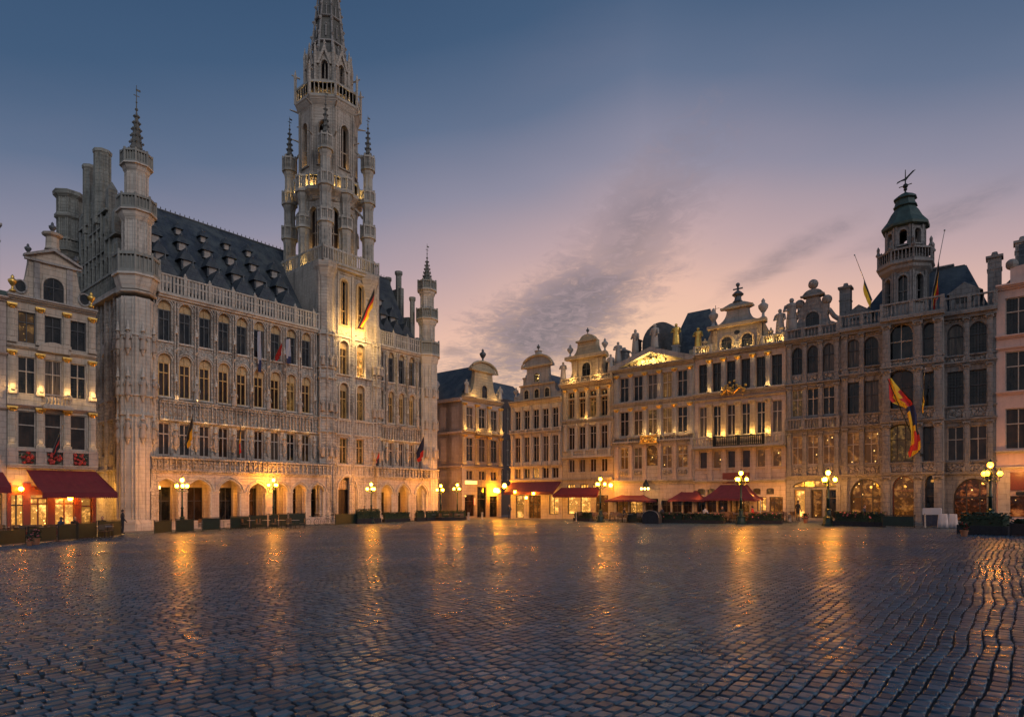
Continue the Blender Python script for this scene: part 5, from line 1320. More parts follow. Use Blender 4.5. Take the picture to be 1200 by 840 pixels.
def house_slit():
    b = B('alley_house', 'plain dark house set back in the narrow gap beside the gilded corner house', LW, 584, 607, -9)
    Z = lambda py: b.Z(594, py)
    for a, c in ((508, 478), (545, 515), (563, 551)): b.row(Z(a), Z(c), 3, .1, b.W - .1, .5, pm='pane_dark', tr=(.6,))
    m = b.mb('roof', 'slate'); roof_x(m, -6, b.W + 3, Z(468), Z(444), 0, 7)
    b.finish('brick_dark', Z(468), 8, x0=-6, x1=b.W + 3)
    lamp((b.W * .4, -2.0, 3.0), 60, (1, .5, .12), .15, b.root)
house_slit()

def house_hood():
    b = B('hood_gable_house', 'pale stone house with plain rounded hood gable and row of maroon canopies', RW, 598.5, 658.8)
    W, r = b.W, b.root; Z = lambda py, y=0: b.Z(628, py, y)
    b.row(Z(502.5), Z(479.5), 5, .35, W - .3, .62, pm=['pane_dark', 'pane_lattice'], tr=(.68,))
    b.row(Z(541), Z(511), 5, .35, W - .3, .62, pm=['pane_brown', 'pane_dark'], tr=(.66,))
    b.row(Z(560.5), Z(548), 5, .35, W - .3, .68, pm='pane_brown', tr=(), nx=2, lit={1: 'pane_glow', 2: 'pane_lit'})
    xs = edges(5, W, .32)
    b.pil(Z(504), Z(476), xs, .3, .1, 'stone_cream', None); b.pil(Z(545), Z(508.5), xs, .3, .12, 'stone_cream', None)
    b.cornice(Z(474), .5, .3, mat='stone_gold', part='frieze'); b.cornice(Z(470.5), .25, .5, mat='stone_grey'); b.cornice(Z(508), .3, .35, mat='stone_grey'); b.cornice(Z(547.5), .2, .3, mat='stone_cream'); b.cornice(Z(564), .2, .3, mat='stone_cream')
    for i in range(5): lamp(((xs[i] + xs[i + 1]) / 2, -.55, Z(476)), 2.6, (1, .58, .16), .05, r)
    bl = b.mb('balustrade', 'stone_cream'); balus(bl, 0.1, W - .1, -.18, Z(507), Z(502.5), .25, 1.3)
    for i in range(5): bl.box(xs[i] + .3, xs[i + 1] - .3, -.1, 0, Z(546), Z(541.8))
    ze = Z(468.5); xc = W * .53; hg = W / 2
    half = [(hg * .92, ze), (hg * .92, ze + .6), (hg * .80, ze + .7)] + scroll(hg * .80, ze + .7, hg * .66, Z(453), 4) + [(hg * .66, Z(450.5)), (hg * .55, Z(450))] + scroll(hg * .55, Z(450), hg * .42, Z(442), 4) + [(hg * .40, Z(430)), (hg * .55, Z(430)), (hg * .55, Z(428))] + half_hood(hg * .52, Z(428), Z(417), 8)[1:]
    g = MB(); g.prism(mirror(half, xc), 0, .6); obj('gable', g, 'stone_grey', r)
    hd = MB(); hd.tube([(xc + hg * .57 * cos(pi * i / 14), -.1, Z(429) + (Z(416.5) - Z(429)) * sin(pi * i / 14)) for i in range(15)], .15, 6); hd.box(xc - hg * .58, xc + hg * .58, -.28, 0, Z(430.5), Z(428.5)); hd.box(xc - hg * .68, xc + hg * .68, -.2, 0, Z(451.5), Z(450)); obj('gable_cornice', hd, 'stone_gold', r)
    for px_ in (-.42, 0, .42): gwin(r, xc + px_ * hg * .95 - .32, xc + px_ * hg * .95 + .32, Z(466.5), Z(456), 0, 'stone_gold')
    gwin(r, xc - .38, xc + .38, Z(448), Z(437.5), 0, 'stone_grey')
    ped = MB(); ped.lathe([(.55, 0), (.4, .15), (.4, .5), (.5, .6)], xc, .25, 8, pi / 8, z0=Z(417.3)); obj('finial_pedestal', ped, 'stone_grey', r); urn(r, xc, .25, Z(411.5), .85, 'lead')
    for q in (-1, 1): urn(r, xc + q * hg * .86, .1, ze + .55, 1.3); chimney(b, xc + q * hg * .72, 1.5, ze - 1, Z(452 if q > 0 else 443, 1.5), .3)
    m = b.mb('roof', 'slate'); roof_y(m, .1, W - .1, ze, Z(434), .6, 10)
    b.row(.1, Z(580), xs=[(W * .1, W * .27)], pm='pane_lit', fm='wood_dark', nx=1, tr=(.6,)); b.row(.1, Z(580), xs=[(W * .36, W * .6)], pm='pane_spark', fm='wood_dark', nx=3, tr=(.6,)); b.row(.6, Z(580), xs=[(W * .75, W * .93)], pm='pane_bright', fm='wood_dark', nx=2, tr=())
    aw = MB(); z1_, z0_ = Z(564.5), b.Z(628, 576, -1.7)
    aw.add([(.3, -.1, z1_), (W - .1, -.1, z1_), (W - .1, -1.7, z0_), (.3, -1.7, z0_), (.3, -.1, z1_ - .1), (W - .1, -.1, z1_ - .1), (W - .1, -1.7, z0_ - .32), (.3, -1.7, z0_ - .32)], [(0, 1, 2, 3), (7, 6, 5, 4), (3, 2, 6, 7), (0, 3, 7, 4), (1, 5, 6, 2)])
    obj('awning', aw, 'canvas_maroon', r)
    lm = MB(); lm.lathe([(.05, .4), (.2, .3), (.26, 0), (.1, -.12)], .1, -1.3, 8, z0=Z(570))
    for fx, py in ((.3, 576), (.52, 583), (.66, 578)): lm.sphere(W * fx, -2.0, b.Z(628, py, -2.0), .16, 8, 6)
    obj('wall_lantern', lm, 'globe', r)
    for fx in (.2, .5, .85): lamp((W * fx, -.9, Z(584)), 55, (1, .42, .07), .1, r)
    lamp((-.6, -1.8, Z(572)), 60, (1, .5, .1), .15, r)
    b.finish('stone_cream', ze, 9)
house_hood()

def house_bell():
    b = B('bell_gable_house', 'golden lit house with bell-shaped gable, corner urns and bright shop windows', RW, 659.2, 719)
    W, r = b.W, b.root; Z = lambda py, y=0: b.Z(689, py, y)
    b.row(Z(488.5), Z(466), 4, .5, W - .5, .62, pm=['pane_brown', 'pane_dark'], tr=(.8,), fm='frame_ochre', rev=.3, lit={2: 'pane_glow'})
    b.row(Z(464.5), Z(457.5), 4, .5, W - .5, .62, pm='pane_dark', tr=(), fm='frame_ochre', rev=.3)
    b.row(Z(526), Z(499), 4, .5, W - .5, .60, pm='pane_brown', tr=(.68,), lit={2: 'pane_dark'})
    b.row(Z(553), Z(537.5), 4, .5, W - .5, .60, pm='pane_brown', tr=(), nx=2)
    xs = edges(4, W, .45)
    b.pil(Z(490), Z(454.5), xs, .32, .18, 'stone_gold', 'gilding'); b.pil(Z(528), Z(496), xs, .32, .16, 'stone_cream', None)
    b.cornice(Z(452), .5, .55, mat='stone_gold'); b.cornice(Z(446), .2, .3, mat='stone_cream'); b.cornice(Z(494), .35, .35, mat='stone_grey'); b.cornice(Z(537), .2, .35, mat='stone_cream'); b.cornice(Z(563), .3, .35, mat='stone_grey')
    for i, x in enumerate(xs): lamp((x, -.7, Z(458)), 4, (1, .58, .17), .05, r)
    floodlight(r, xs[2], -.6, Z(492), 7)
    m = b.mb('balcony', 'stone_cream'); m.box(W * .27, W * .98, -.8, 0, Z(536.5), Z(534.5)); balus(b.mb('balustrade', 'stone_cream'), W * .28, W * .97, -.7, Z(534.5), Z(527.5), .22, 1.6)
    ze = Z(449); xc = W * .49; hg = W / 2
    balus(b.mb('attic_balustrade', 'stone_gold'), .1, W - .1, -.3, Z(448), Z(441), .28, 1.4)
    half = [(hg * .82, ze), (hg * .82, ze + .4)] + scroll(hg * .80, ze + .5, hg * .58, Z(428), 6) + [(hg * .62, Z(421)), (hg * .72, Z(420)), (hg * .72, Z(416))] + scroll(hg * .66, Z(415.5), hg * .36, Z(401), 6) + [(hg * .36, Z(398.5)), (hg * .30, Z(397))] + half_hood(hg * .28, Z(397), Z(391), 5)[1:]
    g = MB(); g.prism(mirror(half, xc), 0, .7); obj('gable', g, 'stone_gold', r)
    gc = b.mb('gable_cornice', 'stone_gold'); gc.box(xc - hg * .80, xc + hg * .80, -.5, .1, Z(419.5), Z(415.5)); gc.box(xc - hg * .4, xc + hg * .4, -.25, .1, Z(400), Z(398))
    for q in (-1, 1):
        gc.box(xc + q * hg * .42 - .2, xc + q * hg * .42 + .2, -.2, 0, ze, Z(421)); urn(r, xc + q * hg * .68, .1, Z(415.5), 1.5); statue(r, xc + q * (hg * .93), -.1, Z(441), 2.0)
        floodlight(r, xc + q * hg * .5, -.8, Z(446), 16, (1, .6, .2))
    lamp((xc, -1.2, Z(428)), 16, (1, .62, .2), .08, r)
    gwin(r, xc - .55, xc + .55, Z(443), Z(424.5), 0, 'stone_gold', 'pane_dark', grow=.2)
    urn(r, xc, .2, Z(391.5), .8, 'lead')
    m = b.mb('roof', 'slate'); roof_y(m, .2, W - .2, ze, Z(418), .7, 10); b.mb('roof', 'slate').box(W * .72, W + .3, .8, 6, ze, Z(424))
    b.row(.55, Z(580), xs=[(W * .1, W * .3), (W * .36, W * .56)], pm='pane_bright', fm='wood_dark', nx=1, tr=()); b.row(Z(572), Z(567), xs=[(W * .1, W * .26), (W * .36, W * .52), (W * .6, W * .7)], pm='pane_bright', fm='wood_dark', nx=3, tr=(), rev=.15); b.row(.1, Z(580), xs=[(W * .66, W * .9)], pm='pane_spark', fm='wood_dark', nx=2, tr=(.7,))
    aw = MB(); z1_, z0_ = Z(569 + 2), b.Z(680, 579.5, -1.8)
    aw.add([(-.1, -.1, z1_), (W * .75, -.1, z1_), (W * .86, -1.8, z0_), (-.1, -1.8, z0_), (-.1, -.1, z1_ - .1), (W * .75, -.1, z1_ - .1), (W * .86, -1.8, z0_ - .3), (-.1, -1.8, z0_ - .3)], [(0, 1, 2, 3), (7, 6, 5, 4), (3, 2, 6, 7), (0, 3, 7, 4), (1, 5, 6, 2)])
    obj('awning', aw, 'canvas_red', r)
    for fx in (.2, .46, .78): lamp((W * fx, -1.2, Z(584)), 55, (1, .52, .13), .1, r)
    b.finish('stone_gold', Z(446), 9)
house_bell()

def house_pediment():
    b = B('pediment_house', 'wide classical house with lit triangular pediment, crowning statue and domed attic', RW, 719.4, 814)
    W, r = b.W, b.root; Z = lambda py, y=0: b.Z(762, py, y)
    sh = .2
    b.row(Z(468), Z(438.5), 5, .4, W - .5, .66, pm='pane_lattice', tr=(.6,), rev=.25, fm='frame_stone', lit={3: 'pane_glow_lattice'})
    b.row(Z(509), Z(479.5), 5, .4, W - .5, .66, pm=['pane_dark', 'pane_lattice'], tr=(.62,), rev=.25, lit={3: 'pane_glow_lattice'})
    b.row(Z(549), Z(523), 2, .4, W * .4, .62, pm='pane_brown', tr=(.6,), lit={0: 'pane_spark'}); b.row(Z(545.5), Z(521.5), xs=[(W * .405, W * .565)], arch='round', pm='pane_spark', tr=(.5,), nx=1, rev=.35, fm='wood_dark'); b.row(Z(549), Z(523), 2, W * .58, W - .45, .66, pm='pane_brown', tr=(.6,), lit={1: 'pane_spark', 0: 'pane_spark'})
    xs = edges(5, W, .42)
    b.pil(Z(470), Z(435.5), xs, .42, .16, 'stone_grey', 'gilding'); b.pil(Z(511), Z(476), xs, .42, .16, 'stone_grey', 'gilding'); b.pil(Z(563), Z(520.5), xs, .36, .12, 'stone_rose', None)
    b.cornice(Z(432), .35, .6, mat='stone_grey'); b.cornice(Z(473.5), .4, .35, mat='stone_grey'); b.cornice(Z(520), .35, .4, mat='stone_grey'); b.cornice(Z(565.5), .3, .45, mat='stone_grey')
    ba = b.mb('balustrade', 'stone_carved'); balus(ba, .1, W - .1, -.22, Z(519), Z(511.5), .25, 1.7)
    go = MB(); balus(go, W * .37, W * .58, -.5, Z(519.5), Z(510.5), .16); go.box(W * .36, W * .59, -.62, -.4, Z(520), Z(519.3))
    for k in range(18): go.sphere(W * (.38 + .2 * R()), -.62, Z(519) + U(.05, .75), U(.07, .14), 6, 4)
    obj('gilded_balcony', go, 'gilding', r)
    for x in (xs[2], xs[3]): floodlight(r, x, -.65, Z(509), 9)
    floodlight(r, W * .79, -.5, Z(510), 4); floodlight(r, W * .92, -.5, Z(510), 4); lamp((xs[3], -.5, Z(455)), 4, (1, .58, .2), .05, r); lamp((W * .45, -1.1, Z(514)), 8, (1, .55, .15), .08, r)
    for i in range(5):
        if i != 2: ba.box(xs[i] + .4, xs[i + 1] - .4, -.14, 0, Z(556), Z(551))
    # pediment
    xc = W * .5; hw = W * .52; zb = Z(431.8) + .35 - .35; zb = Z(432) + .35; za = Z(408)
    pt = MB(); pt.prism([(xc - hw + .6, zb), (xc + hw - .6, zb), (xc, za - .35)], .05, .35); obj('pediment', pt, 'stone_gold', r)
    rk = MB()
    for q in (-1, 1): rk.prism([(xc, za), (xc + q * hw, zb + .25), (xc + q * hw, zb), (xc + q * (hw - .9), zb), (xc, za - .5)], -.6, .4)
    obj('pediment_cornice', rk, 'stone_grey', r)
    for k in range(34):
        f = U(-.72, .72); zz_ = zb + .2 + R() * (za - zb - .9) * (1 - abs(f)); s_ = U(.12, .26)
    rel = MB()
    for k in range(46):
        f = random.gauss(0, .32); f = max(-.75, min(.75, f)); h = (za - zb - .7) * (1 - abs(f)); rel.sphere(xc + f * hw, .04, zb + .15 + R() * h, U(.1, .24), 6, 5)
    obj('relief', rel, 'stone_gold', r)
    for f, p in ((-.22, 30), (.02, 34), (.24, 26)): floodlight(r, xc + f * hw, -.5, zb + .03, p, (1, .66, .2))
    statue(r, xc + .1, .3, za - .1, 2.6, 'stone_statue'); sp = MB(); sp.box(-.5, .5, -.4, .4, -.9, 0); sp.box(-.8, .8, -.3, .5, -1.2, -.7); obj('statue_pedestal', sp, 'lead', r, loc=(xc + .1, .35, za))
    for fx, mt, hh in ((-.5, 'stone_statue', 2.4), (.5, 'gilding', 2.2), (1.0, 'gilding', 2.2), (1.42, 'gilding', 2.0), (-.95, 'stone_statue', 2.2)):
        zb_ = Z(409) - abs(fx) * .0 if abs(fx) < .6 else Z(418)
        x = xc + fx * hw * .98
        if abs(fx) > 1.2: continue
        pd = MB(); pd.box(x - .3, x + .3, .35, .95, zb, zb_ + .1); pd.box(x - .38, x + .38, .3, 1.0, zb_ - .05, zb_ + .1); obj('statue_pedestal', pd, 'stone_grey', r); statue(r, x, .65, zb_ + .1, hh, mt)
    # domed attic behind and the main slate roof to the side
    at = MB(); dw = W * .22; o = [(xc + dw, zb)] + [(xc + dw * cos(pi * i / 16), Z(404, 2) + (Z(381, 2) - Z(404, 2)) * sin(pi * i / 16)) for i in range(17)] + [(xc - dw, zb)]
    at.prism(o, 1.6, 7); obj('domed_attic', at, 'lead', r)
    m = b.mb('roof', 'slate'); roof_x(m, W * .55, W + 1.4, zb - .2, Z(374, 4), 1.2, 9, 1.4, 1.6, 4.5); roof_x(m, 0, W * .6, zb - .2, zb + 3, 1.2, 9)
    chimney(b, W * .14, 3, zb, Z(398, 3), .3, 'brick_dark'); chimney(b, W * .04, 1.6, zb, Z(408, 1.6), .42)
    # ground floor
    b.row(.2, Z(586), xs=[(W * .03, W * .19), (W * .205, W * .375)], pm=['pane_spark', 'pane_lit'], fm='wood_dark', nx=2, tr=(.75,), lit={0: 'pane_spark', 1: 'pane_lit'}); b.row(0.1, Z(584), xs=[(W * .41, W * .57)], pm='pane_dark', fm='wood_dark', nx=2, tr=(.7,)); b.row(.15, Z(586), xs=[(W * .61, W * .72), (W * .74, W * .85), (W * .87, W * .97)], pm=['pane_spark', 'pane_brown'], fm='wood_dark', nx=2, tr=(.75,))
    sg = b.mb('fascia', 'stone_rose'); sg.box(.1, W * .39, -.12, 0, Z(584), Z(566)); sg.box(W * .6, W - .1, -.12, 0, Z(584), Z(568))
    # lantern over the door
    lt = MB(); lt.lathe([(.03, .9), (.30, .45), (.36, .1), (.2, -.15)], W * .47, -.9, 6, z0=Z(572)); obj('wall_lantern', lt, 'iron', r); l2 = MB()
    for q in (-1, 0, 1): l2.sphere(W * .47 + q * .38, -1.15, Z(572.5), .13, 8, 6)
    obj('lantern_bulb', l2, 'bulb', r)
    lamp((W * .47, -1.7, Z(574)), 40, (1, .55, .15), .1, r); lamp((W * .12, -1.3, Z(574)), 55, (1, .45, .08), .12, r); lamp((W * .8, -1.5, Z(586)), 12, (1, .45, .1), .12, r)
    l3 = MB(); l3.sphere(.25, -1.1, Z(568), .2, 8, 6); obj('wall_lantern', l3, 'globe', r)
    b.finish('stone_beige', Z(432), 9)
house_pediment()

def house_cross():
    b = B('cross_gable_house', 'house with cross-topped gable, gilded capitals lit yellow and long balcony with balusters', RW, 814.4, 921)
    W, r = b.W, b.root; Z = lambda py, y=0: b.Z(868, py, y)
    b.row(Z(455.5), Z(421), 6, .15, W - .1, .66, pm='pane_lattice', tr=(.66,), fm='frame_dark')
    b.row(Z(509), Z(472.5), 6, .15, W - .1, .66, pm=['pane_brown', 'pane_dark'], tr=(.66,))
    b.row(Z(548), Z(527), 6, .15, W - .1, .62, pm='pane_brown', tr=(), nx=1, lit={1: 'pane_spark', 4: 'pane_spark', 5: 'pane_spark'}, fm='frame_stone')
    xs = edges(6, W, .15)
    b.pil(Z(459), Z(417), xs[1:-1], .42, .2, 'stone_grey', 'gilding'); b.pil(Z(513), Z(470), xs[1:-1], .5, .2, 'stone_gold', None); b.pil(Z(565), Z(523.5), xs[1:-1], .5, .14, 'stone_rose', None)
    b.cornice(Z(413.5), .4, .6, mat='stone_grey'); b.cornice(Z(461.5), .4, .45, mat='stone_grey'); b.cornice(Z(467), .2, .2, mat='stone_gold'); b.cornice(Z(526), .25, .5, mat='stone_grey'); b.cornice(Z(565.5), .28, .45, mat='stone_grey'); b.cornice(Z(549.5), .16, .16, mat='stone_rose')
    m = b.mb('balcony', 'stone_grey'); m.box(0, W, -1.0, 0, Z(524.5), Z(522.7)); ba = b.mb('balustrade', 'stone_grey'); balus(ba, .05, W * .27, -.85, Z(522.7), Z(511), .24, 2.2); balus(b.mb('balustrade', 'stone_grey'), W * .8, W - .05, -.85, Z(522.7), Z(511), .24, 2.2); balus(b.mb('balustrade', 'iron'), W * .27, W * .8, -.85, Z(522.7), Z(511), .17, 2.4)
    for i, x in enumerate(xs[1:-1]):
        floodlight(r, x, -.55, Z(510.5), 12 if i != 2 else 4, (1, .6, .16)); lamp((x, -.5, Z(421.5)), 2.2, (1, .6, .18), .05, r)
        if i in (0, 1, 4): floodlight(r, x, -.5, Z(457), 4, (1, .62, .18))
    orn = MB()
    for k in range(34): orn.sphere(W * U(.33, .60), -.55 + U(-.1, .1), Z(461) + random.gauss(0.35, .32), U(.07, .16), 6, 4)
    orn.tube([(W * .33, -.6, Z(462)), (W * .4, -.65, Z(456)), (W * .47, -.6, Z(461)), (W * .54, -.65, Z(455)), (W * .60, -.6, Z(457))], .09, 6); obj('gilded_garland', orn, 'gilding', r)
    # gable
    ze = Z(413.5) + .4; xc = W * .485; hg = W * .27
    half = [(hg * 1.02, ze), (hg * 1.0, Z(382)), (hg * 1.12, Z(381)), (hg * 1.12, Z(378))] + scroll(hg * 1.0, Z(377.5), hg * .42, Z(361.5), 6) + [(hg * .42, Z(360.5)), (hg * .62, Z(358.5)), (hg * .60, Z(357)), (hg * .3, Z(353.5)), (0, Z(352))]
    g = MB(); g.prism(mirror(half, xc), 0, .7); obj('gable', g, 'stone_grey', r)
    gc = b.mb('gable_cornice', 'stone_gold'); gc.box(xc - hg * 1.2, xc + hg * 1.2, -.45, .1, Z(381.5), Z(378)); gc.box(xc - hg * .66, xc + hg * .66, -.3, .1, Z(360.5), Z(358))
    for q in (-1, 1): gc.box(xc + q * hg * .92 - .2, xc + q * hg * .92 + .2, -.15, 0, ze, Z(383))
    for q in (-1, 1): gwin(r, xc + q * .95 - .5 - (.0), xc + q * .95 + .5, ze + .1, Z(392), 0, 'stone_gold', 'pane_dark', grow=.18, nx=2); urn(r, xc + q * hg * 1.02, .2, Z(378), 1.9, 'stone_grey')
    oc = MB(); oc.poly([(xc + .28 * cos(2 * pi * k / 10), -.02, Z(388.5) + .2 * sin(2 * pi * k / 10)) for k in range(10)]); obj('oculus', oc, 'pane_dark', r)
    cr = MB(); cr.lathe([(.5, 0), (.35, .15), (.3, .5), (.55, .7), (.3, .95), (.1, 1.1)], xc, .25, 8, z0=Z(352.5)); cr.box(xc - .09, xc + .09, .2, .3, Z(343), Z(332)); cr.box(xc - .45, xc + .45, .2, .3, Z(337.5), Z(336)); cr.sphere(xc, .25, Z(332), .2, 7, 5); obj('cross_finial', cr, 'lead', r)
    for q, n in ((-1, 3), (1, 3)):
        for i in range(n):
            x = xc + q * (hg * 1.35 + i * .95)
            if .3 < x < W - .2:
                urn(r, x, -.05, ze + .5, 1.2 if i else 1.0, 'stone_gold' if i < 2 else 'stone_grey'); floodlight(r, x, -.5, ze + .02, 7, (1, .6, .16))
        sc_ = MB(); x0_, x1_ = xc + q * hg * 1.05, xc + q * (hg * 1.0 + 2.4)
        sc_.prism([(x0_, ze), (x0_, ze + 2.2), (x0_ + q * .5, ze + 1.1), (x0_ + q * 1.3, ze + .75), (x1_, ze + .6), (x1_, ze)], 0, .4); obj('volute', sc_, 'stone_gold', r)
    balus(b.mb('attic_balustrade', 'stone_grey'), .1, xc - hg * 1.05, -.25, ze, ze + .75, .25, 1.2); balus(b.mb('attic_balustrade', 'stone_grey'), xc + hg * 1.05, W - .1, -.25, ze, ze + .75, .25, 1.2)
    statue(r, W - .5, 0, ze + .6, 2.4, 'stone_grey')
    for x in (xc - hg * .5, xc + hg * .5, xc): floodlight(r, x, -.55, Z(384.5) + .1 if False else ze + .05, 7, (1, .6, .18))
    lamp((xc - .8, -1.0, Z(386)), 6, (1, .6, .18), .06, r); lamp((xc + .9, -1.0, Z(386)), 6, (1, .6, .18), .06, r)
    m = b.mb('roof', 'slate'); roof_y(m, xc - hg * 1.3, xc + hg * 1.9, ze, Z(383), .7, 10); roof_x(m, .1, W - .1, ze, ze + 1.8, 1.0, 9)
    an = MB(); an.tube([(.9, 3, ze), (.9, 3, Z(352, 3))], .03, 4); an.tube([(.5, 3, Z(356, 3)), (1.3, 3, Z(356, 3))], .02, 4); obj('antenna', an, 'iron', r)
    # ground floor
    b.row(.15, Z(582), xs=[(W * .02, W * .12), (W * .14, W * .25), (W * .27, W * .38)], pm=['pane_dark', 'pane_spark', 'pane_brown'], fm='wood_dark', nx=2, tr=(.75,)); b.row(.1, Z(576), xs=[(W * .41, W * .62)], pm='pane_spark', fm='wood_dark', nx=3, tr=(.7,)); b.row(.9, Z(582), xs=[(W * .70, W * .80)], pm='pane_bright', fm='wood_dark', nx=2, tr=()); b.row(.15, Z(582), xs=[(W * .83, W * .97)], pm='pane_spark', fm='wood_dark', nx=3, tr=(.75,))
    b.row(Z(579), Z(572), xs=[(W * .03, W * .12), (W * .15, W * .24), (W * .66, W * .74), (W * .8, W * .88)], pm='pane_glow', fm='wood_dark', nx=1, tr=(), arch='seg', rev=.15)
    fs = b.mb('fascia', 'wood_red'); fs.box(W * .33, W * .62, -.18, 0, Z(566), Z(553.5))
    for fx, p in ((.1, 34), (.3, 26), (.7, 70), (.92, 90)): lamp((W * fx, -1.2, Z(580)), p, (1, .42, .07), .1, r)
    b.finish('stone_rose', Z(413.5), 9)
house_cross()

def house_scroll():
    b = B('scroll_gable_house', 'grey stone house with curly gable and ball finial over three arched windows', RW, 921.4, 985)
    W, r = b.W, b.root; Z = lambda py, y=0: b.Z(952, py, y)
    b.row(Z(437), Z(404.5), 3, .3, W - .3, .78, arch='round', rise=.75, pm=['pane_lattice'], tr=(.62,), fm='frame_dark')
    b.row(Z(487), Z(454.5), 3, .3, W - .3, .78, pm='pane_lattice', tr=(.62,), fm='frame_stone')
    b.row(Z(544), Z(510), 3, .3, W - .3, .74, pm='pane_brown_lattice', tr=(.6,), fm='frame_stone', lit={0: 'pane_spark', 1: 'pane_spark', 2: 'pane_spark'})
    xs = edges(3, W, .28)
    for a, c in ((449, 401), (503, 451.5), (558, 506.5)): b.pil(Z(a), Z(c), xs, .36, .16, 'stone_palace', None)
    b.cornice(Z(401), .45, .6, mat='stone_palace'); b.cornice(Z(451.5), .28, .35, mat='stone_palace'); b.cornice(Z(505.5), .3, .4, mat='stone_palace'); b.cornice(Z(560), .25, .3, mat='stone_palace')
    cv = b.mb('carved_panel', 'stone_carved')
    for i in range(3): b.mb('carved_panel', 'stone_carved').box(xs[i] + .3, xs[i + 1] - .3, -.08, 0, Z(448), Z(439)); b.mb('carved_panel', 'stone_carved').box(xs[i] + .3, xs[i + 1] - .3, -.08, 0, Z(558), Z(547))
    ba = b.mb('balustrade', 'stone_palace'); balus(ba, .1, W - .1, -.35, Z(503), Z(490), .22, W / 3 - .1)
    for x in xs[:-1]: lamp((x + 1, -.12, Z(500)), .9, (1, .6, .2), .05, r)
    ab = b.mb('attic_balustrade', 'stone_palace'); balus(ab, .1, W - .1, -.4, Z(396), Z(384), .26, W / 3 - .1)
    ze = Z(397); xc = W * .50; hg = W * .38
    half = [(hg * 1.2, ze), (hg * 1.2, Z(383)), (hg * .95, Z(380))] + scroll(hg * .95, Z(380), hg * .68, Z(366), 4) + [(hg * .74, Z(362)), (hg * .74, Z(357)), (hg * .62, Z(355.5)), (hg * .5, Z(357))] + [(hg * .34, Z(352)), (hg * .30, Z(348)), (hg * .52, Z(347)), (hg * .54, Z(345.5))] + half_hood(hg * .48, Z(345), Z(338.5), 5)[1:]
    g = MB(); g.prism(mirror(half, xc), 0, .6); obj('gable', g, 'stone_palace', r)
    gwin(r, xc - .55, xc + .55, Z(382), Z(365.5), 0, 'stone_palace', 'pane_dark', grow=.16)
    bf = MB(); bf.lathe([(.2, 0), (.1, .2), (.1, .3)], xc, .2, 8, z0=Z(339)); bf.sphere(xc, .2, Z(332.5), .42, 10, 8); obj('ball_finial', bf, 'stone_palace', r)
    hd = MB(); hd.box(xc - hg * .58, xc + hg * .58, -.25, .05, Z(347.5), Z(345.5))
    for q in (-1, 1): hd.sphere(xc + q * hg * .66, .2, Z(353.5), .42, 9, 7); hd.tube([(xc + q * hg * .75, .2, Z(365)), (xc + q * hg * 1.0, .2, Z(374)), (xc + q * hg * 1.3, .2, Z(380))], .22, 6)
    obj('gable_scroll', hd, 'stone_palace', r)
    statue(r, .45, 0, Z(384), 2.9, 'stone_palace'); pd = MB(); pd.box(.1, .8, -.3, .4, Z(397), Z(384)); obj('statue_pedestal', pd, 'stone_palace', r)
    chimney(b, W + .05, 1.8, ze - 1, Z(347, 1.8), .42, 'stone_palace')
    m = b.mb('roof', 'slate'); roof_y(m, .5, W - .2, ze - .5, Z(368), .6, 9)
    # ground floor: wide arched shopfront
    ao = dict(x0=round(W * .12, 3), x1=round(W * .93, 3), z0=round(Z(571.5) + .05, 3), z1=round(Z(562.5), 3), arch='seg', rise=.75, rev=.4); b.ops.append(ao)
    window(r, ao, .38, fm='wood_dark', pm='pane_lit', nx=4, tr=())
    b.row(0.25, Z(573.5), xs=[(W * .15, W * .36)], pm='pane_bright', fm='frame_ochre', nx=1, tr=(), rev=.4, fw=.12); b.row(.25, Z(573.5), xs=[(W * .46, W * .68)], pm='pane_spark', fm='wood_dark', nx=1, tr=(), rev=.4, fw=.16); b.row(.25, Z(573.5), xs=[(W * .74, W * .92)], pm='pane_dark', fm='wood_dark', nx=1, tr=(.7,), rev=.4)
    st = MB(); st.box(W * .1, W * .95, -.6, 0, -.3, .15); obj('doorstep', st, 'stone_kerb', r)
    lamp((W * .35, -1.6, Z(570)), 90, (1, .42, .07), .1, r); lamp((W * .9, -1.6, Z(572)), 130, (1, .42, .07), .1, r)
    b.finish('stone_palace', Z(401), 9)
house_scroll()

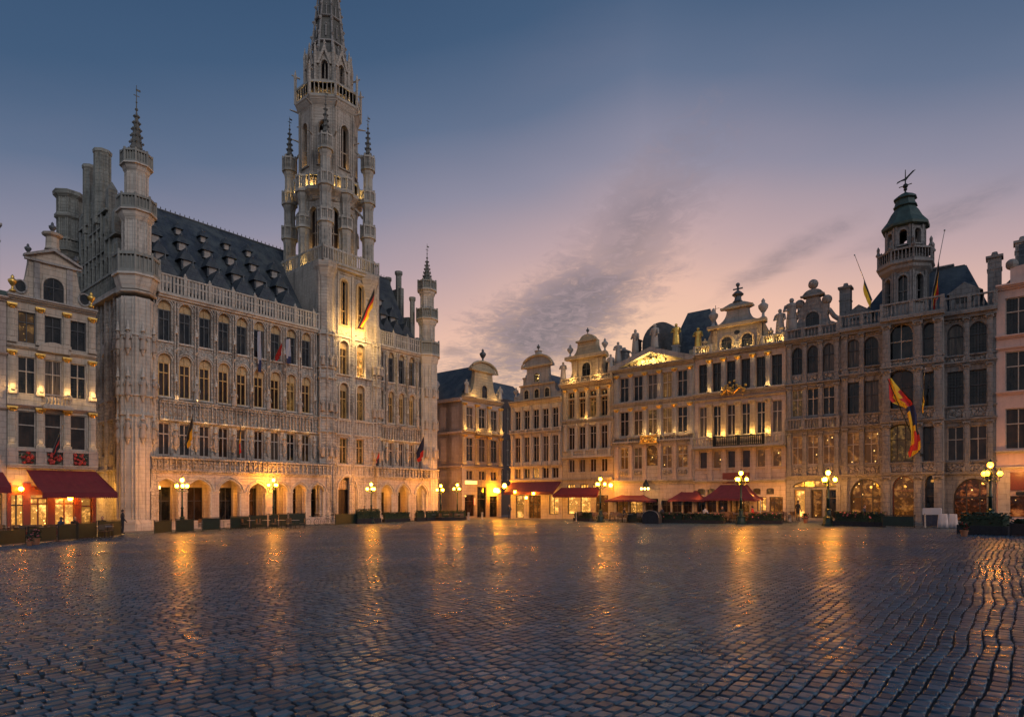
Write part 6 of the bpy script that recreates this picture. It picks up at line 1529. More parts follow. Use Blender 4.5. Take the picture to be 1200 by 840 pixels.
def palace():
    b = B('palace', 'grey arcaded palace with domed octagonal belfry, roof balustrade and carved panels', RW, 985.4, 1167)
    W, r = b.W, b.root; Z = lambda py, y=0: b.Z(1056, py, y); X = b.X; PY = -1.3
    M = 'stone_palace'
    ZL = lambda py: b.Z(1020, py)
    z4 = (ZL(428), ZL(394.5)); z3 = (ZL(483), ZL(446)); z2 = (ZL(543), ZL(505.5)); za_, zb_ = ZL(388), ZL(369)
    zs = {'a': ZL(557), 'b': ZL(501), 'c': ZL(440)}
    L = [(X(991), X(1008)), (X(1012), X(1029.5))]; Rr = [(X(1110), X(1130)), (X(1135.5), X(1157))]
    for xs_, lt in ((L, {0: 'pane_spark', 1: 'pane_spark'}), (Rr, {0: 'pane_brown', 1: 'pane_brown'})):
        b.row(z4[0], z4[1], xs=xs_, arch='round', rise=.7, pm='pane_lattice', tr=(.6,), fm='frame_dark'); b.row(z3[0], z3[1], xs=xs_, pm=['pane_dark', 'pane_lattice'], tr=(.56,), fm='frame_dark'); b.row(z2[0], z2[1], xs=xs_, pm='pane_brown_lattice', tr=(.62,), lit=lt)
    # ground floor arches
    ga = []
    for (p0, p1, py, pm_, rise, fm_) in ((996, 1035, 560.5, 'pane_spark', 1.5, 'wood_dark'), (1117, 1164, 560, 'pane_redbar', 1.7, 'wood_dark')):
        o = dict(x0=round(X(p0), 3), x1=round(X(p1), 3), z0=.1, z1=round(b.Z((p0 + p1) / 2, py), 3), arch='round', rise=rise, rev=.5); b.ops.append(o); ga.append((o, 0)); window(r, o, .48, fm=fm_, pm=pm_, nx=3, tr=(.55,), fw=.1)
    for o, yy in ga: mm = MB(); archplate(mm, o['x0'], o['x1'], o['z0'], o['z1'], yy, .25, 'round', .12); obj('arch_moulding', mm, M, r) if False else None
    zc = za_ ; m = b.mb('wall', M)
    cx0, cx1 = X(1034, PY), X(1105, PY)
    # projecting centre bay
    co = []
    def cwin(x0, x1, z0, z1, **kw):
        o = dict(x0=round(x0, 3), x1=round(x1, 3), z0=round(z0, 3), z1=round(z1, 3), arch=kw.get('arch'), rise=kw.get('rise'), rev=.5); co.append(o)
        if kw.get('win', True): window(r, o, PY + .48, fm=kw.get('fm', 'frame_dark'), pm=kw.get('pm', 'pane_dark'), nx=kw.get('nx', 2), tr=kw.get('tr', (.55,)))
        return o
    Zp = lambda px, py: b.Z(px, py, PY)
    wa, wb, na, nb = X(1041, PY), X(1070, PY), X(1081.5, PY), X(1097, PY)
    cwin(wa, wb, z4[0], z4[1] + .45, arch='round', rise=.9, nx=2, fm='frame_stone', tr=(.5,)); cwin(na, nb, z4[0], z4[1] + .2, arch='round', rise=.5, nx=1)
    cwin(wa, wb, z3[0], z3[1] + .4, arch='seg', rise=.5, nx=2, pm='pane_brown'); cwin(na, nb, z3[0], z3[1], nx=2)
    cwin(wa, wb, z2[0], z2[1] + .3, arch='seg', rise=.4, nx=3, pm='pane_glow', tr=(.6,), fm='wood_dark'); cwin(na, nb, z2[0], z2[1], nx=2, pm='pane_brown')
    cwin(X(1045.5, PY), X(1073, PY), -.5, Zp(1060, 557.5), arch='round', rise=1.0, pm='pane_spark', fm='wood_red', nx=1, tr=(.72,)); cwin(X(1084, PY), X(1099, PY), -.5, Zp(1092, 556), arch='round', rise=.7, pm='pane_dark', fm='wood_dark', nx=1, tr=(.6,))
    m.wall(cx0, cx1, -1, zc, co, PY, .5); m.box(cx0, cx0 + .03, PY + .001, 0, -1, zc); m.box(cx1 - .03, cx1, PY + .001, 0, -1, zc)
    # bands and panels
    def band(x0, x1, y):
        for z, h, p in ((za_ - .1, .5, .6), (zs['c'] + .05, .25, .3), (zs['b'] + .02, .28, .35), (zs['a'] - .12, .25, .25), (z4[0] - .2, .15, .18), (z3[0] - .2, .15, .18), (z2[0] - .18, .14, .18)):
            cn = b.mb('cornice', M); cn.box(x0 - .05, x1 + .05, y - p * .5, y + .02, z, z + h * .5); cn.box(x0 - .1, x1 + .1, y - p, y + .02, z + h * .5, z + h)
    band(0, cx0, 0); band(cx1, W, 0); band(cx0, cx1, PY)
    cp = b.mb('carved_panel', 'stone_carved')
    for (x0, x1), y in ([(p, 0) for p in L + Rr] + [((wa, wb), PY), ((na, nb), PY)]):
        for zt_, zb2 in ((z4[0] - .25, zs['c'] + .35), (z3[0] - .25, zs['b'] + .35), (z2[0] - .25, zs['a'] + .2)):
            if zt_ - zb2 > .2: b.mb('carved_panel', 'stone_carved').box(x0, x1, y - .1, y + .01, zb2, zt_)
    fz = b.mb('frieze', 'stone_carved'); fz.box(0, cx0, -.08, .01, z4[1] + .15, za_ - .12); fz.box(cx1, W, -.08, .01, z4[1] + .15, za_ - .12)
    col = [0.35, (L[0][1] + L[1][0]) / 2, L[1][1] + .35, (Rr[0][0] - .4), (Rr[0][1] + Rr[1][0]) / 2, W - .35]
    for (zlo, zhi) in ((-1, zs['a'] - .15), (zs['a'] + .15, zs['b']), (zs['b'] + .3, zs['c']), (zs['c'] + .3, za_ - .12)):
        for x in col:
            if zlo < 0 and x in (col[1], col[4]): continue
            b.pil(zlo, zhi, [x], .36, .2, M, None)
        for x in (cx0 + .3, (wb + na) / 2, cx1 - .3): b.pil(zlo, zhi, [x], .5, .2, M, None, y=PY)
    # roof balustrade
    balus(b.mb('roof_balustrade', M), 0, cx0, -.35, za_ + .4, zb_ + .2, .26, 1.6, rail=.12); balus(b.mb('roof_balustrade', M), cx0, cx1, PY - .3, za_ + .4, zb_ + .2, .26, 1.7, rail=.12); balus(b.mb('roof_balustrade', M), cx1, W, -.35, za_ + .4, zb_ + .2, .26, 1.6, rail=.12)
    pl = MB(); pl.box(cx0, cx1, PY - .5, .6, za_ + .2, za_ + .4); obj('belfry_terrace', pl, M, r)
    # belfry
    c = ((X(1035.5, 1) + X(1085, 1)) / 2 , 1.6); zt = lambda py: b.Z(1058, py, c[1])
    rw = (X(1087, c[1]) - X(1036, c[1])) / 2 * 1.02
    def oct_(part, mat, R0, z0_, z1_, wn, wz0, wz1, glaz, core=True):
        mm = MB(); sf = MB(); gp_ = MB(); side = 2 * R0 * sin(pi / 8); ap = R0 * cos(pi / 8)
        for k in range(8):
            an = -pi / 2 + 2 * pi * k / 8; fx, fy = c[0] + ap * cos(an), c[1] + ap * sin(an); T = an + pi / 2
            for q in (mm, sf, gp_): q.at(fx, fy, 0, T)
            w = side * wn; o = dict(x0=-w / 2, x1=w / 2, z0=wz0, z1=wz1, arch='round', rev=.35); mm.wall(-side / 2, side / 2, z0_, z1_, [o], 0, .35); archplate(sf, o['x0'], o['x1'], o['z0'], o['z1'], 0, .13, 'round', .1)
            if glaz: gp_.poly([(-w / 2, .3, wz0), (w / 2, .3, wz0)] + [(x, .3, z) for x, z in reversed(arch_curve(o))]); sf.box(-.04, .04, .2, .28, wz0, wz1); sf.box(-w / 2, w / 2, .2, .28, wz0 + (wz1 - wz0) * .4, wz0 + (wz1 - wz0) * .4 + .08)
            mm.box(-side / 2, -side / 2 + .14, -.1, 0, z0_, z1_); mm.box(side / 2 - .14, side / 2, -.1, 0, z0_, z1_)
        o_ = obj(part, mm, mat, r); obj('opening_surround', sf, mat, o_)
        if glaz: obj('pane', gp_, 'pane_dark', o_)
        return o_
    oct_('belfry_base', M, rw * 1.03, za_ + .3, zt(320), .52, zt(359), zt(329), True)
    oct_('belfry_lantern', M, rw * .90, zt(304), zt(271), .50, zt(293), zt(276), False)
    mm = MB(); R1 = rw * 1.03; mm.lathe([(R1, zt(326)), (R1 * 1.2, zt(321)), (R1 * 1.22, zt(318)), (R1 * 1.33, zt(316)), (R1 * 1.33, zt(314)), (.5, zt(314))], c[0], c[1], 8, pi / 8); mm.lathe([(rw * .9, zt(308)), (rw * .9, zt(303))], c[0], c[1], 8, pi / 8); obj('belfry_cornice', mm, M, r)
    rl = MB(); octrail(rl, R1 * 1.28, zt(314), zt(299), 8, pi / 8, c[0], c[1], 5); obj('belfry_balustrade', rl, M, r)
    sm = MB()
    for k in range(8): a = pi / 8 + 2 * pi * k / 8; sm.lathe([(.16, 0), (.2, .1), (.1, .3), (.12, .6), (.02, .8)], c[0] + R1 * 1.24 * cos(a), c[1] + R1 * 1.24 * sin(a), 6, z0=zt(299))
    obj('parapet_finial', sm, M, r)
    dm = MB(); q = rw
    dm.lathe([(q * .92, zt(272)), (q * 1.12, zt(270.5)), (q * 1.14, zt(268)), (q * .86, zt(260)), (q * .68, zt(252)), (q * .52, zt(247)), (q * .46, zt(245)), (q * .58, zt(244)), (q * .52, zt(242)), (q * .44, zt(236)), (q * .56, zt(235)), (q * .54, zt(233.5)), (q * .34, zt(230)), (q * .12, zt(227.5)), (.03, zt(226))], c[0], c[1], 8, pi / 8); obj('dome', dm, 'copper', r)
    vn = MB(); vn.tube([(c[0], c[1], zt(227)), (c[0], c[1], zt(200))], [.07, .03], 6); vn.sphere(c[0], c[1], zt(219), .2, 8, 6); vn.sphere(c[0], c[1], zt(223), .14, 8, 6); vn.tube([(c[0] - .45, c[1], zt(219)), (c[0] + .45, c[1], zt(218))], .04, 5)
    vn.prism([(c[0] - .62, zt(214)), (c[0] - .1, zt(211)), (c[0] + .5, zt(203.5)), (c[0] + .7, zt(203)), (c[0] + .25, zt(209)), (c[0] + .05, zt(212.5)), (c[0] - .55, zt(212))], c[1] - .03, c[1] + .03); obj('weathervane', vn, 'iron', r)
    # roof with dormers
    m = b.mb('roof', 'slate'); zr = b.Z(1130, 311, 5)
    roof_x(m, .3, W - .2, za_ + .2, zr, .6, 10, 2.6, 1.8, 5); cr = b.mb('roof_cresting', 'lead')
    for i in range(60):
        x = 3.4 + (W - 6.2) * i / 60; cr.lathe([(.02, 0), (.08, .15), (.01, .34)], x, 5, 4, z0=zr); 
    cr.box(3.0, W - 2.1, 4.95, 5.05, zr - .02, zr + .06)
    for px_, py0, py1 in ((1007, 374, 359), (1130.5, 354, 333)):
        x = X(px_, 1.2); z0_, z1_ = b.Z(px_, py0, 1.2) - .6, b.Z(px_, py1, 1.2); w = .95
        d = MB(); d.prism([(-w, z0_), (w, z0_), (w, z1_ - .7), (w * 1.2, z1_ - .7), (0, z1_ + .1), (-w * 1.2, z1_ - .7), (-w, z1_ - .7)], .9, 3.2); dd = obj('dormer', d, M, r, loc=(x, 0, 0)); dw = MB(); dw.box(-w * .62, w * .62, .86, .9, z0_ + .5, z1_ - 1.0); obj('pane', dw, 'pane_lattice', dd)
    chimney(b, W - .1, 1.4, za_, b.Z(1160, 305, 1.4), .42, M)
    # lights: entrance and first floor
    lamp((X(1014), -1.8, 2.8), 55, (1, .40, .06), .1, r); lamp((X(1059), PY - 1.2, 2.8), 28, (1, .40, .06), .1, r); lamp((X(1150), -1.8, 3.0), 60, (1, .40, .06), .1, r); lamp((X(1092), PY - .9, 3.2), 10, (1, .42, .07), .1, r)
    b.finish(M, zc, 10)
palace()

def house_right():
    b = B('pink_house', 'smooth pink rendered house with scroll gable, at the right end of the row', RW, 1167.5, 1330)
    W, r = b.W, b.root; Z = lambda py: b.Z(1190, py)
    x0 = b.X(1178); xs_ = [(x0 + i * 2.15, x0 + 1.5 + i * 2.15) for i in range(5)]
    for a, c in ((392, 348), (458, 411), (526, 478)): b.row(Z(a), Z(c), xs=xs_, pm='pane_lattice' if a < 460 else 'pane_brown_lattice', tr=(.62,), fm='frame_stone', rev=.2)
    b.cornice(Z(396), .25, .3, mat='render_pink'); b.cornice(Z(462), .25, .25, mat='render_pink'); b.cornice(Z(409), .18, .2, mat='render_pink'); b.cornice(Z(338), .35, .45, mat='render_pink'); b.cornice(Z(531), .2, .3, mat='stone_cream'); b.cornice(Z(550), .22, .35, mat='stone_cream')
    ps = b.mb('pier', 'stone_cream'); ps.box(.1, .8, -.2, 0, -1, Z(550)); ps.box(x0 + 2.3, x0 + 2.9, -.2, 0, -1, Z(550))
    fs = b.mb('fascia', 'wood_red'); fs.box(x0 - .1, x0 + 2.3, -.12, 0, Z(574), Z(553))
    b.row(.3, Z(581), xs=[(x0 + .2, x0 + 2.2), (x0 + 3.2, x0 + 6)], pm='pane_redbar', fm='wood_dark', nx=2, tr=())
    sg = MB(); sg.box(x0 + .6, x0 + 2.3, -.3, -.13, Z(580), Z(576)); obj('sign_board', sg, 'iron', r)
    ze = Z(338) + .35; xc = 7.2
    half = [(6.4, ze), (6.4, ze + 1.2), (5.0, ze + 1.4)] + scroll(5.0, ze + 1.4, 3.2, ze + 5.2, 7) + [(3.0, ze + 5.4), (3.3, ze + 5.5), (3.2, ze + 6.0), (1.6, ze + 8), (0, ze + 8.8)]
    g = MB(); g.prism(mirror(half, xc), 0, .5); obj('gable', g, 'render_pink', r)
    bf = MB(); bf.sphere(.9, .2, ze + 1.5, .4, 9, 7); obj('ball_finial', bf, 'stone_grey', r); bf = MB(); bf.sphere(xc - 3.3, .2, ze + 6.0, .38, 9, 7); obj('ball_finial', bf, 'stone_grey', r)
    m = b.mb('roof', 'slate'); roof_y(m, .3, 14, ze, ze + 7, .5, 10); m.box(1.3, 2.9, .6, 3, ze, ze + 3)
    chimney(b, 1.5, 1.2, ze, b.Z(1178, 290, 1.2), .42, 'stone_grey')
    b.finish('render_pink', Z(338), 9)
    lamp((1.4, -1.6, Z(552)), 130, (1, .42, .07), .1, r)
house_right()
# ---------------------------------------------------------------- street furniture
def face(w): return w.ang
def lamp_post(px, py, H, label, wall=LW, top_py=None):
    gm_ = 'globe_dim' if px > 1100 else 'globe'
    x, y, z = gp(px, py)
    if top_py is not None: H = EYE + (HY - top_py) / FPX * y - z
    t = thing('street_lamp', label, 'street lamp', (x, y, z), wall.ang + U(-.2, .2), 'ornate candelabra lamps round the square')
    s = H / 4.1
    m = MB(); m.lathe([(.42, 0), (.42, .16), (.34, .2), (.30, .5), (.36, .56), (.30, .62), (.20, .72), (.17, 1.05), (.22, 1.12), (.14, 1.2)], 0, 0, 8, pi / 8); obj('base', m, 'iron_green', t)
    m = MB(); m.lathe([(.10, 1.18), (.085, 1.8), (.12, 1.84), (.12, 1.9), (.07, 1.95), (.055, H - .75), (.11, H - .7), (.11, H - .62), (.05, H - .55), (.045, H - .38)], 0, 0, 10); obj('shaft', m, 'iron_green', t, True)
    for k in range(3 if H < 9 else 4):
        a = 2 * pi * k / 3 + .25; c, n = cos(a), sin(a)
        m = MB(); m.tube([(.05 * c, .05 * n, H - 1.05), (.22 * c, .22 * n, H - 1.15), (.38 * c, .38 * n, H - 1.08), (.43 * c, .43 * n, H - .92)], [.035, .03, .03, .03], 6)
        m.tube([(.06 * c, .06 * n, H - .78), (.2 * c, .2 * n, H - .85), (.26 * c, .26 * n, H - 1.0)], .018, 5); m.lathe([(.03, 0), (.10, .05), (.08, .1)], .43 * c, .43 * n, 8, z0=H - .93)
        ar = obj('arm', m, 'iron_green', t)
        g = MB(); g.sphere(.43 * c, .43 * n, H - .70, .125, 12, 8, 1.1); obj('globe', g, gm_, ar, True)
        f = MB(); f.lathe([(.09, 0), (.06, .05), (.01, .16)], .43 * c, .43 * n, 7, z0=H - .55); obj('globe_cap', f, 'iron_green', ar)
    g = MB(); g.sphere(0, 0, H - .22, .14, 12, 8, 1.1); obj('globe', g, gm_, t, True)
    f = MB(); f.lathe([(.1, 0), (.07, .06), (.01, .2)], 0, 0, 7, z0=H - .06); obj('globe_cap', f, 'iron_green', t)
    lamp((0, 0, H - .5), LAMP_W * (.5 if px > 1100 else 1), (1, .35, .035), .25, t)
LAMP_W = 850
for px, py, top, w, lb in (
    (213.5, 622.5, 559, LW, 'candelabra street lamp before the first arcade arches of the town hall'),
    (320.5, 617, 559.5, LW, 'candelabra street lamp before the fourth arch of the town hall arcade'),
    (435, 613, 565, LW, 'candelabra street lamp beside the town hall portal'),
    (516.5, 609.8, 567, LW, 'candelabra street lamp at the far corner of the town hall'),
    (536, 608.8, 566, LW, 'candelabra street lamp at the flank of the corner house'),
    (703.5, 611.5, 558.5, RW, 'candelabra street lamp before the bell gable house'),
    (868.3, 614, 551, RW, 'candelabra street lamp in front of the widest maroon parasol'),
    (970.5, 616, 550, RW, 'candelabra street lamp before the scroll gable house shopfront'),
    (1160.5, 621, 540, RW, 'candelabra street lamp by the long planter hedge before the palace')):
    lamp_post(px, py, 4.1, lb, w, top)

# parasols
def parasol(px, py, cw, zt_py, ze_py, label, mat='canvas_maroon', flat=0.0):
    """square market parasol; cw = canopy width in photo pixels"""
    x, y, z = gp(px, py); w = cw / FPX * y / 2 / 1.0; H = EYE + (HY - zt_py) / FPX * y - z; E = EYE + (HY - ze_py) / FPX * y - z
    t = thing('parasol', label, 'parasol', (x, y, z), RW.ang, 'parasols of the terraces on the guild row'); w *= .98
    m = MB(); n = 4; c = [(-w, -w), (w, -w), (w, w), (-w, w)]; f = w * flat + .06
    vs = []
    for k in range(4):
        for i in range(6):
            a, b = c[k], c[(k + 1) % 4]; u = i / 6; ex, ey = a[0] + (b[0] - a[0]) * u, a[1] + (b[1] - a[1]) * u; vs.append((ex, ey, u))
    rings = 6; N = len(vs); V = []; F = []
    for j in range(rings + 1):
        q = j / rings; s = f / w + (1 - f / w) * q
        for (ex, ey, u) in vs:
            sag = -.10 * sin(pi * u) * q * (1 if j == rings else .6); V.append((ex * s, ey * s, H - (H - E) * (q ** 1.0) - .16 * sin(pi * q) + sag * -.6 if u else H - (H - E) * q - .10 * sin(pi * q)))
    for j in range(rings):
        for k in range(N): F.append((j * N + k, j * N + (k + 1) % N, (j + 1) * N + (k + 1) % N, (j + 1) * N + k))
    b0 = rings * N; L = len(V)
    for k in range(N): V.append((V[b0 + k][0], V[b0 + k][1], V[b0 + k][2] - .2))
    for k in range(N): F.append((b0 + k, b0 + (k + 1) % N, L + (k + 1) % N, L + k))
    F.append(tuple(range(N))); m.add(V, F); obj('canopy', m, mat, t)
    p = MB(); p.tube([(0, 0, 0), (0, 0, H + .1)], .035, 8); obj('pole', p, 'wood_dark', t); bb = MB(); bb.box(-.35, .35, -.35, .35, 0, .1); obj('base', bb, 'stone_kerb', t)
    r_ = MB()
    for q in c: r_.tube([(0, 0, H - .12), (q[0] * .97, q[1] * .97, E - .03)], .015, 4); r_.tube([(0, 0, E - .35), (q[0] * .5, q[1] * .5, (H + E) / 2 - .12)], .012, 4)
    obj('rib', r_, 'wood_dark', t)
parasol(748, 608.5, 58, 572, 586, 'maroon parasol before the lit doorway of the pediment house, nearest the lamp')
parasol(787, 607.5, 24, 572, 585, 'small maroon parasol half hidden behind a bigger one')
parasol(812, 609, 44, 566.5, 585.5, 'maroon parasol with tall peak between the small one and the widest one')
parasol(863, 609.5, 62, 568, 584.5, 'widest maroon parasol with a flat top behind the street lamp', flat=.42)
parasol(902, 609, 33, 571.5, 584.5, 'small bright red parasol before the cross gable house', 'canvas_red')

# chairs and tables
def chair_tree():
    t = thing('bistro_chair', 'dark bistro chair', 'chair')
    m = MB(); m.box(-.21, .21, -.2, .2, .43, .46); obj('seat', m, 'rattan', t)
    m = MB(); m.box(-.21, .21, .18, .21, .56, .88); m.box(-.21, -.18, .18, .21, .44, .88); m.box(.18, .21, .18, .21, .44, .88); obj('backrest', m, 'rattan', t)
    for a in (-1, 1):
        for b_ in (-1, 1): l = MB(); l.tube([(a * .19, b_ * .18, .43), (a * .21, b_ * .21, 0)], .014, 4); obj('leg', l, 'iron', t)
    return t
def table_tree():
    t = thing('bistro_table', 'small round bistro table', 'table')
    m = MB(); m.lathe([(.34, .72), (.35, .735), (.34, .75)], 0, 0, 14); obj('tabletop', m, 'metal_grey', t)
    m = MB(); m.tube([(0, 0, .03), (0, 0, .72)], .025, 6); obj('stem', m, 'iron', t); m = MB()
    for k in range(3): a = 2 * pi * k / 3; m.tube([(0, 0, .1), (.28 * cos(a), .28 * sin(a), .01)], .018, 5)
    obj('foot', m, 'iron', t); return t
CH, TB = chair_tree(), table_tree(); first = [True, True]
def place(proto, i, x, y, rz, label, group):
    if first[i]: o = proto; first[i] = False
    else: o = copy_tree(proto)
    o.location = (x, y, gz(x, y)); o.rotation_euler.z = rz; o['label'] = label; o['group'] = group
def terrace(px0, px1, py, n, rows, wall, where, deep=1.15):
    for j in range(rows):
        for i in range(n):
            px = px0 + (px1 - px0) * (i + .5 + U(-.15, .15)) / n; x, y, _ = gp(px, py)
            x -= wall.n[0] * j * deep; y -= wall.n[1] * j * deep
            place(TB, 1, x, y, 0, 'small round bistro table on the terrace ' + where, 'bistro tables ' + where)
            a0 = U(0, 6.28)
            for k in range(2):
                a = a0 + k * pi + U(-.4, .4); place(CH, 0, x + .55 * cos(a), y + .55 * sin(a), a - pi / 2 + U(-.2, .2), 'dark bistro chair on the terrace ' + where, 'bistro chairs ' + where)
terrace(2, 132, 630, 9, 2, LW, 'under the red awning of the cafe house', 1.3)
terrace(185, 355, 619.5, 10, 1, LW, 'behind the green barriers of the hall')
terrace(455, 545, 610.3, 6, 1, LW, 'behind the long hedge of the hall')
terrace(676, 720, 610.3, 3, 2, RW, 'before the bell gable house')
terrace(722, 812, 612, 8, 3, RW, 'before the pediment house')
terrace(816, 918, 612.3, 9, 3, RW, 'before the cross gable house')
terrace(1002, 1034, 612.5, 3, 1, RW, 'before the palace')

# barriers
def bar_panel(px0, px1, py0, py1, hpx, label, wall, mat='panel_green', group='green cafe barriers before the town hall'):
    x0, y0, z0 = gp(px0, py0); x1, y1, z1 = gp(px1, py1); L = math.hypot(x1 - x0, y1 - y0); a = atan2(y1 - y0, x1 - x0); H = hpx / FPX * (y0 + y1) / 2
    t = thing('cafe_barrier', label, 'barrier', (x0, y0, min(z0, z1)), a, group)
    m = MB(); m.box(.05, L - .05, -.015, .015, .12, H - .05); obj('panel', m, mat, t)
    f = MB(); f.tube([(0, 0, H), (L, 0, H)], .022, 6); f.tube([(0, 0, .1), (L, 0, .1)], .018, 6); obj('rail', f, 'iron', t)
    for x in (0, L): p = MB(); p.tube([(x, 0, 0), (x, 0, H)], .025, 6); p.lathe([(.16, 0), (.16, .03), (.03, .05)], x, 0, 8); p.lathe([(.03, 0), (.045, .03), (.01, .07)], x, 0, 6, z0=H); obj('post', p, 'iron', t)
for i, (a, c, p0, p1, lb) in enumerate(((-12, 30, 641, 637.3, 'dark green cafe barrier at the very edge of the square'), (33, 66, 637, 634.3, 'dark green cafe barrier behind the pink flowers, before the cafe house'), (68, 90, 634, 632.3, 'narrow dark green cafe barrier under the middle of the red awning'), (91, 113, 632.2, 630.3, 'dark green cafe barrier before the last shop window of the cafe house'), (115, 142, 630, 627.8, 'dark green cafe barrier at the mouth of the side street'))):
    bar_panel(a, c, p0, p1, 19.5, lb, LW, group='green cafe barriers before the cafe house')
for i, (a, c, p0, p1) in enumerate(((181, 201, 625.8, 624.3), (206, 227, 624, 622.8), (237, 258, 622.2, 621.2), (270, 292, 620.4, 619.3), (293, 313, 619.2, 618.2), (315, 326, 618.1, 617.6), (327, 337, 617.5, 617), (338, 358, 616.8, 616), (393, 419, 615.3, 613.6))):
    words = ['first', 'second', 'third', 'fourth', 'fifth', 'sixth', 'seventh', 'eighth', 'last']
    lb = f'{words[i]} green cafe barrier along the arcade counting from the corner turret' if i < 8 else 'green cafe barrier before the town hall portal'
    bar_panel(a, c, p0, p1, 15.5 if i < 8 else 13, lb, LW)
bar_panel(1034, 1072, 617.6, 618.2, 14.5, 'broad plain green barrier before the palace entrance', RW, group='green barriers on the guild row')
bar_panel(736, 752, 612, 612.2, 12, 'green canvas barrier before the first maroon parasol', RW, group='green barriers on the guild row')

def leaves(m, x0, x1, y0, y1, z0, z1, n, s=.07):
    for _ in range(n):
        x, y, z = U(x0, x1), U(y0, y1), z0 + (z1 - z0) * R() ** .7; a, b_ = U(0, 6.28), U(-1, 1); q = s * U(.6, 1.4)
        dx, dy, dz = q * cos(a), q * sin(a), q * .5 * b_; ex, ey, ez = -q * .5 * sin(a), q * .5 * cos(a), q * .5
        m.add([(x - dx, y - dy, z - dz), (x + ex, y + ey, z + ez), (x + dx, y + dy, z + dz), (x - ex, y - ey, z - ez)], [(0, 1, 2, 3)])
def hedge(px0, px1, py0, py1, hpx, label, depth=.5, boxf=.35, fl=False, group='hedge planters of the terraces', dens=420):
    x0, y0, z0 = gp(px0, py0); x1, y1, z1 = gp(px1, py1); L = math.hypot(x1 - x0, y1 - y0); a = atan2(y1 - y0, x1 - x0); H = hpx / FPX * (y0 + y1) / 2
    t = thing('hedge_planter', label, 'planter', (x0, y0, min(z0, z1)), a, group)
    m = MB(); m.box(0, L, 0, depth, .04, H * boxf)
    for i in range(int(L / .9) + 1): m.box(i * .9 - .03, i * .9 + .03, -.02, .02, 0, H * boxf + .02)
    obj('trough', m, 'cloth_dark', t)
    l = MB(); leaves(l, .03, L - .03, .02, depth - .02, H * boxf - .05, H, int(dens * L), .06); cnt = 0
    core = l; core.m = 0; core.box(.1, L - .1, .1, depth - .1, H * boxf, H * .86); obj('foliage', l, 'leaf', t)
    if fl:
        f = MB()
        for _ in range(int(L * 9)): f.sphere(U(.05, L - .05), U(-.02, depth), H * U(.55, 1.02), U(.03, .06), 5, 4)
        obj('blossom', f, 'flower_pink', t)
hedge(419, 447, 613.8, 612.6, 17, 'low hedge planter at the foot of the lamp beside the portal')
hedge(451, 481, 612.4, 611.2, 12, 'hedge planter before the far arches of the town hall')
hedge(489, 499, 611, 610.6, 13, 'short hedge planter before the last arch of the town hall')
hedge(500, 547, 610.6, 609.2, 12, 'long clipped hedge planter between town hall and corner house')
hedge(672, 691, 610.4, 610.8, 11, 'clipped green hedge planter before the lit windows of the bell gable house')
hedge(756, 800, 612.6, 613, 13, 'leafy planter before the small maroon parasol', fl=True)
hedge(800, 848, 613, 613.4, 12, 'leafy planter with blossoms before the tall peaked parasol', fl=True)
hedge(876, 916, 613.8, 614, 13, 'leafy planter before the small bright red parasol', fl=True)
hedge(976, 1034, 616.2, 617.4, 18, 'untidy flowering planter hedge between the lamp and the green barrier', fl=True)
hedge(1122, 1177, 625.5, 627.2, 26, 'tall dark planter hedge before the red lit arch of the palace', .9, .42)
hedge(1184, 1215, 627.5, 629, 20, 'dark planter before the pink house', .6, .75)
# flowers and small things
def pot(px, py, s, label, mat='flower_pink', cat='flower pot'):
    x, y, z = gp(px, py); t = thing('flower_pot', label, cat, (x, y, z), 0); m = MB(); m.lathe([(.16 * s, 0), (.22 * s, .35 * s), (.25 * s, .36 * s), (.25 * s, .42 * s), (.2 * s, .42 * s)], 0, 0, 12); obj('pot', m, 'terracotta', t)
    l = MB(); leaves(l, -.25 * s, .25 * s, -.25 * s, .25 * s, .4 * s, .95 * s, 160, .07 * s); obj('foliage', l, 'leaf', t); f = MB()
    for _ in range(28): a = U(0, 6.28); q = U(0, .26) * s; f.sphere(q * cos(a), q * sin(a), s * U(.5, 1.0), U(.035, .06) * s, 6, 4)
    obj('blossom', f, mat, t)
pot(42, 638, .85, 'big pot of pink flowers outside the barrier of the cafe house')
pot(34.5, 639.5, .6, 'small pot of pale flowers beside the big pink one')
pot(1130, 628.5, .7, 'small flower pot at the end of the tall dark planter', 'flower_red')
pot(944, 612.5, .8, 'flower pot beside the bright shop door of the scroll gable house')
# round-topped covered stand
x, y, z = gp(764, 613.4)
t = thing('covered_stand', 'dark rounded cover over a stand between the terraces', 'stand', (x, y, z), RW.ang); m = MB(); m.prism([(.75, 0)] + [(.75 * cos(pi * i / 12), .55 + .55 * sin(pi * i / 12)) for i in range(13)] + [(-.75, 0)], -.3, .3); obj('cover', m, 'cloth_dark', t); m = MB(); m.tube([(.78 * cos(pi * i / 12), -.32, .55 + .58 * sin(pi * i / 12)) for i in range(13)], .025, 5); obj('hoop', m, 'metal_grey', t)
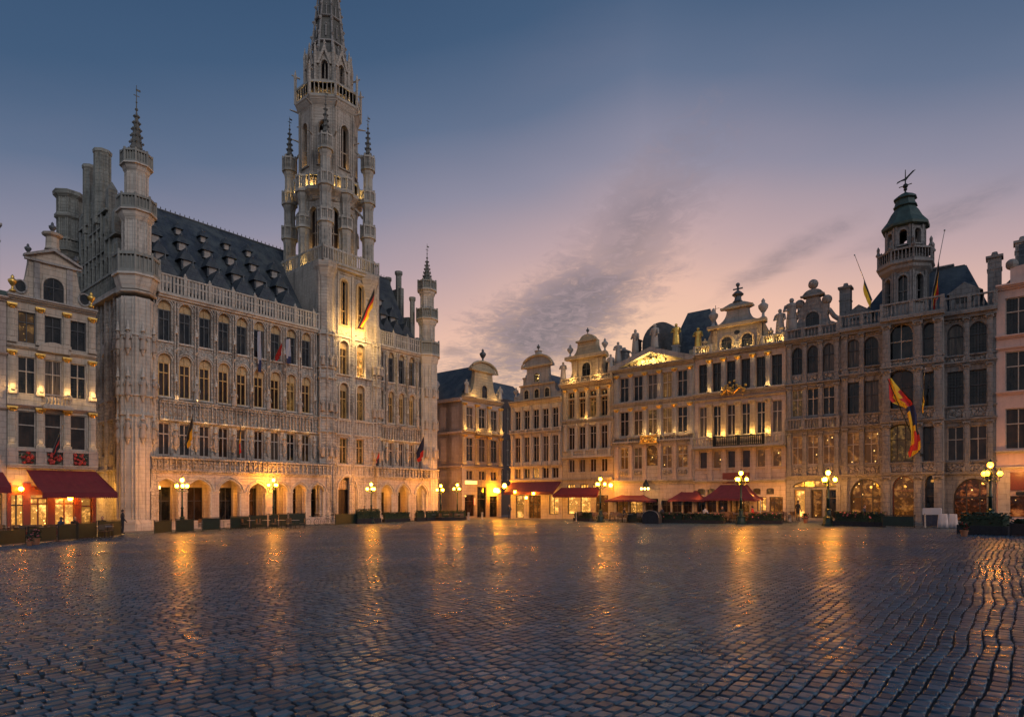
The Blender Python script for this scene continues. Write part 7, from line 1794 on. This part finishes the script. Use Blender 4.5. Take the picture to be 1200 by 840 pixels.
# white covered tables, boxes and bins in front of the palace door
def draped(px, py, w, h, label, mat='cloth_white'):
    x, y, z = gp(px, py); t = thing('draped_table', label, 'covered table', (x, y, z), RW.ang + U(-.2, .2)); m = MB(); m.lathe([(w * 1.0, .02), (w * .94, h * .4), (w * .88, h * .8), (w * .84, h * .96), (w * .80, h), (.02, h * 1.01)], 0, 0, 32)
    for i, v in enumerate(m.v):
        a = atan2(v[1], v[0]); q = (1 / max(abs(cos(a)), abs(sin(a)))) ** .8; hem = 1 - v[2] / h; k = q * (1 + .10 * hem * sin(a * 9 + w * 20) + .05 * hem * sin(a * 17)); m.v[i] = (v[0] * k, v[1] * k * .8, v[2])
    obj('cloth', m, mat, t, True)
draped(1105, 618.6, .27, .86, 'white draped table below the wider white box'); draped(1116.5, 618.6, .25, .84, 'white draped table beside the tall dark planter hedge')
for px, lb in ((1087, 'tall dark bin under the narrower white box'), (1096.5, 'tall dark bin under the wider white box')):
    x, y, z = gp(px, 616.8); t = thing('bin', lb, 'bin', (x, y, z), RW.ang); m = MB(); m.box(-.24, .24, -.25, .25, .05, .72); obj('body', m, 'cloth_blue', t); m = MB(); m.box(-.26, .26, -.27, .27, .72, .76); obj('lid', m, 'iron', t)
    c = MB(); w = .25 if px < 1092 else .31
    c.prism([(-w, .765), (w, .765), (w, 1.15), (w - .04, 1.19), (-w + .04, 1.19), (-w, 1.15)], -.25, .25); o = obj('white_box', c, 'cloth_white', None, loc=(x, y, z)); o.rotation_euler.z = RW.ang
    tag(o, 'narrower white box standing on a dark bin before the palace' if px < 1092 else 'wider white box standing on a dark bin before the palace', 'box')
for px, py, h, lb in ((549, 609.6, .95, 'grey stone bollard before the corner house'), (565, 608.6, .9, 'grey stone bollard at the door of the corner house'), (675.3, 611, 1.0, 'slim pale post at the end of the clipped hedge'), (891, 613.5, 1.9, 'thin pale post by the small bright red parasol'), (1084, 618.6, .9, 'pale post before the bins'), (925, 611.5, .7, 'short bollard at the corner of the scroll gable house')):
    x, y, z = gp(px, py); m = MB(); q = .13 if 'bollard' in lb else .05; m.lathe([(q * 1.3, 0), (q * 1.3, .1), (q, .14), (q * .9, h * .85), (q * 1.15, h * .88), (q, h * .97), (.02, h)], 0, 0, 10); tag(obj('bollard' if 'bollard' in lb else 'post', m, 'stone_grey', None, True, (x, y, z)), lb, 'bollard' if 'bollard' in lb else 'post')
# information board by the portal
x, y, z = gp(390, 611.2)
# covered stalls/bicycles left of the portal: two bicycles
def bike(px, py, a, label):
    x, y, z = gp(px, py); t = thing('bicycle', label, 'bicycle', (x, y, z), a, 'bicycles parked beside the portal')
    for q in (-.52, .52):
        m = MB(); m.tube([(q + .33 * cos(2 * pi * k / 18), 0, .34 + .33 * sin(2 * pi * k / 18)) for k in range(19)], .02, 5)
        for k in range(6): m.tube([(q, 0, .34), (q + .32 * cos(pi * k / 3), 0, .34 + .32 * sin(pi * k / 3))], .004, 3)
        obj('wheel', m, 'iron', t)
    m = MB()
    for p, q in (((-.52, .34), (-.2, .82)), ((-.2, .82), (.33, .86)), ((-.05, .32), (-.22, .88)), ((-.05, .32), (.33, .80)), ((-.52, .34), (-.05, .32)), ((.33, .98), (.52, .34))): m.tube([(p[0], 0, p[1]), (q[0], 0, q[1])], .02, 5)
    obj('frame', m, 'metal_grey', t); m = MB(); m.box(-.34, -.12, -.07, .07, .88, .93); obj('saddle', m, 'iron', t); m = MB(); m.tube([(.30, -.27, 1.0), (.36, 0, .98), (.30, .27, 1.0)], .018, 5); obj('handlebar', m, 'iron', t)
bike(366, 615.5, LW.ang + .2, 'bicycle leaning before the last left arch of the town hall'); bike(378, 615.0, LW.ang - .25, 'bicycle between the town hall portal and its neighbour'); bike(386.5, 614.6, LW.ang + .1, 'bicycle right beside the barrier before the portal')
# notice boards on the hall
for px, py, w, h, lb in ((389.5, 586.5, .42, .5, 'small dark notice board beside the town hall portal'),):
    pass
# pavement strips along the facades
def strip(name, wall, s0, s1, d0, d1, h, label):
    m = MB(); n = 24
    for i in range(n):
        a, b_ = s0 + (s1 - s0) * i / n, s0 + (s1 - s0) * (i + 1) / n; q = [wall.P(a, d0), wall.P(b_, d0), wall.P(b_, d1), wall.P(a, d1)]
        zs = [gz(*p) + h for p in q]; m.poly([(q[k][0], q[k][1], zs[k]) for k in range(4)]); p0, p1 = q[3], q[2]
        m.poly([(p0[0], p0[1], zs[3]), (p1[0], p1[1], zs[2]), (p1[0], p1[1], zs[2] - .3), (p0[0], p0[1], zs[3] - .3)])
    tag(obj(name, m, 'stone_kerb'), label, 'pavement', kind='structure')
strip('pavement', LW, -22, 62, -12, 1.7, .06, 'stone pavement along the town hall')
strip('pavement', RW, -6, 75, -3, 1.8, .06, 'stone pavement along the guild row')

# flags
def flag(label, wall, tip, base, dtip, dbase, stripes, hang, t0=.0, t1=.55, root_d=0.0, gather=.5, dirn=None, group='flags on the facades'):
    """tip/base = photo pixels of the pole ends, dtip/dbase = how far they stand out from the wall plane"""
    def pt(p, d):
        a = wall.s(p[0], d); x, y = wall.P(a, d); return np.array((x, y, wall.Z(p[0], p[1], d)))
    A, Bp = pt(tip, dtip), pt(base, dbase)
    t = thing('flag', label, 'flag', tuple(float(v) for v in Bp), 0, group)
    p = MB(); p.tube([(0, 0, 0), tuple(A - Bp)], [.035, .02], 6); p.sphere(*tuple(A - Bp), .07, 7, 5); obj('pole', p, 'metal_grey', t)
    m = MB(); nu, nv = 10, 18; V = []; F = []
    for j in range(nv + 1):
        v = j / nv
        for i in range(nu + 1):
            u = i / nu; s = t0 + (t1 - t0) * (u * (1 - gather * v) + gather * v * .25)
            q = (A - Bp) * (1 - s); drop = hang * v * (1 - .12 * u)
            rip = .13 * sin(u * 9 + v * 3) * (.4 + v) ; q = q + np.array((wall.n[0] * rip + wall.u[0] * .05 * sin(v * 7), wall.n[1] * rip, -drop)); V.append(tuple(float(c) for c in q))
    m.add(V, []); ns = len(stripes)
    for j in range(nv):
        for i in range(nu): m.f.append((j * (nu + 1) + i, j * (nu + 1) + i + 1, (j + 1) * (nu + 1) + i + 1, (j + 1) * (nu + 1) + i)); m.mi.append(min(ns - 1, int(ns * (j + .5) / nv)))
    obj('cloth', m, stripes, t, True)
K, Yl, Rd, Bl, Wh = 'flag_black', 'flag_yellow', 'flag_red', 'flag_blue', 'flag_white'
flag('black and yellow flag on a slanting pole above the second arch of the town hall', LW, (228, 477), (216, 522), 1.6, -.9, [K, Yl], 1.9, .2, .8)
flag('black yellow and red flag above the third arch of the town hall', LW, (281.5, 495), (281, 531), 1.5, -.9, [K, Yl, Yl, Rd], 2.3, .0, .5)
flag('crumpled red flag before a top floor window of the town hall', LW, (330, 402), (319, 424), 1.2, -.9, [Rd, Rd], 1.0, .0, .75)
flag('blue and red flag near the far end of the town hall', LW, (498, 508), (484, 538), 1.6, -.9, [Bl, Bl, Rd], 2.2, .1, .75)
flag('small pink and blue flag right of the town hall portal', LW, (444, 529), (439, 546), .8, -.9, [Rd, Bl], 1.2, .0, .6)
flag('black red and yellow flag on the floodlit tower of the town hall', LW, (440, 335), (417, 388), 2.2, -.6, [K, Rd, Yl], 1.6, .05, .95)
flag('dark flag with red end on the balcony of the cafe house', LW, (74, 497), (58, 537), 3.0, 1.7, [K, Rd, K], 1.0, .25, .85)
flag('yellow flag on a slanting pole at the left of the palace roof', RW, (1001.6, 299), (1022, 352), 1.2, -.2, [K, Yl, Yl], 1.3, .5, .97, gather=.3)
flag('yellow and red flag beside the belfry of the palace', RW, (1107, 270), (1091, 352), 1.6, 1.0, [K, Yl, Rd], 2.3, .42, .9, gather=.3)
flag('black and yellow pennant by the narrow window of the palace', RW, (1084, 432), (1080, 482), 2.6, 1.5, [K, Yl], 1.5, .2, .9)
def banner(label, px0, py0, py1, w, wall, d):
    a = wall.s(px0, d); x, y = wall.P(a, d); z0, z1 = wall.Z(px0, py0, d), wall.Z(px0, py1, d)
    t = thing('banner', label, 'banner', (x, y, z1), wall.ang, 'long banners on the town hall'); m = MB(); H = z0 - z1
    V = []; n = 10
    for j in range(n + 1):
        for i in range(5): V.append(((i / 4 - .5) * w, .06 * sin(i * 1.8 + j * .5), H * (1 - j / n)))
    m.add(V, [(j * 5 + i, j * 5 + i + 1, j * 5 + 6 + i, j * 5 + 5 + i) for j in range(n) for i in range(4)]); m.mi = [0 if k < 30 else 1 for k in range(len(m.f))]
    obj('cloth', m, ['flag_white', 'flag_blue'], t, True); p = MB(); p.tube([(-w * .6, .0, H), (w * .6, 0, H)], .025, 5); p.tube([(0, 0, H), (0, .5, H)], .02, 5); obj('rod', p, 'iron', t)
banner('long white banner ending in dark blue beside a top floor window of the town hall', 304, 388, 436, .36, LW, -.6)
banner('shorter white banner before a top floor window nearer the tower', 338, 397, 426, .5, LW, -.6)
# great draped flag on the palace
def great_flag():
    d0 = 2.8
    def P(px, py, d): a = RW.s(px, d); x, y = RW.P(a, d); return np.array((x, y, RW.Z(px, py, d)))
    base = P(1079, 533, 1.4); tip = P(1040, 444, 4.2)
    t = thing('flag', 'huge draped flag in red, yellow and dark blue crossing the palace windows', 'flag', tuple(float(v) for v in base), 0, 'flags on the facades')
    p = MB(); p.tube([(0, 0, 0), tuple(tip - base)], [.05, .03], 6); p.sphere(0, 0, 0, .16, 8, 6); obj('pole', p, 'iron', t)
    def cloth(edge, cols, nm='cloth'):
        """edge = [(px_left, px_right, py_left, py_right)]: the two borders of the hanging cloth"""
        m = MB(); V = []; nv = len(edge); nu = 8
        for j, (a, c, ya, yc) in enumerate(edge):
            L, Rr = P(a, ya, 3.4 - 1.6 * j / nv), P(c, yc, 3.2 - 1.6 * j / nv)
            for i in range(nu + 1):
                u = i / nu; q = L * (1 - u) + Rr * u - base; rp = .12 * sin(u * 10 + j * .9); q = q + np.array((RW.n[0] * rp, RW.n[1] * rp, 0)); V.append(tuple(float(v) for v in q))
        m.add(V, [])
        for j in range(nv - 1):
            for i in range(nu): m.f.append((j * (nu + 1) + i, j * (nu + 1) + i + 1, (j + 1) * (nu + 1) + i + 1, (j + 1) * (nu + 1) + i)); m.mi.append(cols[j][min(len(cols[j]) - 1, int(len(cols[j]) * i / nu))])
        obj(nm, m, [Rd, Yl, Bl, K], t, True)
    cloth([(1041, 1044.5, 444, 443), (1042, 1049, 456, 449), (1042.5, 1055, 468, 456), (1046, 1062, 472, 464), (1056, 1068, 476, 470), (1061, 1070, 478, 474), (1063, 1072, 484, 476), (1065, 1074, 492, 486), (1067, 1074.5, 500, 497), (1068, 1075, 506, 504), (1068, 1077, 514, 508), (1067, 1079, 522, 516), (1064, 1079, 530, 526), (1065, 1073, 536, 532)],
          [[0, 1, 1], [0, 1, 1], [0, 1, 1, 0], [1, 1, 0, 0], [1, 0, 0], [2, 2], [1, 2, 2], [1, 2, 2], [1, 1, 3], [1, 0, 3], [1, 0, 0], [0, 0, 1], [0, 1, 1]])
great_flag()

# people on the terraces
def person(px, py, pose, facing, label, top='cloth_dark', legs='cloth_dark', h=1.72, hair='hair'):
    x, y, z = gp(px, py); k = h / 1.72
    J = {}
    if pose == 'stand':
        J = dict(pel=(0, 0, .95), chest=(0, -.02, 1.28), neck=(0, -.01, 1.46), head=(0, -.03, 1.60), hl=(-.10, 0, .90), kl=(-.11, -.02, .50), fl=(-.12, .02, .08), tl=(-.12, -.14, .04), hr=(.10, 0, .90), kr=(.12, -.05, .50), fr=(.13, .0, .08), tr=(.13, -.16, .04), sl=(-.18, 0, 1.40), el=(-.26, .02, 1.14), wl=(-.22, -.14, .94), sr=(.18, 0, 1.40), er=(.25, .03, 1.14), wr=(.20, -.16, .98))
    else:
        J = dict(pel=(0, .05, .52), chest=(0, .0, .86), neck=(0, -.02, 1.03), head=(0, -.06, 1.17), hl=(-.10, .02, .50), kl=(-.13, -.40, .50), fl=(-.13, -.42, .09), tl=(-.13, -.57, .04), hr=(.10, .02, .50), kr=(.13, -.40, .50), fr=(.13, -.38, .09), tr=(.13, -.53, .04), sl=(-.18, .0, .97), el=(-.25, -.08, .74), wl=(-.12, -.30, .74), sr=(.18, .0, .97), er=(.25, -.10, .74), wr=(.10, -.30, .76))
    rad = dict(pel=.135, chest=.15, neck=.055, head=.095, hl=.09, kl=.06, fl=.045, tl=.035, hr=.09, kr=.06, fr=.045, tr=.035, sl=.07, el=.045, wl=.03, sr=.07, er=.045, wr=.03)
    E = [('pel', 'chest'), ('chest', 'neck'), ('neck', 'head'), ('pel', 'hl'), ('hl', 'kl'), ('kl', 'fl'), ('fl', 'tl'), ('pel', 'hr'), ('hr', 'kr'), ('kr', 'fr'), ('fr', 'tr'), ('chest', 'sl'), ('sl', 'el'), ('el', 'wl'), ('chest', 'sr'), ('sr', 'er'), ('er', 'wr')]
    names = list(J); me = bpy.data.meshes.new('person'); V = [tuple(c * k for c in J[n]) for n in names]; ed = [(names.index(a), names.index(b_)) for a, b_ in E]
    # hands: palm with five short fingers
    for s_, w in ((-1, 'wl'), (1, 'wr')):
        wv = V[names.index(w)]; e = V[names.index('el' if s_ < 0 else 'er')]; d = np.array(wv) - np.array(e); d /= np.linalg.norm(d); sd2 = np.cross(d, (0, 0, 1.0)); sd2 /= np.linalg.norm(sd2) + 1e-9
        pi_ = len(V); V.append(tuple(np.array(wv) + d * .07)); ed.append((names.index(w), pi_)); rad[pi_] = .028
        for f in range(5):
            o = (f - 2) * .016; tp = np.array(V[pi_]) + d * (.055 + .01 * (2 - abs(f - 2))) + sd2 * o * 1.6 + np.array((0, 0, -.02)); V.append(tuple(float(q) for q in tp)); ed.append((pi_, len(V) - 1)); rad[len(V) - 1] = .009
    me.from_pydata(V, ed, []); o = bpy.data.objects.new('person', me); COL.objects.link(o); o.location = (x, y, z + .06); o.rotation_euler.z = facing
    md = o.modifiers.new('skin', 'SKIN'); md.use_smooth_shade = True
    for i in range(len(V)):
        q = rad[names[i]] if i < len(names) else rad[i]; sv = me.skin_vertices[0].data[i]; sv.radius = (q * k, q * k * (.8 if i < len(names) and names[i] in ('chest', 'pel') else 1)); sv.use_root = i == 0
    sb = o.modifiers.new('sub', 'SUBSURF'); sb.levels = 1; sb.render_levels = 2
    me.materials.append(MATS[top]); tag(o, label, 'person')
    hp = J['head']; hd = MB(); cx, cy, cz = (c * k for c in hp)
    hd.lathe([(.02, -.13), (.06, -.115), (.08, -.05), (.088, .0), (.09, .05), (.075, .10), (.03, .13)], cx, cy, 12, 0, .92, 1.08, cz); hd.lathe([(.016, -.03), (.01, .02)], cx, cy - .097, 5, z0=cz)
    hd.sphere(cx - .085, cy, cz - .01, .02, 5, 4); hd.sphere(cx + .085, cy, cz - .01, .02, 5, 4); obj('face', hd, 'skin', o, True)
    hr = MB(); hr.lathe([(.088, -.02), (.1, .04), (.088, .10), (.05, .135), (.01, .145)], cx, cy + .022, 12, 0, .96, 1.0, cz); obj('hair', hr, hair, o, True)
    ey = MB()
    for s_ in (-1, 1): ey.sphere(cx + s_ * .032, cy - .088, cz + .01, .011, 5, 4)
    ey.box(cx - .025, cx + .025, cy - .094, cy - .086, cz - .062, cz - .054); obj('eyes_and_mouth', ey, 'hair', o)
person(143.5, 626.5, 'stand', 2.4, 'person in dark clothes standing at the mouth of the side street', h=1.75)
person(87, 627.5, 'sit', 1.2, 'person in dark clothes seated before the last bright window of the cafe house')
person(71, 629, 'sit', 2.9, 'person in dark blue seated before the middle window of the cafe house', 'cloth_blue')
person(120, 626.5, 'sit', .4, 'person in black seated near the side street barrier')
for px, py, f, lb, mt in ((731, 610.8, 1.0, 'person in black seated under the edge of the lit maroon parasol', 'cloth_dark'), (776, 611.2, -1.2, 'person in blue seated behind the leafy planter before the pediment house', 'cloth_blue'), (826, 611.6, 2.2, 'person in white top seated at the near side of the widest parasol', 'cloth_white'), (846, 611.0, .2, 'person in dark clothes seated under the widest parasol', 'cloth_dark'), (882, 611.6, -2.0, 'person in red top seated behind the street lamp of the widest parasol', 'flag_red'), (1012, 612.8, .8, 'person in dark blue seated before the glowing palace arch', 'cloth_blue')):
    person(px, py, 'sit', f, lb, mt)
person(935, 611.5, 'stand', 1.9, 'person in dark coat standing at the bright door of the scroll gable house', h=1.7)
person(597, 608.6, 'stand', -.6, 'person in dark blue walking out of the alley by the hood gable house', 'cloth_blue', h=1.7)
person(437.5, 611.5, 'stand', .9, 'person in dark coat standing by the lamp beside the portal', h=1.7)
person(427, 612.0, 'stand', -1.2, 'person in dark jacket standing right of the portal door', 'cloth_blue', h=1.78)
